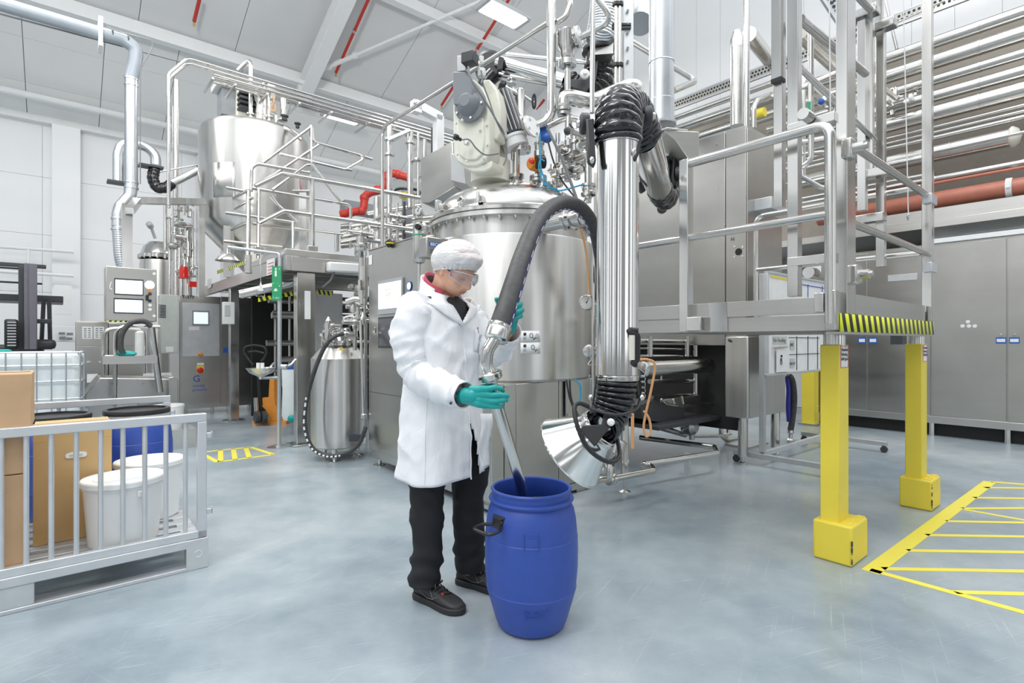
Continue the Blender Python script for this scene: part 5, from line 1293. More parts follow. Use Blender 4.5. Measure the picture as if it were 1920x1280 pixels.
m=MB(); p0=PB(301,556,LB-.35);p1=PB(334,662,LB-.35); m.rb(AB(p0)[0],AB(p1)[0],LB-.35,LB-.02,p1.z,PB(334,553,LB-.35).z); m.build('box','greybox',wb,bevel=.008)
for k in range(9): m=MB(); q=PB(304,572+k*2.8,LB-.352); m.box(q,(.1,.008,.012)); m.build('vent_slot','dgrey',wb)
brect(wb,LB-.35,311,325,650,660,'label','paper',.004,.004)
jb=thing('door_junction_box','small white junction box on the mezzanine post','box',P(429,587,8.2))
m=MB(); m.box(P(428,587,8.25),(.16,.1,.34)); m.build('box','white',jb,bevel=.006)
m=MB(); m.box(P(426,582,8.19)-BX*.0,(.07,.008,.16)); m.build('label','greybox',jb)
c2,_,_,_=frontcab('filing_cabinet','brown-grey steel cabinets with taped label sheets behind the control arm',143,203,602,9.9,.7,.05,'steel_d')
brect(c2,9.9,144,202,604,648,'upper_door','steel_d',.012,.01); brect(c2,9.9,144,202,649,723,'lower_door','steel_d',.012,.01)
for x in (154,176): 
    s_=brect(c2,9.9,x,x+19,612,635,'paper_sheet','paper',.016,.003,bev=0)
    for i in range(2):
        for j in range(5): brect(c2,9.9,x+3+i*8,x+8+i*8,615+j*4,616.6+j*4,'print_block','cableg',.0175,.001,bev=0)
brect(c2,9.9,163,183,701,717,'paper_sheet','paper',.016,.003,bev=0)
for x in (162,185): brect(c2,9.9,x,x+7,677,680,'door_handle','alu',.03,.02)
c3,_,_,_=frontcab('filing_cabinet','second brown-grey steel cabinet partly behind the hoop rail',204,268,605,9.9,.7,.05,'steel_d')
brect(c3,9.9,205,267,607,648,'upper_door','steel_d',.012,.01); brect(c3,9.9,205,267,649,723,'lower_door','steel_d',.012,.01)
# control arm panel
hm_=thing('operator_panel','grey operator panel with two lit screens hanging on a post','panel',PB(246,550,9.0))
hb=9.0
p0=PB(198,498,hb); p1=PB(294,602,hb); m=MB(); m.rb(AB(p0)[0],AB(p1)[0],hb,hb+.35,PB(198,601,hb).z,p0.z); m.build('case','steel_d',hm_,bevel=.01)
for (x0,x1,y0,y1,mt) in ((214,269,521,552,'scr_w'),(213,269,558,587,'scr_b')):
    brect(hm_,hb,x0,x1,y0,y1,'screen_bezel','dgrey',.015,.014); brect(hm_,hb,x0+2,x1-2,y0+3,y1-2,'display',mt,.018,.004)
q=PB(280.5,534,hb-.005); m=MB(); m.lathe(q,-BX,[(.06,0),(.06,.004)],20); m.build('oval_badge','scr_b',hm_)  # badge lent the screen's glow; it is no lamp
for k,(v_,mt) in enumerate(((544,'orange'),(551,'dgrey'),(564,'dgrey'),(572,'white'),(580,'white'))): m=MB(); m.lathe(PB(281,v_,hb-.003),-BX,[(.022,0),(.022,.02)],12); m.build('push_button',mt,hm_)
m=MB(); m.beam(PB(276,553,hb-.03),PB(276,563,hb-.03),.05,.03); m.build('door_latch','black',hm_)
for u,v in ((289,513),(289,592)): m=MB(); m.lathe(PB(u,v,hb),-BX,[(.02,0),(.02,.008)],12); m.build('lock','white',hm_)
m=MB(); m.tube(catmull([PB(209,528,hb-.02),PB(206,538,hb-.02),PB(210,543,hb-.02),PB(206,540,hb-.02),PB(208,530,hb-.02)],4),.006,6); m.build('stylus_cord','white',hm_)
q=PB(237,600,hb)
m=MB(); m.quad(PB(200,600.5,hb-.01),PB(240,601.5,hb-.01),PB(240,604,hb-.01),PB(200,603,hb-.01),uv=[(0,0),(.4,0),(.4,.03),(0,.03)]); m.build('hazard_tape','hazard',hm_)
m=MB(); m.rb(*(AB(PB(238,500,hb+.2))[0]-.06,AB(PB(238,500,hb+.2))[0]+.06),hb+.12,hb+.26,PB(238,500,hb).z,PB(240,378,hb).z); m.build('support_post','steel',hm_)
# tall left reactor with clutter behind
rt=thing('reactor_tank','domed steel reactor tank behind the operator panel','tank',P(297,640,11.2))
RC=P(300,640,11.2); RC.z=0
zt=P(0,452,11.2).z
m=MB(); m.lathe(RC,ZX,[(.36,.6),(.36,zt-.5),(.35,zt-.42)],36); m.build('shell','steel_v',rt)
m=MB(); m.lathe(RC+V((-.02,0,0)),ZX,[(.34,zt-.38),(.36,zt-.37),(.36,zt-.30),(.33,zt-.28),(.28,zt-.13),(.18,zt-.03),(0,zt)],36,cap=False); m.build('dome','steel',rt)
for k in range(18): a_=k*math.pi/9; q=RC+V((math.cos(a_)*.355-.02,math.sin(a_)*.355,zt-.35)); m=MB(); m.box(q,(.03,.03,.09),'w'); m.build('lid_clamp','pipe',rt)
m=MB(); m.cyl(P(291,447,11.1),P(283,425,11.0),.03); m.lathe(P(283,425,11),P(278,418,10.9)-P(283,425,11),[(.06,0),(.06,.1),(.04,.12)],14); m.build('sight_lamp','alugrey',rt)
def valve_cluster(par,cu,cv,Y,n,sp,seed,sc=1.0):
    r_=random.Random(seed)
    for i in range(n):
        u=cu+r_.uniform(-sp[0],sp[0]); v=cv+r_.uniform(-sp[1],sp[1]); p=P(u,v,Y+r_.uniform(-.25,.25)); k=r_.random()
        d=r_.choice([AX,BX,ZX,ZX]); L=r_.uniform(.06,.16)*sc; r=r_.uniform(.018,.035)*sc
        m=MB()
        if k<.45: m.lathe(p,d,[(r,-L),(r,-.01),(r*1.7,-.01),(r*1.7,.012),(r,.012),(r,L)],14); m.build('clamped_joint','pipe',par)
        elif k<.7: m.lathe(p,d,[(r,-L*.6),(r*1.5,-L*.5),(r*1.6,L*.3),(r,L*.5),(r*.5,L*.9)],14); m.build('valve_body','steel',par)
        elif k<.85: x,y=perp(d); m.tube([p,p+d*L,p+d*L+x*L*1.3],r*.7,10,fil=L*.5); m.build('elbow','pipe',par)
        else: m.lathe(p,-BX,[(r*1.5,0),(r*1.5,.03*sc),(r*1.2,.035*sc)],14); m.build('gauge_head',r_.choice(['pipe','white','dgrey']),par)
cl_=thing('reactor_pipework','dense steel valves and risers in front of the domed reactor','pipework',P(345,500,10))
for (u,y0,y1,r_) in ((330,150,560,.045),(325,200,560,.02),(352,420,560,.07),(372,390,560,.03),(310,380,470,.03),(340,430,560,.035),(318,410,560,.025),(361,395,520,.02)):
    m=MB(); m.cyl(P(u,y0,9.6),P(u,y1,9.6),r_,n=14); m.build('riser','pipe',cl_)
valve_cluster(cl_,340,455,9.6,34,(26,65),3,1.2)
m=MB(); m.lathe(P(345,522,9.2),ZX,[(.085,0),(.085,.02),(.07,.03),(.07,.17),(.06,.2)],18); m.build('beacon','ledred',cl_,'red rotating beacon'); m=MB(); m.box(P(361,533,9.2),(.11,.1,.09)); m.build('alarm_lamp','ledred',cl_,'small red alarm lamp')
# steel beam frame to tank
fr_=thing('support_structure','rectangular steel frame beam linking the duct post to the big tank','frame',PB(310,378,9.3))
m=MB(); m.beam(PB(258,376,9.3),PB(385,379,9.3),.1,.09); m.beam(PB(258,376,9.3),PB(243,395,9.0),.1,.09); m.build('beam','steel',fr_)
m=MB(); p=PB(378,380,9.3); m.rb(AB(p)[0]-.04,AB(p)[0]+.04,9.26,9.34,1.9,p.z); m.build('post','steel',fr_)
# ================================================================ lower skid machine with hoop rail
sk=thing('transfer_skid','low grey steel skid housing with chamfered end left of the switchgear','machine',PB(240,740,8.0))
kb=8.0
pts=[PB(160,740,kb),PB(187,708,kb),PB(318,710,kb),PB(333,716,kb),PB(333,790,kb),PB(160,790,kb)]; m=MB(); m.prism(pts,BX*.7); m.build('housing','steel_d',sk,bevel=.01)
m=MB(); m.prism([PB(316,708,kb-.1),PB(325,706,kb-.1),PB(334,712,kb-.1),PB(334,775,kb-.1),PB(316,775,kb-.1)],BX*.6); m.build('end_guard','steel_d',sk,bevel=.006)
for u in (201,212,260,268): m=MB(); q=PB(u,719,kb-.004); m.cyl(q,q-BX*.012,.014,n=6); m.build('bolt','pipe',sk)
m=MB(); m.tube([PB(215,760,kb-.3),PB(217,612,kb-.3),PB(300,612,kb-.3)],.022,10,fil=.12); m.build('hoop_rail','pipe',sk)
m=MB(); m.tube([PB(193,720,kb+.2),PB(194,616,kb+.2),PB(270,616,kb+.2),PB(270,700,kb+.2)],.022,10,fil=.12); m.cyl(PB(194,668,kb+.2),PB(270,668,kb+.2),.018); m.build('hoop_rail','pipe',sk)
m=MB(); p=PB(243,674,kb-.3); m.box(p,(.52,.25,.09)); m.build('tray','steel_h',sk)
q=PB(237,666,kb-.3); m=MB(); m.sph(q+ZX*.02,.06,14,8,(2,1,.6)); one('teal_gloves','pair of crumpled teal gloves lying on the skid tray','gloves',m,'glove')
hz_=cable('hose_loop','black hose loop with steel tube hanging from the vented box to the bucket',[PB(283,612,kb-.35),PB(270,602,kb-.35),PB(245,606,kb-.35),PB(229,625,kb-.35),PB(226,650,kb-.35),PB(231,662,kb-.35)],.03,'rubber',14)
m=MB(); m.tube([PB(284,614,kb-.35),PB(287,640,kb-.35),PB(300,735,kb-.35)],.035,12,fil=.2); one('suction_tube','slim steel suction tube standing in the small white bucket','tube',m,'pipe')
sbk=bucket(G(313,800)*0+V((PB(316,772,7.4).x,PB(316,772,7.4).y,.22)),.17,.30,'small open white bucket on the skid under the suction tube',None,'bucket',lid=False)
m=MB(); q=PB(316,772,7.4); m.box((q.x,q.y,.11),(.5,.4,.22)); one('step_block','low blue-grey step block under the small white bucket','block',m,'alugrey')
m=MB(); m.lathe(PB(262,632,8.2),ZX,[(.05,-.3),(.05,.06),(.03,.08)],14); gc_=one('spray_can','clear bottle with green label behind the hoop rail','bottle',m,'offw'); 
# ================================================================ overhead duct, top left
M['ductgrey']=plain('grey_pvc_duct','#98A0A8',.3)
od=thing('ventilation_duct','long grey round duct crossing the top left and dropping to the reactor','duct',PB(246,200,9.8))
bd_=9.8
m=MB(); _p=PB(186,62,bd_); m.tube([_p-AX*9,PB(186,62,bd_),PB(232,74,bd_),PB(256,92,bd_),PB(253,120,bd_),PB(246,148,bd_)],.092,28,fil=.2,fn=8); m.build('horizontal_duct','ductgrey',od)
m=MB(); m.cyl(PB(246,148,bd_),PB(246,348,bd_),.085,n=32); m.build('vertical_duct','galv',od)
m=MB(); m.tube([PB(246,346,bd_),PB(244,368,bd_),PB(226,388,bd_),PB(222,402,bd_),PB(222,425,bd_)],.085,24,fil=.1,fn=3); m.build('duct_bend','galv',od)
corrugated([PB(222,425,bd_),PB(224,455,bd_),PB(226,480,bd_),PB(231,500,bd_)],.085,18,'flexible_duct',od,mat='galv',amp=.05,tw=.2,sub=4,n=24)
for (u,y) in ((246,148),(246,160),(246,342),(246,352),(222,410),(222,430)):
    m=MB(); m.lathe(PB(u,y,bd_)-ZX*.02,ZX,[(.087,0),(.093,.004),(.093,.03),(.087,.034)],28,cap=False); m.build('duct_clamp','galv',od)
for (u,y) in ((209,67),(238,78)): m=MB(); d=(PB(186,62,bd_)-PB(0,15,bd_)).normalized(); m.lathe(PB(u,y-.5,bd_),d,[(.087,0),(.094,.004),(.094,.02),(.087,.024)],28,cap=False); m.build('duct_clamp','dgrey',od)
m=MB(); m.box(PB(188,66,bd_),(.05,.3,.42)); m.build('hanger_plate','white',od,bevel=.004)
m=MB(); m.tube([PB(222,346,10.2),PB(222,290,10.2),PB(228,272,10.2),PB(245,268,10.2),PB(276,275,10.2),PB(292,292,10.2),PB(292,310,10.2)],.075,20,fil=.2); m.build('return_duct','galv',od)
m=MB(); m.box(PB(283,313,10.1),(.32,.2,.03)); m.box(PB(222,343,10.1),(.28,.2,.03)); m.build('mounting_plate','dgrey',od)
la=thing('small_extractor','small extraction arm with black elbow reaching the big tank','duct',PB(292,315,10))
corrugated([PB(290,316,10.1),PB(287,335,10.1),PB(296,352,10.1),PB(314,350,10.1),PB(322,343,10.1)],.085,9,'elbow_hose',la,sub=6)
m=MB(); m.cyl(PB(320,345,10.1),PB(379,316,10.1),.06,n=24); m.build('tube','chrome',la); m=MB(); m.cyl(PB(300,322,10),PB(370,309,10),.012); m.build('support_rod','pipe',la)
m=MB(); m.cyl(PB(376,319,10.05),PB(384,314,10.05),.08,n=20); m.build('end_joint','black',la)
m=MB(); m.tube(fillet([PB(0,26,9.9),PB(350,119,9.9)],.1),.012,6); one('conduit','thin grey conduit running below the overhead duct','conduit',m,'cableg')
cable('duct_cable','thin cable hanging down beside the vertical duct',[PB(195,43,9.7),PB(210,55,9.7),PB(262,70,9.7),PB(284,78,9.7),PB(283,95,9.7),PB(266,125,9.7),PB(263,160,9.7),PB(263,345,9.7)],.008,'cableg',6)
# ================================================================ mezzanine
MA,MBF=2.0,6.42
mz=thing('mezzanine','steel mezzanine with handrails carrying the big tank','platform',RP(2.1,6.5,0))
zt_=2.345; zb=2.07; zd=2.234; MAX=3.75; MBX=11.7
rbp(mz,'edge_beam','steel_h',MA,MA+.06,MBF,MBX,zb,zd); rbp(mz,'edge_beam','steel_h',MA+.06,MAX,MBF,MBF+.06,zb,zd)
rbp(mz,'kick_plate','steel_h',MA-.01,MAX,MBF-.015,MBF,zd+.005,zt_-.03); rbp(mz,'kick_plate','steel_h',MA-.015,MA,MBF,8.2,zd+.005,zt_-.03)
rbp(mz,'deck_plate','steel_d',MA+.06,MAX,MBF+.06,MBX,zd-.04,zd)
rbp(mz,'column','steel',2.15,2.37,6.5,6.62,0,zb,bev=.006); rbp(mz,'base_plate','steel',2.08,2.44,6.42,6.7,0,.02)
brect(mz,6.5,571,582,545,598,'frame_plate','white',.008,.006)
q=P(438,788,8.4); ca_,cb_,_=AB(q); rbp(mz,'column','steel',ca_-.06,ca_+.07,cb_-.05,cb_+.07,0,zb,bev=.006); m=MB(); m.lathe(RP(ca_,cb_,0),ZX,[(.16,0),(.16,.015)],20); m.build('base_plate','steel',mz)
rbp(mz,'column','steel',3.3,3.45,6.5,6.62,0,zb)
rbp(mz,'cross_beam','steel_h',MA+.06,MAX,8.4,8.5,zb,zd)
for b_ in (7.1,7.8,9.4,10.2): rbp(mz,'deck_joist','steel_d',MA+.06,MAX,b_,b_+.05,zb+.04,zd-.04)
def c4(x,y): return (360+x/2.908,60+y/2.909)
def poly(pl_,val,pts,r=.024,fil=.1,name='handrail'):
    m=MB(); f=PA if pl_=='a' else PB; q=[f(*c4(*p),val) for p in pts]; m.tube(q,r,10,fil=fil); m.build(name,'pipe',mz)
poly('b',8.1,[(330,1045),(850,1108),(865,1090),(865,960),(850,940),(325,850)],fil=.12)
poly('b',6.5,[(345,840),(490,770),(1240,905)],.026); poly('b',6.5,[(365,1045),(500,975),(1200,1075)],.026)
poly('b',8.1,[(322,870),(325,742),(355,718),(640,768)])
poly('b',8.3,[(385,715),(650,515)]); poly('b',8.3,[(345,845),(690,615)])
poly('b',8.3,[(650,510),(651,715)],.026); poly('b',8.3,[(655,520),(665,600),(952,682),(835,748),(478,662)],fil=.06); poly('b',8.3,[(940,680),(982,694)]); poly('b',8.3,[(825,745),(872,754)])
poly('b',7.6,[(440,862),(620,727),(655,722),(690,770),(812,926)],.022); poly('b',7.6,[(430,895),(470,945),(575,1037)],.022)
poly('a',2.03,[(170,940),(305,862)]); poly('a',2.03,[(165,1098),(320,1032)]); poly('a',2.03,[(235,965),(330,905)],.02)
poly('b',8.0,[(185,848),(275,866)],.022); poly('b',8.0,[(182,985),(572,1040)],.022); poly('b',8.0,[(172,1140),(490,1172)],.022)
for (x,y0,y1,pl_,v_,r_) in ((172,845,1185,'a',2.03,.03),(308,860,1240,'b',8.0,.033),(365,855,1235,'b',8.0,.026),(656,800,1200,'b',6.5,.03),(790,1105,1195,'b',6.9,.03),(550,1035,1180,'b',7.6,.022),(862,1110,1180,'b',8.1,.02)):
    poly(pl_,v_,[(x,y0),(x-4 if x<400 else x,y1)],r_,name='rail_post')
for x in (656,365): m=MB(); q=PB(*c4(x,1190),6.46 if x>400 else 7.9); m.box(q,(.12,.05,.1)); m.build('post_bracket','steel',mz,bevel=.006)
# hazard strips and labels
m=MB(); p0=PA(407,514,1.98);p1=PA(460,495,1.98); p2=PA(460,489,1.98);p3=PA(407,507,1.98); m.quad(p0,p1,p2,p3,uv=[(0,0),(1.6,0),(1.6,.06),(0,.06)]); m.build('hazard_strip','hazard',mz)
m=MB(); m.quad(*[PB(u,y,6.9) for u,y in ((484,566),(556,553),(556,545),(484,558))],uv=[(0,0),(.7,0),(.7,.07),(0,.07)]); m.build('hazard_strip','hazard',mz)
m=MB(); m.quad(*[PB(u,y,6.9) for u,y in ((594,551),(624,554),(624,546),(594,543))],uv=[(0,0),(.35,0),(.35,.07),(0,.07)]); m.build('hazard_strip','hazard',mz)
m=MB(); m.prism([PA(389,541,1.985),PA(396,538,1.985),PA(396,521,1.985),PA(389,524,1.985)],AX*.004); m.build('label','paper',mz)
m=MB(); m.prism([PA(500,517,1.97),PA(515,512,1.97),PA(515,483,1.97),PA(500,488,1.97)],AX*.004); sg_=m.build('warning_notice','paper',mz,'white notice with red text lines')
for k in range(4): m=MB(); m.prism([PA(502,494+k*6,1.968),PA(513,490.5+k*6,1.968),PA(513,492+k*6,1.968),PA(502,495.5+k*6,1.968)],AX*.001); m.build('text_line','redp',sg_)
# strip light on the mezzanine front
sl=thing('strip_light','white strip light under the mezzanine edge beside the column','lamp',PB(645,503,6.38))
m=MB(); m.beam(PB(614,500,6.36),PB(678,504,6.36),.1,.12); m.build('housing','white',sl,bevel=.02); m=MB(); m.tube(catmull([PB(626,509,6.36),PB(620,525,6.4),PB(605,538,6.5)],5),.014,8); m.build('cable','cableg',sl)
# bay under the mezzanine; near-black panels stand in for its shade
pr_=thing('shaded_bay','pipe-filled bay under the mezzanine, its shade painted on dark panels','machine',RP(3,9.3,0))
rbp(pr_,'shade_panel','dark',2.45,4.4,9.6,9.7,0,2.06); rbp(pr_,'side_panel','dark',4.3,4.4,6.9,9.6,0,2.06)
for k in range(16):
    a_=2.55+rnd.random()*1.5; b_=8.3+rnd.random()*.9
    m=MB()
    if k%2: m.cyl(RP(a_,b_,.1),RP(a_,b_,2.0),.02+rnd.random()*.03,n=10)
    else: z_=.3+rnd.random()*1.6; m.cyl(RP(2.5,b_,z_),RP(4.2,b_,z_),.02+rnd.random()*.035,n=10)
    m.build('pipe','steel_d',pr_)
m=MB(); m.cyl(PB(450,552,7.0),PB(557,528,6.8),.055,n=20); one('insulated_pipe','insulated pipe slung below the mezzanine deck','pipe',m,'steel')
m=MB(); m.rb(2.45,3.0,7.2,7.3,.9,1.9); one('switch_rack','tall grey upright duct behind the mezzanine column','rack',m,'alugrey')
# ================================================================ big tank
bt=thing('storage_tank','big brushed steel tank with dished top on the mezzanine','tank',P(478,640,9.0)*1)
TCn=P(478,640,9.0); TCn.z=0; TR=.83
z1=P(0,262,9.0).z; z2=P(0,431,9.2).z; ztop=P(0,230,9.0).z
m=MB(); pr=[(.12,z2-.85),(.14,z2-.8),(TR-.06,z2-.12),(TR,z2)]; pr+=[(TR,z1)]; 
for i in range(1,9): t=i/8*math.pi/2; pr.append((TR-.2+.2*math.cos(t),z1+.12*math.sin(t)))
pr+=[(TR-.45,z1+.19),(0,ztop-.02)]
m.lathe(TCn,ZX,pr,64,cap=False); m.build('shell','steel_v',bt,smooth=30)
for (u,y,Y) in ((429,336,8.3),(570,360,8.3)):
    q=P(u,y,Y); m=MB(); m.box(q,(.28,.2,.02),'w'); m.build('support_pad','steel',bt)
    for dx in (-.09,.09): m=MB(); m.prism([q+V((dx,0,0)),q+V((dx,0,.26)),q+V((dx,.16,0))],V((.02,0,0))); m.build('gusset','steel',bt)
    m=MB(); m.box((q.x,q.y,(q.z+zd)/2),(.11,.11,q.z-zd),'w'); m.build('tank_leg','steel',bt)
m=MB(); vs=[]
for i in range(10):
    th=R(-108+i*2.7); d=V((math.cos(th),math.sin(th),0)); vs+=[TCn+d*(TR+.007)+ZX*3.45,TCn+d*(TR+.007)+ZX*3.98]
m.add(vs,[(2*i,2*i+2,2*i+3,2*i+1) for i in range(9)])
m.build('doubling_plate','steel_v',bt,solid=.003,smooth=80)
# agitator motor cabinet and nozzles on tank top
ag=thing('agitator_drive','grey cabinet and motor on the big tank top','motor',P(445,210,9.2))
m=MB(); m.box(P(437,195,9.2),(.42,.35,.55)); m.build('side_plate','grey',ag,bevel=.006); m=MB(); m.box(P(438,170,9.2),(.60,.5,.10)); m.build('cover','offw',ag,bevel=.01)
m=MB(); m.box(P(462,200,9.2),(.35,.3,.5)); m.build('cream_body','cream',ag,bevel=.01)
for k in range(4): m=MB(); m.box(P(468,180+k*9,9.0),(.34,.2,.04)); m.build('rib','dgrey',ag)
tn=thing('tank_nozzles','pipe risers and clamped nozzles on the big tank top','pipework',P(500,215,9))
for pts,r_ in (([(470,222),(470,108),(446,132)],.034),([(505,235),(505,148),(489,163)],.032),([(497,232),(497,160)],.03),([(487,228),(489,195),(482,172),(482,168)],.07),([(518,238),(518,215),(508,212)],.026),([(531,222),(531,185)],.045)):
    m=MB(); m.tube([P(u,v,8.8) for u,v in pts],r_,12,fil=.12); m.build('riser','pipe' if r_<.06 else 'clad',tn)
for u,v in ((470,217),(505,222),(489,217),(530,228)): m=MB(); m.lathe(P(u,v,8.8),ZX,[(.05,0),(.075,.01),(.075,.03),(.05,.04)],18); m.build('clamp','pipe',tn)
for u,v in ((532,225),(558,240),(535,226)): m=MB(); m.lathe(P(u,v,8.6),ZX,[(.03,0),(.03,.05),(.05,.06),(.05,.08),(.02,.09)],12); m.build('hand_knob','black',tn)
m=MB(); m.tube([P(525,236,8.6),P(540,242,8.55),P(558,256,8.5),P(566,262,8.5)],.03,10); m.build('manway_rim','pipe',tn)
m=MB(); m.tube(catmull([P(510,178,8.7),P(514,190,8.7),P(508,203,8.7),P(516,208,8.7),P(516,196,8.7)],5),.012,6); m.build('orange_tube','cableo',tn)
m=MB(); m.cyl(P(512,160,8.8),P(512,186,8.8),.04); m.build('filter','offw',tn)
# overhead bundle of slim pipes along A
for k,(y0,y1,r_,lb) in enumerate(((114,250,.022,'topmost slim overhead steel pipe of the bundle over the big tank'),(122,257,.022,'second slim overhead steel pipe of the bundle over the big tank'),(130,268,.035,'third overhead steel pipe of the bundle over the big tank'),(136,278,.05,'lowest and thickest overhead pipe of the bundle over the big tank'))):
    bq=9.0+k*.12; m=MB(); p0=PB(352 if k<2 else 400,y0-( 0 if k<2 else -8),bq); p1=PB(840,y1,bq); zz_=(p0.z+p1.z)/2; a0_=AB(p0)[0]; a1_=AB(p1)[0]+1.2
    pts=[RP(a0_,bq,zz_),RP(a1_,bq,zz_)]
    if k<2: pts=[RP(a0_-.25,bq-.1,zz_-2.2),RP(a0_-.25,bq-.1,zz_-.35),RP(a0_,bq,zz_),RP(a1_,bq,zz_)]
    m.tube(pts,r_,12,fil=.15); one('overhead_pipe',lb,'pipe',m,'pipe',group='overhead pipe bundle')
for u in (398,440,500,560,620,690,760): 
    p=PB(u,640,8.95); zz_=PB(u,122+ (u-352)*.29,8.95).z; m=MB(); m.rb(AB(p)[0]-.015,AB(p)[0]+.015,8.9,9.5,zz_-.12,zz_-.09); one('pipe_support',{398:'leftmost support bar under the overhead pipe bundle, by its bend',440:'support bar under the overhead bundle above the big tank cabinet',500:'support bar under the overhead bundle right of the tank nozzles',560:'support bar under the overhead bundle near the rafter foot',620:'support bar under the overhead bundle before the strip lamp',690:'support bar under the overhead bundle right of the strip lamp',760:'rightmost support bar under the overhead bundle by the guard rail'}[u],'bracket',m,'pipe',group='overhead bundle supports')
# ================================================================ small transport vessel
sv=thing('transport_vessel','small polished vessel with domed top standing by the mezzanine column','tank',V((-1.85,5.72,0)))
SVc=V((-1.85,5.72,0)); r0=.285
m=MB(); m.lathe(SVc,ZX,[(.1,.13),(r0-.02,.135),(r0,.15),(r0,1.06),(r0-.004,1.065),(r0-.03,1.1),(.2,1.17),(.12,1.2)],56); m.build('shell','steel_v',sv,smooth=30)
m=MB(); m.lathe(SVc,ZX,[(.12,1.17),(.12,1.22),(.17,1.225),(.17,1.25),(.15,1.26),(.13,1.31),(.06,1.35),(0,1.355)],32,cap=False); m.build('manway_lid','steel',sv)
for k in range(6): a_=k*math.pi/3+.3; q=SVc+V((math.cos(a_)*.17,math.sin(a_)*.17,1.25)); m=MB(); m.cyl(q-ZX*.06,q+ZX*.06,.010); m.box(q+ZX*.06,(.03,.06,.03),'w'); m.build('swing_clamp','pipe',sv)
for k in range(3): a_=k*2.1+.6; q=SVc+V((math.cos(a_)*.2,math.sin(a_)*.2,0)); m=MB(); m.lathe(q,ZX,[(.06,0),(.06,.01),(.02,.02),(.02,.05),(.03,.06),(.03,.14)],14); m.build('foot','pipe',sv)
m=MB(); m.lathe(P(667,815,5.42),V((-.05,-1,0)),[(.015,0),(.015,.004)],16); m.build('round_sticker','inkblue',sv)
m=MB(); m.box(P(668,817,5.42)+V((0,0,-.02)),(.14,.01,.07),'w'); m.build('type_plate','dgrey',sv)
m=MB(); m.prism([P(633,657,5.45),P(647,656,5.45),P(640,650,5.45)],V((0,.004,0))); m.build('warning_triangle','yellow',sv)
vt=thing('vessel_fittings','clamps, valve tree and lamp on the small vessel top','pipework',P(625,625,5.6))
valve_cluster(vt,640,618,5.62,9,(28,14),11,.8); valve_cluster(vt,672,585,5.6,22,(12,50),12,.8)
m=MB(); m.lathe(P(622,632,5.5),V((-.3,-.2,1)),[(.05,-.05),(.05,.02),(.035,.03),(.035,.08),(.045,.09),(.045,.11)],16); m.build('sight_lamp','pipe',vt)
m=MB(); m.cyl(P(684,470,5.6),P(684,820,5.6),.013); m.cyl(P(681,500,5.7),P(681,560,5.7),.05,n=18); m.build('riser','pipe',vt)
m=MB(); m.tube([P(645,605,5.5),P(645,596,5.5),P(660,592,5.5),P(670,600,5.5)],.016,10,fil=.05); m.build('grip_bar','pipe',vt)
m=MB(); m.tube([P(650,566,5.4),P(665,560,5.4),P(680,562,5.4)],.03,12); m.build('bend','pipe',vt)
m=MB(); m.tube(catmull([P(644,625,5.38),P(625,632,5.33),P(608,652,5.3),P(588,700,5.3),P(573,760,5.3),P(572,800,5.3),P(585,838,5.3),P(612,853,5.3),P(645,851,5.3),P(672,833,5.3),P(686,800,5.3)],8),.021,16); hq=m.build('hose','rubber',vt,'black hose with white print looping down beside the vessel'); 
m=MB(); pts=catmull([P(574,745,5.27),P(570,800,5.27),P(584,840,5.27),P(612,855.5,5.27),P(640,854,5.27)],8)
for i in range(0,len(pts)-1,2): m=MB(); m.tube([pts[i],pts[i+1]],.009,6); m.build('white_print','white',hq)
m=MB(); m.tube([P(676,600,5.4),P(677,640,5.4),P(682,775,5.4)],.014,10); m.lathe(P(682,775,5.4),-ZX,[(.02,0),(.03,.01),(.03,.05),(.018,.06)],12); m.build('lance','pipe',vt)
# vertical cable duct posts between vessel and cabinet
m=MB(); m.cyl(P(687,490,5.9),P(687,870,5.9),.012); one('drop_pipe','thin drop pipe beside the control cabinet','pipe',m,'pipe')
# ================================================================ safety shower
sh_=thing('safety_shower','emergency shower and eyewash post on round foot','shower',G(523,838))
Ys=6.3
m=MB(); m.cyl(P(523,836,Ys),P(525,480,Ys),.025,n=14); m.build('pole','galv',sh_)
m=MB(); m.lathe(P(523,838,Ys),ZX,[(.13,0),(.13,.008),(.04,.012),(.04,.03)],24); m.build('foot','galv',sh_)
m=MB(); m.tube([P(524,482,Ys),P(523,475,Ys),P(428,463,Ys)],.018,10,fil=.04); m.build('top_arm','galv',sh_)
m=MB(); m.lathe(P(427,489,Ys),ZX,[(.135,0),(.13,.01),(.10,.05),(.05,.08),(.02,.1),(.012,.15)],28); m.build('shower_head','steel',sh_)
m=MB(); m.cyl(P(466,478,6.2),P(466,510,6.2),.035,n=16); m.lathe(P(466,512,6.2),ZX,[(.04,0),(.04,.03)],14); m.build('valve_body','pipe',sh_)
m=MB(); m.tube([P(488,470,Ys),P(489,530,Ys),P(480,555,Ys),P(497,555,Ys),P(489,530,Ys)],.005,6); m.build('pull_handle','pipe',sh_)
m=MB(); m.prism([P(489,527,6.28),P(483,545,6.28),P(494,545,6.28)],V((0,.004,0))); m.build('pull_sign','white',sh_)
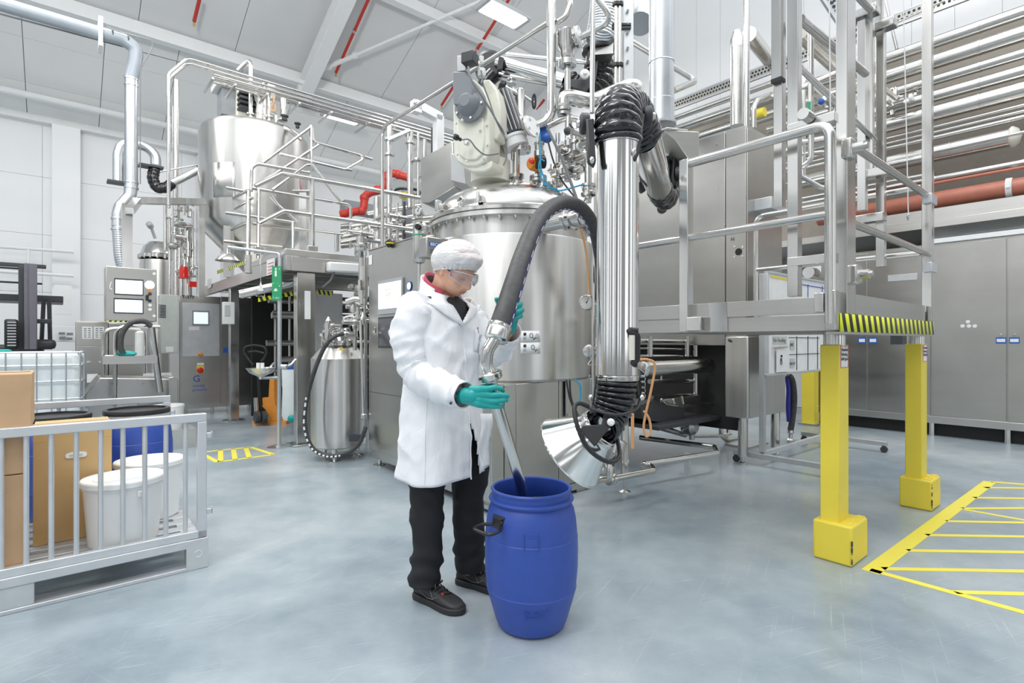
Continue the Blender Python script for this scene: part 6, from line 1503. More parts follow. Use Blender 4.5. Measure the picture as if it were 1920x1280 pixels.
# green signs
for k,(y0,y1) in enumerate(((499,530),(531,563))):
    m=MB(); q0=P(510,y0,6.22); q1=P(527.5,y1,6.22); m.box((q0+q1)/2,(q1.x-q0.x,.006,q0.z-q1.z),'w'); s_=m.build('green_sign','green',sh_)
    m=MB(); c=P(517,(y0+y1)/2-2,6.215)
    if k==0: m.box(c,(.022,.002,.07),'w'); m.sph(c+ZX*.052,.011,10,6,(1,.2,1))
    else: m.lathe(c+ZX*.01,V((0,-1,0)),[(.018,0),(.018,.002)],14); m.box(c-ZX*.0,(.05,.002,.006),'w')
    m.build('sign_pictogram','white',s_)
    m=MB(); c=P(524,y0+5,6.214); m.box(c,(.018,.002,.005),'w'); m.box(c,(.005,.002,.018),'w'); m.build('sign_cross','white',s_)
text('T 18.2',.03,P(511,560,6.213),V((1,0,0)),ZX,'white',sh_)
m=MB(); m.lathe(P(489,706,6.1),ZX,[(.02,-.03),(.03,0),(.12,.045),(.16,.10),(.163,.103),(.158,.10),(.11,.05),(0,.02)],28,cap=False); m.build('eyewash_bowl','steel',sh_)
m=MB(); m.tube([P(523,708,Ys),P(490,708,6.15),P(490,700,6.12)],.018,10,fil=.05); m.build('bowl_arm','galv',sh_)
for u in (484,492): m=MB(); m.cyl(P(u,693,6.1),P(u,680,6.1),.02,n=12); m.build('eyewash_nozzle','white',sh_)
m=MB(); m.tube([P(524,687,Ys),P(545,685,6.35),P(556,672,6.4),P(570,669,6.45),P(592,669,6.5)],.016,10,fil=.08); m.build('supply_pipe','galv',sh_)
m=MB(); m.lathe(P(533,687,6.3),V((1,0,0)),[(.02,-.04),(.03,-.03),(.03,.03),(.02,.04)],12); m.build('supply_union','galv',sh_)
m=MB(); m.beam(P(505,690,6.2),P(514,680,6.2),.05,.01); m.build('push_plate','galv',sh_)
# ================================================================ pallet truck
pt=thing('pallet_truck','yellow hand pallet truck with black loop handle under the mezzanine','truck',G(500,796))
Yp=8.0
m=MB(); m.tube([P(476,684,Yp),P(466,672,Yp),P(458,660,Yp),P(460,650,Yp),P(478,647,Yp),P(497,650,Yp),P(501,660,Yp),P(496,672,Yp),P(490,678,Yp)],.022,10,fil=.06); m.build('handle_loop','black',pt)
m=MB(); m.tube([P(466,660,Yp),P(480,658,Yp),P(496,662,Yp)],.02,8); m.cyl(P(484,680,Yp),P(489,760,Yp),.03); m.build('tiller','black',pt)
m=MB(); m.prism([P(505,710,Yp),P(513,710,Yp),P(514,757,Yp),P(520,765,Yp),P(526,790,Yp),P(508,790,Yp),P(497,768,Yp),P(486,757,Yp),P(492,745,Yp),P(503,745,Yp)],V((.04,.06,0))); m.build('pump_body','orange',pt,bevel=.008)
m=MB(); m.beam(P(505,792,Yp),P(548,786,8.9),.5,.06); m.build('fork_frame','orange',pt)
for u,v in ((482,782),(495,782)): m=MB(); q=P(u,v,7.9); m.cyl(q-AX*.03,q+AX*.03,.09,n=22); m.build('steer_wheel','rubber',pt)
m=MB(); q=P(545,788,8.4); m.cyl(q-AX*.04,q+AX*.04,.06,n=20); m.build('load_wheel','rubber',pt)
m=MB(); m.cyl(P(480,745,7.95),P(481,772,7.95),.035); m.build('pump_cylinder','pipe',pt)
bn=thing('waste_bag_bin','clear waste bag with blue rim hanging in a stand by the column','bag',P(548,740,7.0))
m=MB(); m.lathe(P(549,800,7.2),ZX,[(.12,.1),(.14,.16),(.13,.5),(.14,.78),(.135,.8)],20); m.build('clear_bag','ibc',bn); m=MB(); m.lathe(P(549,800,7.2)+ZX*.78,ZX,[(.142,0),(.148,.01),(.148,.04),(.14,.05)],20,cap=False); m.build('rim','bluep',bn)
m=MB(); m.sph(P(546,785,7.04),.05,12,8,(1,.6,1)); m.build('glove_waste','glove',bn)
# ================================================================ floor markings
def fline(par,p0,p1,w,nm='floor_line'):
    p0=V((p0.x,p0.y,0));p1=V((p1.x,p1.y,0)); d=(p1-p0); n_=d.normalized().cross(ZX)*w/2; m=MB(); m.prism([p0-n_+ZX*.0005,p1-n_+ZX*.0005,p1+n_+ZX*.0005,p0+n_+ZX*.0005],ZX*.0012); m.build(nm,M['yline'],par)
def ylm():
    m,n,l,b=nodes('yellow_floor_tape'); setp(b,rough=.45); a=tex(n,l,ns=14,det=8,rough=.8); r=ramp(n,l,a.outputs[0],[(.30,hexc('#B9B27A')),(.36,hexc('#F0E256'))]); l.new(r.outputs[0],b.inputs['Base Color']); return m
M['yline']=ylm()
f1=thing('floor_marking','small yellow hatched floor box before the safety shower','marking',G(440,852))
k4=[G(374,848),G(470,838),G(513,852),G(408,866)]
for i in range(4): fline(f1,k4[i],k4[(i+1)%4],.05)
for t in (.25,.5,.75): fline(f1,k4[3].lerp(k4[2],t-.2),k4[0].lerp(k4[1],t+.15),.05)
f2=thing('floor_marking','large yellow hatched floor field at the right picture edge','marking',G(1750,1000))
fline(f2,G(1632,1072),G(1856,903),.085); fline(f2,G(1632,1068),G(1935,1152),.045); fline(f2,G(1856,903),G(2000,914),.05)
for (u0,y0,u1,y1) in ((1846,914,1990,916),(1826,933,1990,935),(1805,953,1990,952),(1808,955,1960,982),(1775,977,1990,981),(1737,1003,1990,1007),(1702,1032,1990,1036),(1655,1066,1990,1072),(1790,1110,1990,1115)): fline(f2,G(u0,y0),G(u1,y1),.04)
# ================================================================ right cabinet run
RA=8.75
rc=thing('cabinet_run','long row of tall brushed steel cabinets along the right wall','cabinet',RP(RA+.4,1,0))
def arb(par,A_,u0,u1,y0,y1,name,mat,o=.01,th=.01,bev=.002,label=None):
    p0=PA(u0,y0,A_); p1=PA(u1,y0,A_); p2=PA(u0,y1,A_); m=MB(); m.rb(A_-o,A_-o+th,min(AB(p0)[1],AB(p1)[1]),max(AB(p0)[1],AB(p1)[1]),p2.z,p0.z); return m.build(name,mat,par,bevel=bev,label=label)
bl_=[AB(PA(u,640,RA))[1] for u in (1523,1627,1745,1888)]
zt_c=2.52
rbp(rc,'body','steel_d',RA+.02,RA+.8,-1.5,bl_[0],.22,zt_c)
for b_hi,b_lo in zip(bl_,bl_[1:]+[bl_[3]-1.0,bl_[3]-1.95][:1]): rbp(rc,'door','steel_d',RA,RA+.02,b_lo+.006,b_hi-.006,.27,zt_c-.03)
rbp(rc,'door','steel_d',RA,RA+.02,-1.4,bl_[3]-1.006,.27,zt_c-.03)
rbp(rc,'base_rail','steel_h',RA-.01,RA+.8,-1.5,bl_[0],.17,.265); rbp(rc,'plinth_gap','dark',RA+.12,RA+.8,-1.5,bl_[0]-.1,.0,.17); rbp(rc,'top_trim','white',RA-.02,RA+.8,-1.5,bl_[2],zt_c,zt_c+.06)  # near-black block paints the shade in the plinth gap
for b_ in (bl_[0]-.1,bl_[2],bl_[3]): m=MB(); m.cyl(RP(RA+.06,b_,0),RP(RA+.06,b_,.17),.035); m.build('foot','pipe',rc)
for (u0,u1) in ((1609,1624),(1629,1645),(1867,1887),(1892,1912)):
    l_=arb(rc,RA,u0,u1,632,644,'blue_label','bluep',.006,.005); arb(rc,RA,u0+2,u1-2,635,641,'label_text','paper',.0075,.0015,0)
    q=PA((u0+u1)/2,628,RA-.01); m=MB(); m.lathe(q,-AX,[(.016,0),(.016,.012),(.01,.02)],14); m.build('lock','pipe',rc)
arb(rc,RA,1665,1720,516,528,'vent_plate','alu',.008,.006); arb(rc,RA,1521,1540,500,512,'label','paper',.006,.004)
for u,v in ((1805,611),(1815,603),(1817,611),(1828,611)): q=PA(u,v,RA-.002); m=MB(); m.lathe(q,-AX,[(.022,0),(.022,.01)],14); m.build('indicator','white',rc)
rbp(rc,'top_cover','steel_h',RA+.1,AW-.04,-1.5,6.5,2.75,2.85)
# pipe bridge wall behind pipes
bw=tag(MB().rb(10.25,10.3,-3,7.5,2.6,5.75).build('trim_4',plain('beige_grey_cladding','#A8A197',.5,.3)),'grey-beige sheet cladding behind the pipe rows',kind='structure')
Yr=9.3/1.3766; kz=Yr/1003
def zr(y): return CH+(640-y)*kz
def bl(u,A_=9.3): return AB(PA(u,640,A_))[1]
hp_=[(22,24,1265,'uppermost clad pipe of the rows along the right wall','clad'),(62,30,1265,'second clad pipe from the top along the right wall','clad'),(100,20,1440,'third clad pipe from the top along the right wall','clad'),(133,24,1500,'fourth clad pipe ending at the valve by the gate','clad'),(168,32,1265,'thick middle clad pipe along the right wall','clad'),(197,7,1440,'thin bare pipe below the thick middle clad pipe','pipe'),(208,6,1440,'second thin bare pipe below the thick middle clad pipe','pipe'),(219,9,1440,'third thin bare pipe below the thick middle clad pipe','pipe'),(252,34,1500,'wide clad duct ending in a round beige cap','clad'),(258,6,1450,'slim pipe crossing before the wide clad duct','pipe'),(305,16,1480,'bright bare pipe with flange above the red pipe','pipe'),(322,6,1480,'thin copper-toned pipe above the red pipe','terra')]
for k,(y,th,ul,lb,mt) in enumerate(hp_):
    t=thing('wall_pipe',lb,'pipe',RP(9.3,1,zr(y)),'pipe rows on the right wall'); aa_=9.3-(.25 if y in (258,322) else 0)
    z_=zr(y); r_=th/2*kz; b0_=bl(ul,aa_); b1_=-1.5 if y!=252 else bl(1897,aa_)
    m=MB(); m.cyl(RP(aa_,b1_,z_),RP(aa_,b0_,z_),r_,n=24); m.build('pipe',mt,t)
    if mt=='clad':
        b=b1_+.6
        while b<b0_-.2: m=MB(); m.lathe(RP(aa_,b,z_),BX,[(r_,0),(r_+.006,.003),(r_+.006,.02),(r_,.023)],24,cap=False); m.build('sheet_lap','clad',t); b+=1.15
    if y==252: m=MB(); m.lathe(RP(aa_,b1_,z_),-BX,[(r_,-.02),(r_*1.15,0),(r_*1.15,.02),(r_*.8,.07),(0,.1)],28,cap=False); m.build('end_cap','cream',t)
    if y==305: m=MB(); bq=bl(1745,aa_); m.lathe(RP(aa_,bq,z_),BX,[(r_,-.05),(r_*1.7,-.05),(r_*1.7,.05),(r_,.05)],24); m.build('flange','pipe',t)
t=thing('red_pipe','thick terracotta red pipe with white clamp along the right wall','pipe',RP(9.1,1,zr(348)))
aa_=9.1; zr_=CH+(640-348)*(9.1/1.3766)/1003; m=MB(); m.cyl(RP(aa_,-1.5,zr_),RP(aa_,bl(1535,aa_),zr_),.108,n=28); m.build('pipe','terra',t)
m=MB(); bq=bl(1893,aa_); m.lathe(RP(aa_,bq,zr_),BX,[(.11,-.03),(.125,-.03),(.125,.03),(.11,.03)],28); m.box(RP(aa_-.12,bq,zr_+.02),(.05,.04,.08)); m.build('clamp','white',t)
m=MB(); m.rb(8.9,9.05,-1.5,bl(1560,9),2.86,2.95); m.rb(8.95,8.97,-1.5,bl(1560,9),2.95,3.02); one('support_channel','grey steel channel below the thick red pipe','beam',m,'steel_h')
m=MB(); m.rb(9.6,9.62,-1.5,bl(1740,9.6),2.62,2.86); one('bright_panel','pale blue panel strip above the cabinet row','panel',m,'galv')
# lower left extra pipes in the gap 1300-1560
for k,(y0,r_,u0,u1,A_) in enumerate(((222,.05,1265,1450,9.0),(243,.07,1265,1450,9.2),(345,.05,1500,1740,8.6),(385,.03,1440,1745,8.6))):
    p=PA(u0,y0,A_); q=PA(u1,640,A_); m=MB(); m.cyl(p,RP(A_,AB(q)[1],p.z),r_,n=16); one('branch_pipe',['short clad branch left of the twin chimney pipe','lower clad branch left of the twin chimney pipe','grey branch pipe crossing behind the gate posts','thin branch pipe crossing behind the gate posts'][k],'pipe',m,'clad' if k<2 else 'pipe')
m=MB(); p=PA(1423,213,8.9); m.lathe(p,BX,[(.075,-.1),(.077,-.1),(.077,.1),(.075,.1)],20); one('yellow_marker','yellow marker band on the pipe right of the chimney','label',m,'yellow')
# cable tray with perforated side
tr_=thing('cable_tray','perforated steel cable tray running above the clad pipes','tray',RP(9.4,2,5.9))
zt1=PA(1264,192,9.4).z; 
rbp(tr_,'tray_top','galv',9.35,9.65,-2,bl(1230,9.4),zt1,zt1+.03); rbp(tr_,'tray_side','steel_d',9.35,9.36,-2,bl(1230,9.4),zt1-.16,zt1); rbp(tr_,'tray_lip','galv',9.33,9.37,-2,bl(1230,9.4),zt1-.19,zt1-.16)
m=MB(); b=-1.9; e=bl(1235,9.4)
while b<e:
    m.rb(9.343,9.349,b,b+.03,zt1-.06,zt1-.03); m.rb(9.343,9.349,b+.02,b+.05,zt1-.12,zt1-.09); b+=.06
m.build('perforations','dark',tr_,kind='stuff')
for u in (1560,1640,1700): q=PA(u,0,9.3); 
rd=thing('riser_tray','perforated cable ladder rising at the top between the gate posts','tray',P(1570,40,7.5))
m=MB(); m.beam(P(1545,-20,7.5),P(1610,80,7.5),.35,.03,up=V((.3,-1,.2))); m.build('ladder','galv',rd)
m=MB(); d=(P(1610,80,7.5)-P(1545,-20,7.5))
for i in range(14):
    for j in (-1,0,1): c_=P(1545,-20,7.5)+d*(i+.5)/14+V((j*.07,-.045,.03*-j)); m.box(c_,(.045,.01,.03),'w')
m.build('perforations','dark',rd,kind='stuff')
for (u0,y0,u1,y1,Y_,r_,lb) in ((1655,-20,1682,92,7,.02,'stay rod slanting down to the clad pipes'),(1770,2,1655,55,7,.012,'thin cable fanning from the upper gate corner'),(1501,60,1640,190,7.6,.11,'thick beige clad pipe slanting behind the gate posts'),(1404,64,1455,128,8.4,.11,'second thick beige clad pipe slanting right of the chimney'),(1500,150,1600,232,7.2,.07,'clad pipe stub below the thick slanting pipe')):
    m=MB(); m.cyl(P(u0,y0,Y_-(.4 if r_>.05 else 0)),P(u1,y1,Y_+(1.2 if r_>.05 else 0)),r_,n=20); one('slanting_pipe' if r_>.015 else 'stay_cable',lb,'pipe',m,'clad' if r_>.05 else 'pipe')
vc=thing('valve_group','handwheel valves where thin pipes meet behind the gate posts','pipework',P(1690,185,8))
valve_cluster(vc,1690,185,7.6,12,(28,8),21,1.2); valve_cluster(vc,1570,198,7,12,(30,14),22,1.1); valve_cluster(vc,1600,215,7,6,(25,8),23,1.1)
m=MB(); m.cyl(PB(1640,150,2.2),PB(1678,183,2.2),.035); m.build('slanting_branch','pipe',vc)
m=MB(); m.sph(P(1540,190,6.8),.04,10,8); m.build('blue_grip','bluep',vc)
for (pts,r_) in (([(1500,165),(1565,137)],.03),([(1500,290),(1545,285),(1565,300),(1600,300)],.03),([(1502,330),(1540,352),(1600,350)],.03),([(1500,268),(1600,250)],.04),([(1506,170),(1506,330)],.03)):
    m=MB(); m.tube([P(u,v,6.6) for u,v in pts],r_,10,fil=.15); m.build('branch','pipe',vc)
# ================================================================ tall central-right cabinets
tc=thing('tower_cabinet','tall brushed steel tower cabinet with a round black port behind the platform','cabinet',RP(5.6,3.6,0))
TA,TB=5.27,2.59; ztc=3.42
rbp(tc,'body','steel_d',TA+.015,TA+.62,TB,4.6,1.2,ztc)
bb=[TB]+[AB(PA(u,500,TA))[1] for u in (1360,)]+[4.6]
rbp(tc,'panel','steel_d',TA,TA+.014,bb[0]+.0,bb[1]-.005,1.21,ztc-.002); rbp(tc,'panel','steel_d',TA,TA+.014,bb[1]+.005,bb[2],1.21,ztc-.002)
rbp(tc,'side_panel','steel_d',TA+.01,TA+.61,TB-.012,TB-.001,1.21,ztc-.03)
q=PA(1385,472,TA); m=MB(); m.lathe(q,-AX,[(.036,0),(.036,.004)],24); m.build('round_port','dark',tc)
q=PA(1242,389,TA); m=MB(); m.lathe(q,-AX,[(.07,0),(.07,.004)],24); m.build('upper_port','dark',tc)
for u,v in ((1344,271),(1344,353),(1346,433),(1210,455),(1378,462),(1393,463),(1378,481),(1393,480),(1359,421)): q=PA(u,v,TA); m=MB(); m.cyl(q,q-AX*.01,.010,n=8); m.build('screw','pipe',tc)
text('N',.05,PA(1370,452,TA-.002),-BX,ZX,'dgrey',tc)
m=MB(); q=P(1436,390,5.6); m.box(q,(.42,.3,.12)); m.build('terminal_tray','alu',tc,bevel=.006)
rbp(tc,'side_bay','steel_d',TA+.62,TA+.95,TB+.05,3.4,1.2,2.62)
ch=thing('chimney_pipe','pair of shiny vertical pipes standing on the tower cabinet','pipe',P(1382,235,6.0))
q=P(1382,236,6.0); m=MB(); m.cyl(q,V((q.x,q.y,P(1382,75,6).z)),.072,n=28); m.lathe(V((q.x,q.y,P(1382,75,6).z)),ZX,[(.074,-.1),(.074,0),(.045,.08),(.045,.1)],24); m.build('chimney','clad',ch)
q=P(1400,240,5.6); m=MB(); m.cyl(q,V((q.x,q.y,P(1400,-10,5.6).z)),.03,n=16); m.build('riser','pipe',ch)
m=MB(); m.tube([P(1413,240,6),P(1413,200,6),P(1420,188,6.1),P(1440,178,6.6)],.03,12,fil=.1); m.build('branch','clad',ch)
# lower supports
lw=thing('lower_cabinet','squat steel cabinet on round legs under the platform deck','cabinet',RP(5.6,2.7,0))
rbp(lw,'body','steel_v',5.21,6.07,2.54,2.78,.47,1.29,bev=.01)
for a_,b_ in ((5.27,2.62),(6.0,2.62)): 
    m=MB(); m.lathe(RP(a_,b_,0),ZX,[(.04,0),(.04,.015),(.02,.03),(.02,.08),(.048,.08),(.048,.47)],20); m.build('leg','steel',lw)
m=MB(); m.cyl(PB(1368,640,2.53),PB(1368,637,2.53)-BX*.01,.02,n=12); m.build('key_lock','dgrey',lw)
ub=thing('pump_bay','open machine bay, darkened as shade, with pipes and a horizontal cylinder under the deck','machine',RP(4.7,3.4,0))
rbp(ub,'shade_panel','dark',5.45,5.5,2.75,4.8,.30,1.29); rbp(ub,'bay_floor','dgrey',4.3,5.45,2.95,4.6,.40,.44)  # near-black panel and dark floor stand in for shade inside the bay
m=MB(); m.cyl(PB(1208,692,3.0),PB(1330,685,3.0),.072,n=28); m.build('cylinder','steel',ub)
m=MB(); m.lathe(PB(1200,693,3.0),AX,[(.03,0),(.075,.02),(.078,.03),(.078,.06),(.072,.07)],24); m.build('end_flange','pipe',ub)
for (x0,y0,x1,y1,r_) in ((1200,639,1330,640,.02),(1200,668,1310,668,.018),(1218,715,1340,713,.025),(1222,745,1318,738,.022),(1200,653,1300,655,.01)):
    m=MB(); m.cyl(PB(x0,y0,3.25),PB(x1,y1,3.25),r_); m.build('pipe','steel',ub)
for (x,y0,y1,r_) in ((1219,630,668,.028),(1289,630,668,.028),(1305,630,668,.03),(1353,630,765,.014),(1305,700,745,.03),(1240,700,712,.01),(1325,700,712,.012)):
    m=MB(); m.cyl(PB(x,y0,3.2),PB(x,y1,3.2),r_); m.build('drop_pipe','steel',ub)
m=MB(); m.sph(PB(1338,683,3.3),.07,14,10,(1,.6,1)); m.build('round_hatch','steel_d',ub)
m=MB(); m.prism([PB(1225,750,3.1),PB(1285,765,3.1),PB(1278,800,3.1),PB(1205,785,3.1),PB(1200,760,3.1)],BX*.4); m.build('drip_trough','dgrey',ub); rbp(ub,'trough_rail','steel_h',4.6,5.3,3.1,3.14,.55,.66)  # trough darkened in colour to match the bay's shade
for pts in ([(1240,748),(1250,757),(1270,760)],[(1285,760),(1300,755),(1345,757)],[(1262,748),(1264,757)],[(1278,742),(1281,757)]):
    m=MB(); m.tube(catmull([PB(u,v,3.05) for u,v in pts],4),.012,8); m.build('tube','pipe',ub)
pump=thing('floor_pump','small steel pump with elbows on the floor under the bay','pump',RP(4.9,3.0,.1))
for pts,r_ in (([(1285,795),(1310,795),(1340,790)],.03),([(1290,812),(1300,817),(1345,817),(1370,813)],.022),([(1352,760),(1352,815),(1362,825),(1383,822)],.03),([(1352,790),(1362,786),(1368,795),(1362,818),(1355,820)],.025),([(1205,792),(1285,815)],.03)):
    m=MB(); m.tube([PZ(u,v,.28) if 0 else PB(u,v,3.3) for u,v in pts],r_,12,fil=.06); m.build('elbow_pipe','pipe',pump)
m=MB(); q=PB(1297,800,3.2); m.lathe(q,-BX,[(.05,-.12),(.09,-.08),(.09,.02),(.05,.06)],20); m.cyl(q,q-ZX*.14,.03); m.build('pump_head','steel_d',pump)
m=MB(); q=PB(1290,870,2.75); m.rb(AB(q)[0]-.02,AB(q)[0]+.02,2.73,2.78,0,.2); m.build('pipe_stand','alu',pump)
cl2=thing('outlet_manifold','bent floor pipe with clamped joint running from the vat foot','pipe',PZ(1120,905,.2))
m=MB(); zz_=.19
m.tube([PZ(u,v,zz_) for u,v in ((1108,901),(1150,897),(1226,882),(1222,874),(1203,871),(1346,849),(1342,838),(1200,820))],.026,14,fil=.05); m.build('floor_pipe','pipe',cl2)
m=MB(); d=(PZ(1226,882,zz_)-PZ(1150,897,zz_)).normalized(); c=PZ(1145,898,zz_); m.lathe(c-d*.03,d,[(.03,0),(.045,.0),(.045,.02),(.035,.025),(.035,.035),(.045,.04),(.045,.06),(.03,.06)],18); m.build('clamp','pipe',cl2)
m=MB(); m.tube([PZ(1143,898,zz_),PZ(1148,868,zz_+.02)+ZX*.03,P(1158,845,3.75)],.032,14); m.lathe(P(1160,838,3.7),V((.3,0,1)),[(.03,-.05),(.05,-.04),(.05,.04),(.03,.05)],18); m.build('drain_valve','steel',cl2)
m=MB(); q=G(1171,922); m.lathe(q,ZX,[(.05,0),(.05,.008),(.012,.02),(.012,.14),(.034,.14),(.034,.9)],18); m.build('support_leg','steel',cl2)
valve_cluster(cl2,1135,885,3.9,6,(14,8),31,.7)
# ================================================================ whiteboard
wbd=thing('whiteboard','mobile whiteboard with taped grid and papers behind the platform posts','whiteboard',RP(6.3,2.4,0))
WB=2.40; wa0=AB(PB(1438,640,WB))[0]; wa1=wa0+1.75
z_b=PB(1440,700,WB).z; z_t=PB(1440,512,WB).z
rbp(wbd,'board','paper',wa0+.02,wa1,WB,WB+.025,z_b,z_t)
for v in ((wa0,wa1,WB-.01,WB+.03,z_t-.0,z_t+.025),(wa0,wa1,WB-.01,WB+.03,z_b-.025,z_b),(wa0,wa0+.025,WB-.01,WB+.03,z_b,z_t)): rbp(wbd,'frame_edge','alu',*v)
rbp(wbd,'post','alugrey',wa0-.0,wa0+.05,WB+.03,WB+.08,.07,z_t); rbp(wbd,'post','alugrey',wa1-.05,wa1,WB+.03,WB+.08,.07,z_t)
for a_ in (wa0+.02,wa1-.03):
    rbp(wbd,'foot_bar','alugrey',a_-.025,a_+.025,WB-.55,WB+.35,.075,.125)
    for b_ in (WB-.52,WB+.32): m=MB(); q=RP(a_,b_,.035); m.cyl(q-AX*.015,q+AX*.015,.035,n=18); m.box(q+ZX*.03,(.05,.03,.03)); m.build('caster','dgrey',wbd)
rbp(wbd,'cross_bar','alu',wa0,wa1,WB+.03,WB+.07,.10,.15)
def wrect(u0,u1,y0,y1,nm,mat,o=.004): p0=PB(u0,y0,WB); p1=PB(u1,y0,WB); z0_=PB(u0,y1,WB).z; return rbp(wbd,nm,mat,AB(p0)[0],AB(p1)[0],WB-o,WB-o+.002,z0_,p0.z,bev=0)
for u in (1493,1514,1532): wrect(u,u+1,630,694,'grid_line','ink')
for y in (632,664): wrect(1478,1536,y,y+1.2,'grid_line','ink')
wrect(1448,1475,630,645,'sign_plate','greybox'); wrect(1452,1476,655,698,'hanging_sheet','paper',.02); wrect(1481,1489,638,655,'tag','greybox',.006); wrect(1481,1489,672,689,'tag','greybox',.006)
text('JAR?',.05,PB(1481,649,WB-.008),AX,ZX,'ink',wbd); text('NACHT',.04,PB(1481,684,WB-.008),AX,ZX,'ink',wbd); text('No Feeding',.06,PB(1450,641,WB-.006),AX,ZX,'cableg',wbd)
m=MB(); q=PB(1465,674,WB-.024); m.sph(q+ZX*.035,.014,10,6,(1,.2,1)); m.box(q,(.03,.003,.03)); m.tube([q+AX*(.02*math.cos(t*.63))-ZX*.03+ZX*(.02*math.sin(t*.63)) for t in range(10)],.003,5,closed=True); m.build('pictogram','ink',wbd)
wrect(1445,1480,516,520,'tape_line','yellow'); wrect(1500,1545,532,533.5,'tape_line','inkblue'); wrect(1514,1515,533,560,'tape_line','inkblue'); wrect(1541,1542,536,560,'tape_line','inkblue')
m=MB(); m.tube([PB(1450,652,WB-.02),PB(1476,650,WB-.02)],.01,8); m.build('hook_bar','pipe',wbd)
# hanging hose and far yellow post
hh=thing('hanging_hose','black-violet hose hanging beside the whiteboard frame','hose',P(1482,760,6.6))
m=MB(); m.tube(catmull([P(1478,702,6.6),P(1486,715,6.6),P(1489,750,6.6),P(1485,790,6.6),P(1482,806,6.6)],6),.035,16); m.build('hose','rubber',hh); m=MB(); m.tube(catmull([P(1476,705,6.62),P(1479,730,6.62),P(1478,760,6.62),P(1480,790,6.62)],6),.03,12); m.build('violet_print','hoseblue',hh)
m=MB(); m.lathe(P(1482,806,6.6),-ZX,[(.036,0),(.04,.03),(.025,.05),(.025,.1),(.045,.12),(.045,.14)],18); m.build('coupling','pipe',hh)
yp=thing('yellow_post','distant square yellow guard post beside the whiteboard','post',G(1519,795))
q=G(1519,795); m=MB(); m.post(q,0.0,1.3,.17,.17,RM); m.build('sleeve','yellow',yp); m=MB(); m.post(q,0,.02,.26,.26,RM); m.build('base_plate','steel',yp)
m=MB(); q=G(1400,833); m.box(q+ZX*.01,(.5,.3,.02)); one('floor_plate','small metal floor plate lying under the lower cabinet','plate',m,'steel')
# small display box under platform near second post
m=MB(); m.box(PB(1685,636,BF+.6),(.16,.1,.10)); one('counter_box','small dark counter box hung under the platform end','box',m,'dgrey')
# white panel + lintel trims behind tower region
# ================================================================ rails and pipes left of the gearbox
hr=thing('cabinet_guard_rail','tall bent guard rail rising from the control cabinet to the ceiling pipes','rail',P(717,465,5.2))
m=MB(); m.tube([PA(717,478,2.9),PA(717,238,2.9),PA(1027,44,2.9)],.021,12,fil=.12); m.build('rail','pipe',hr)
for u,v in ((781,193),(900,122)): m=MB(); m.sph(PA(u,v,2.9),.035,10,8); m.build('clamp','pipe',hr)
hn=thing('hanging_support','white square-tube hanging frame beside the gearbox','frame',PB(810,230,5.5))
m=MB(); m.beam(PB(778,196,5.6),PB(826,222,5.6),.10,.10); m.build('top_bar','white',hn); m=MB(); m.beam(PB(822,218,5.6),PB(822,300,5.6),.10,.10); m.build('drop_bar','white',hn); m=MB(); m.beam(PB(780,190,5.6),PB(780,212,5.6),.1,.1); m.build('stub_bar','white',hn)
hp2=thing('steel_hood_panel','slanted brushed steel panel left of the gearbox','panel',P(818,330,5.2))
m=MB(); m.prism([P(788,297,5.4),P(848,264,5.0),P(852,350,5.0),P(803,380,5.25),P(790,380,5.4)],V((.1,.25,0))); m.build('panel','steel_d',hp2,bevel=.01)
m=MB(); m.prism([P(845,286,4.75),P(868,296,4.7),P(874,345,4.7),P(845,338,4.75)],V((.05,.2,0))); m.build('bracket_box','alugrey',hp2,bevel=.005)
# vertical stuff 690-790
md=thing('middle_pipework','verticals, valves and gauges between the mezzanine and the vat','pipework',P(740,400,8))
for (u,y0,y1,r_,mt) in ((730,235,440,.04,'pipe'),(769,245,390,.045,'pipe'),(784,250,380,.02,'pipe'),(796,262,380,.03,'pipe'),(812,240,300,.03,'dgrey'),(708,370,465,.055,'clad'),(730,340,460,.03,'pipe'),(745,380,460,.02,'pipe'),(758,378,460,.02,'dgrey'),(775,372,400,.02,'pipe'),(697,440,468,.05,'pipe'),(719,405,468,.04,'offw')):
    m=MB(); m.cyl(P(u,y0,7.6),P(u,y1,7.6),r_,n=14); m.build('riser',mt,md)
for (u,y) in ((730,290),(730,262),(769,268),(783,300),(796,330)): m=MB(); m.lathe(P(u,y,7.6),ZX,[(.045,-.02),(.075,-.015),(.075,.015),(.045,.02)],16); m.build('joint','pipe',md)
m=MB(); m.beam(P(728,262,7.5),P(769,244,7.5),.05,.04); m.build('cross_bar','alu',md)
for k,(x0,y0,x1,y1,r_) in enumerate(((642,440,700,428,.05),(640,452,700,440,.03),(690,400,790,385,.04),(690,420,790,402,.03),(700,436,790,420,.045),(660,420,690,415,.06))):
    m=MB(); m.cyl(P(x0,y0,8.4),P(x1,y1,8.4),r_,n=14); m.build('cross_pipe','clad' if k%2 else 'pipe',md)
m=MB(); m.box(P(763,410,8.6),(.12,.12,1.0)); m.build('blue_upright','grey',md)
valve_cluster(md,680,455,6.6,12,(14,25),41,1.0); valve_cluster(md,735,430,7.4,12,(35,25),42,1.0)
m=MB(); m.lathe(P(676,475,6.3),ZX,[(.05,-.05),(.07,-.02),(.07,.06),(.09,.08),(.09,.1),(.05,.12),(.05,.2)],18); m.cyl(P(677,480,6.3),P(678,550,6.3),.03); m.build('valve_stack','steel',md)
m=MB(); m.lathe(P(764,360,7.8),ZX,[(.19,-.02),(.2,0),(.19,.02)],28,cap=False); m.build('black_ring','black',md); m=MB(); m.lathe(P(764,364,7.8),ZX,[(.12,-.05),(.12,0),(.06,.02)],20); m.build('yellow_hub','yellow',md)
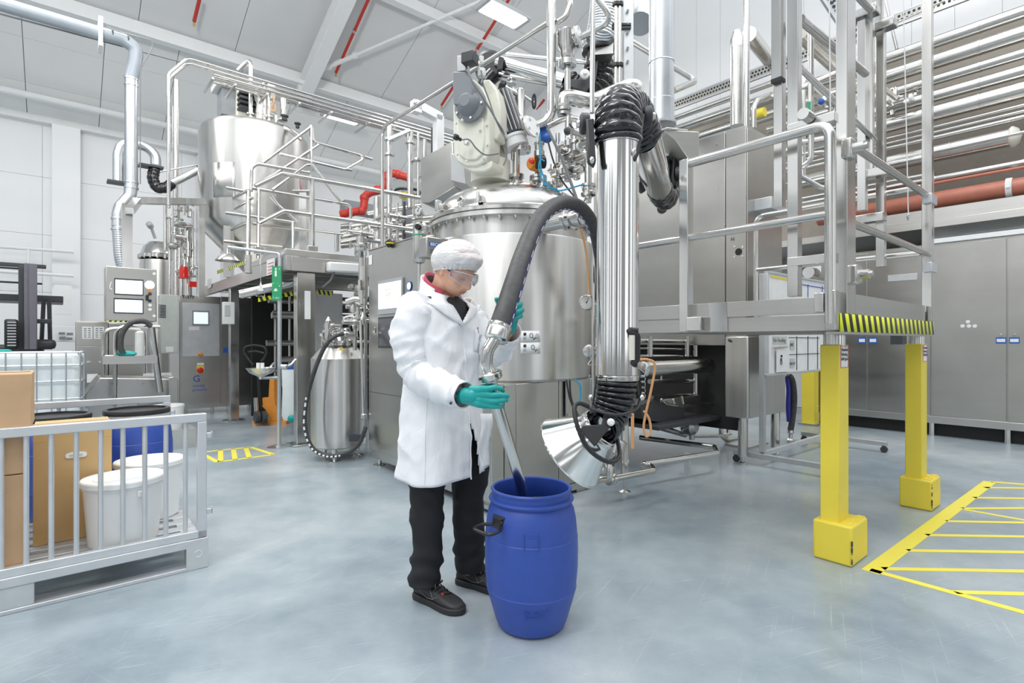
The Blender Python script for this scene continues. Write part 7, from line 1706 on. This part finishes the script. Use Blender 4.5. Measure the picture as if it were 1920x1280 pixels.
m=MB(); m.cyl(P(727,452,5.0),P(733,460,5.0),.035,n=12); m.build('black_cap','black',md); m=MB(); m.lathe(P(731,457,4.97),ZX,[(.036,0),(.037,.01)],12); m.build('yellow_ring','yellow',md)
rp=thing('fire_pipe','red stepped fire pipe running behind the mezzanine rails','pipe',P(700,380,10))
m=MB(); q=[P(*c4(x,y),10.2) for x,y in ((810,995),(860,985),(935,972),(942,895),(970,875),(1045,855),(1062,775),(1100,770),(1185,795))]; m.tube(q,.075,16,fil=.12); m.build('pipe','red',rp)
for x,y in ((865,983),(925,975),(940,905),(1010,862),(1060,800),(1125,777)): m=MB(); p=P(*c4(x,y),10.2); m.sph(p,.09,12,8); m.build('coupling','red',rp)
# deep background duct wall strips seen between rails
bgx=thing('far_duct_bank','bank of grey ducts and beams seen beyond the mezzanine rails','duct',P(700,400,12))
for k in range(5): m=MB(); m.cyl(P(640,425+k*9,12),P(830,405+k*9,12),.06+.015*(k%2),n=14); m.build('duct','clad' if k%2 else 'steel_d',bgx)
m=MB(); m.box(P(690,395,12.2),(1.2,.3,.25)); m.build('beam','grey',bgx)
# ================================================================ valve cluster on the vat lid
vcl=thing('lid_pipework','dense risers, flanges and valves on the vat lid right of the gearbox','pipework',V((.3,4.7,2.6)))
Yc=4.55
def L(u,v,Y=Yc): return P(u,v,Y)
m=MB(); m.tube([L(1034,-10),L(1034,212),L(1026,228),L(997,241)],.038,18,fil=.12); m.build('main_riser','pipe',vcl)
d=(L(1015,233)-L(997,241)).normalized()
def fl(c,d,r,mat='pipe',nm='flange',nb=4,t=.02):
    d=V(d).normalized(); m=MB(); m.lathe(V(c)-d*t/2,d,[(r*.45,0),(r,.0),(r,t*.45),(r*.92,t*.5),(r,t*.55),(r,t),(r*.45,t)],24); o=m.build(nm,mat,vcl)
    x,y=perp(d)
    for k in range(nb): a_=2*math.pi*k/nb+.5; p=V(c)+(x*math.cos(a_)+y*math.sin(a_))*r*.74; m=MB(); m.cyl(p-d*t*.9,p+d*t*.9,.012,n=6); m.build('bolt','pipe',o)
fl(L(998,238,4.4),V((.8,-.75,.2)),.085,'white'); fl(L(992,236,4.47),V((.8,-.75,.2)),.085)
m=MB(); m.lathe(L(976,250),ZX,[(.05,-.08),(.05,.1),(.04,.13),(.04,.36),(.025,.38)],20); m.build('sight_column','steel',vcl)
m=MB(); m.cyl(L(962,300),L(963,165),.018); m.tube([L(963,190),L(965,172),L(972,168)],.018,8); m.build('side_tube','pipe',vcl)
m=MB(); m.cyl(L(944,163),L(975,180),.03,n=14); m.build('valve_arm','pipe',vcl); m=MB(); m.lathe(L(944,163),V((-.8,0,.25)),[(.03,-.02),(.05,-.01),(.05,.03),(.03,.04)],10); m.build('black_handwheel','black',vcl)
m=MB(); rg=[L(1001,193)+V((.0+.03*math.sin(t*.5236)*.4,-.03,.06*math.cos(t*.5236))) for t in range(12)]; m.tube(rg,.01,6,closed=True); m.build('black_handwheel','black',vcl)
m=MB(); m.cyl(L(983,180),L(1001,193),.012); m.build('spindle','pipe',vcl)
m=MB(); m.lathe(L(960,158),ZX,[(.04,0),(.04,.01),(.02,.015),(.02,.03),(.04,.035),(.04,.045)],14); m.build('red_ring_valve','pipe',vcl)
fl(L(978,278),ZX,.08); fl(L(978,283),ZX,.08)
m=MB(); m.cyl(L(968,285),L(968,330),.032,n=18); m.build('lid_pipe','pipe',vcl)
m=MB(); m.lathe(L(969,352),ZX,[(.10,-.02),(.07,.03),(.045,.07),(.062,.08),(.062,.11),(.04,.12)],28); m.build('lid_nozzle','steel',vcl)
m=MB(); m.lathe(L(1009,352,4.6),ZX,[(.07,-.02),(.045,.03),(.04,.06)],24); m.build('lid_nozzle','steel',vcl); fl(L(1009,333),ZX,.075); fl(L(1009,339),ZX,.075)
m=MB(); m.cyl(L(1009,270),L(1009,335),.03,n=14); m.build('lid_pipe','pipe',vcl)
# orange actuator and blue valve body
m=MB(); m.lathe(L(993,305,4.45),AX,[(.0,0),(.045,.005),(.058,.03),(.058,.08),(.04,.09)],20); o=m.build('orange_actuator','orange',vcl,bevel=0); m=MB(); m.cyl(L(1006,304,4.4),L(1020,303,4.42),.055,n=20); m.build('black_actuator_body','black',vcl)
m=MB(); m.lathe(L(997,303,4.38),V((-.2,-1,0)),[(.022,0),(.022,.03),(.0,.035)],14); m.build('red_button','redp',o)
m=MB(); m.box(L(1018,252,4.6),(.07,.06,.10),'w'); m.sph(L(1026,258,4.55),.045,12,8); m.build('blue_valve_body','bluep',vcl)
m=MB(); m.lathe(L(1011,290),ZX,[(.045,-.03),(.045,.03),(.035,.04),(.035,.08),(.045,.085),(.045,.1)],18); m.build('ribbed_coupling','pipe',vcl)
# pressure valve and flanges up top
m=MB(); m.lathe(L(1064,108),ZX,[(.05,-.01),(.06,.02),(.06,.06),(.082,.10),(.082,.19),(.088,.2),(.088,.215),(.05,.23)],28); m.build('relief_valve','steel',vcl)
fl(L(1064,117),ZX,.075); fl(L(1064,122),ZX,.075)
fl(L(1086,69,4.45),V((.85,-.4,.15)),.085,'white'); fl(L(1080,70,4.5),V((.85,-.4,.15)),.085)
m=MB(); m.tube([L(1088,70,4.45),L(1151,38,4.3),L(1110,-15,4.3)],.026,14,fil=.08); m.build('vent_pipe','pipe',vcl)
m=MB(); m.cyl(L(1064,125),L(1064,172),.027,n=16); m.build('vertical_pipe','pipe',vcl)
m=MB(); m.tube([L(1057,198),L(1057,182),L(1075,182),L(1110,190),L(1178,160,4.9),L(1195,160,4.9),L(1197,215,4.9)],.06,18,fil=.12,fn=4); m.build('clad_elbow_pipe','clad',vcl)
fl(L(1057,207),ZX,.065,nb=0); fl(L(1057,214),ZX,.055,nb=0)
m=MB(); m.tube([L(1026,237),L(1058,221),L(1090,224),L(1101,252),L(1103,380)],.026,14,fil=.14); m.build('loop_pipe','pipe',vcl)
m=MB(); m.tube([L(1066,-10),L(1070,8),L(1062,30),L(1044,42)],.024,12,fil=.08); m.build('top_bend','pipe',vcl)
m=MB(); m.cyl(L(1112,-10,3.9),L(1110,212,3.9),.018,n=12); m.build('thin_riser','pipe',vcl)
m=MB(); m.tube([L(1035,312),L(1060,304),L(1098,291)],.022,12); m.build('cross_pipe','pipe',vcl)
m=MB(); m.lathe(L(1103,362,4.3),ZX,[(.035,-.03),(.06,-.02),(.06,.0),(.05,.01),(.05,.04),(.06,.05),(.06,.07),(.035,.08)],20); m.build('union','pipe',vcl)
m=MB(); m.cyl(L(1103,300,4.3),L(1103,372,4.3),.03,n=16); m.build('feed_pipe','pipe',vcl)
valve_cluster(vcl,1070,270,4.5,26,(24,26),51,.8); valve_cluster(vcl,1060,325,4.5,18,(26,18),52,.75); valve_cluster(vcl,1035,350,4.55,6,(18,6),53,.7)
m=MB(); m.cyl(L(1066,215),L(1064,340),.03); m.cyl(L(1046,250),L(1046,350),.02); m.build('vertical_pipe','pipe',vcl)
m=MB(); m.box(L(1075,267,4.4),(.035,.02,.02),'w'); m.build('orange_flag','orange',vcl); m=MB(); m.box(L(1038,329,4.4),(.04,.03,.03),'w'); m.build('yellow_cap','yellow',vcl)
m=MB(); m.tube([L(1047,372,4.3)+V((.05*math.cos(t*.6283),0,.05*math.sin(t*.6283))) for t in range(10)],.008,6,closed=True); m.build('lifting_ring','pipe',vcl)
for pts,r_,mt,lb in (([L(1012,250,4.3),L(1013,290,4.3),L(1016,322,4.3),L(1032,352,4.3),L(1052,357,4.3),L(1095,345,4.2)],.006,'cablec','cyan air line sagging from the orange actuator'),([L(1021,302,4.3),L(1013,300,4.3),L(1011,320,4.3),L(1022,345,4.3),L(1045,355,4.3)],.006,'cablec','second cyan air line sagging under the actuator'),([L(1027,262,4.3),L(1037,300,4.3),L(1052,335,4.3),L(1070,360,4.3),L(1092,385,4.2)],.007,'cable','black cable crossing the lid valves'),([L(1026,240,4.2),L(1048,285,4.2),L(1066,330,4.2),L(1083,378,4.2)],.012,'cableg','braided grey line slanting across the lid valves'),([L(1068,232,4.3),L(1085,255,4.3),L(1095,270,4.3)],.007,'cable','short black cable near the loop pipe'),([L(1075,330,4.3),L(1060,318,4.3),L(1030,318,4.3)],.006,'cableg','thin grey cable behind the union'),([L(1098,372,4.2),L(1085,392,4.0),L(1078,380,4.0),L(1065,392,4.0)],.006,'cable','thin black cable curling above the hose'),([P(1090,430,4.0),P(1100,480,4.0),P(1105,560,4.0)],.008,'cableo','tan conduit running down the vat flank')):
    cable('instrument_cable',lb,pts,r_,mt)
# ---- second extraction arm behind
ar2=thing('rear_extractor','second extraction arm with black hose elbow above the valve cluster','duct',P(1120,90,5.6))
corrugated([P(1136,-10,5.6),P(1133,35,5.6),P(1125,75,5.6)],.16,16,'grey_flexible_duct',ar2,mat='galv',amp=.05,tw=.1,sub=4,n=28)
m=MB(); q=P(1128,92,5.5); m.prism([P(1110,88,5.4),P(1150,80,5.4),P(1150,100,5.2),P(1108,103,5.2)],V((0,.3,.0))); m.build('mount_plate','steel_h',ar2)
m=MB(); m.lathe(P(1122,115,5.5),ZX,[(.13,-.05),(.13,.08),(.17,.09),(.17,.12)],24); m.build('swivel_collar','black',ar2)
corrugated([P(1122,116,5.5),P(1124,150,5.5),P(1108,172,5.5),P(1080,170,5.5),P(1060,158,5.5)],.155,11,'elbow_hose',ar2)
for dy in (0,1):
    m=MB(); m.prism([P(1108,120,5.25),P(1122,112,5.25),P(1118,150,5.2),P(1098,172,5.2),P(1060,160,5.2),P(1060,148,5.2),P(1092,148,5.2),P(1106,140,5.2)],V((0,.05,0))) if dy==0 else None
    if dy==0: m.build('joint_plate','dgrey',ar2,bevel=.006)
pivot(P(1096,141,5.15),(0,-1,0),.045,ar2,'white')
for (x0,y0,x1,y1,r_) in ((936,118,1062,154,.085),(938,140,1062,162,.035),(950,102,1110,118,.025)):
    m=MB(); m.cyl(P(x0,y0,5.9),P(x1,y1,5.5),r_,n=28); m.build('arm_tube','chrome',ar2)
m=MB(); m.lathe(P(918,122,5.9),V((0,-1,0)),[(.16,-.12),(.17,-.1),(.17,0),(.13,.03)],32); m.prism([P(935,104,5.75),P(945,108,5.75),P(942,128,5.75),P(932,130,5.75)],V((0,.06,0))); m.build('far_joint','black',ar2)
m=MB(); m.tube(catmull([P(925,140,5.9),P(912,155,5.9),P(908,175,5.9)],4),.09,16); m.build('far_hose','duct',ar2)
# mast channel with rods
ms=thing('mast_channel','perforated steel mast channel with slim rods behind the arm','frame',P(1176,80,5.2))
m=MB(); m.cyl(P(1155,-10,5.1),P(1155,170,5.1),.018); m.build('rod','pipe',ms); m=MB(); m.cyl(P(1162,-10,5.1),P(1162,170,5.1),.018); m.build('rod','pipe',ms)
m=MB(); q0=P(1177,-10,5.2); q1=P(1177,160,5.2); m.box((q0+q1)/2,(.09,.09,q0.z-q1.z),'w'); m.build('channel','alu',ms)
for v in (20,45,60,90,115): 
    m=MB(); m.cyl(P(1177,v,5.15),P(1177,v,5.13),.014,n=8); m.build('bolt','pipe',ms)
m=MB(); m.box(P(1165,48,5.15),(.18,.04,.03),'w'); m.box(P(1165,52,5.15),(.18,.04,.03),'w'); m.build('rod_clamp','dgrey',ms)
for v in (8,122): 
    for u in (1155,1162): m=MB(); m.lathe(P(u,v,5.1),ZX,[(.02,-.02),(.035,-.015),(.035,.015),(.02,.02)],12); m.build('joint','black',ms)
# upper left elbow duct top by mast
m=MB(); m.tube([P(1205,-20,6.2),P(1205,25,6.2),P(1200,45,6.1)],.14,20); one('top_duct_stub','end of a wide grey duct at the top edge beside the mast duct','duct',m,'galv')
# white rail corner right of mast duct
m=MB(); m.tube([P(1182,77,7),P(1306,152,7.4),P(1262,170,6.5)],.04,12,fil=.1); one('bent_rail','bent grey rail corner right of the mast duct','rail',m,'pipe')
m=MB(); m.cyl(P(1188,420,4.0),P(1188,700,4.0),.022,n=12); m.cyl(P(1112,440,3.95),P(1112,880,3.95),.012,n=8); one('side_conduit','thin bare conduit standing right of the polished arm','pipe',m,'pipe')
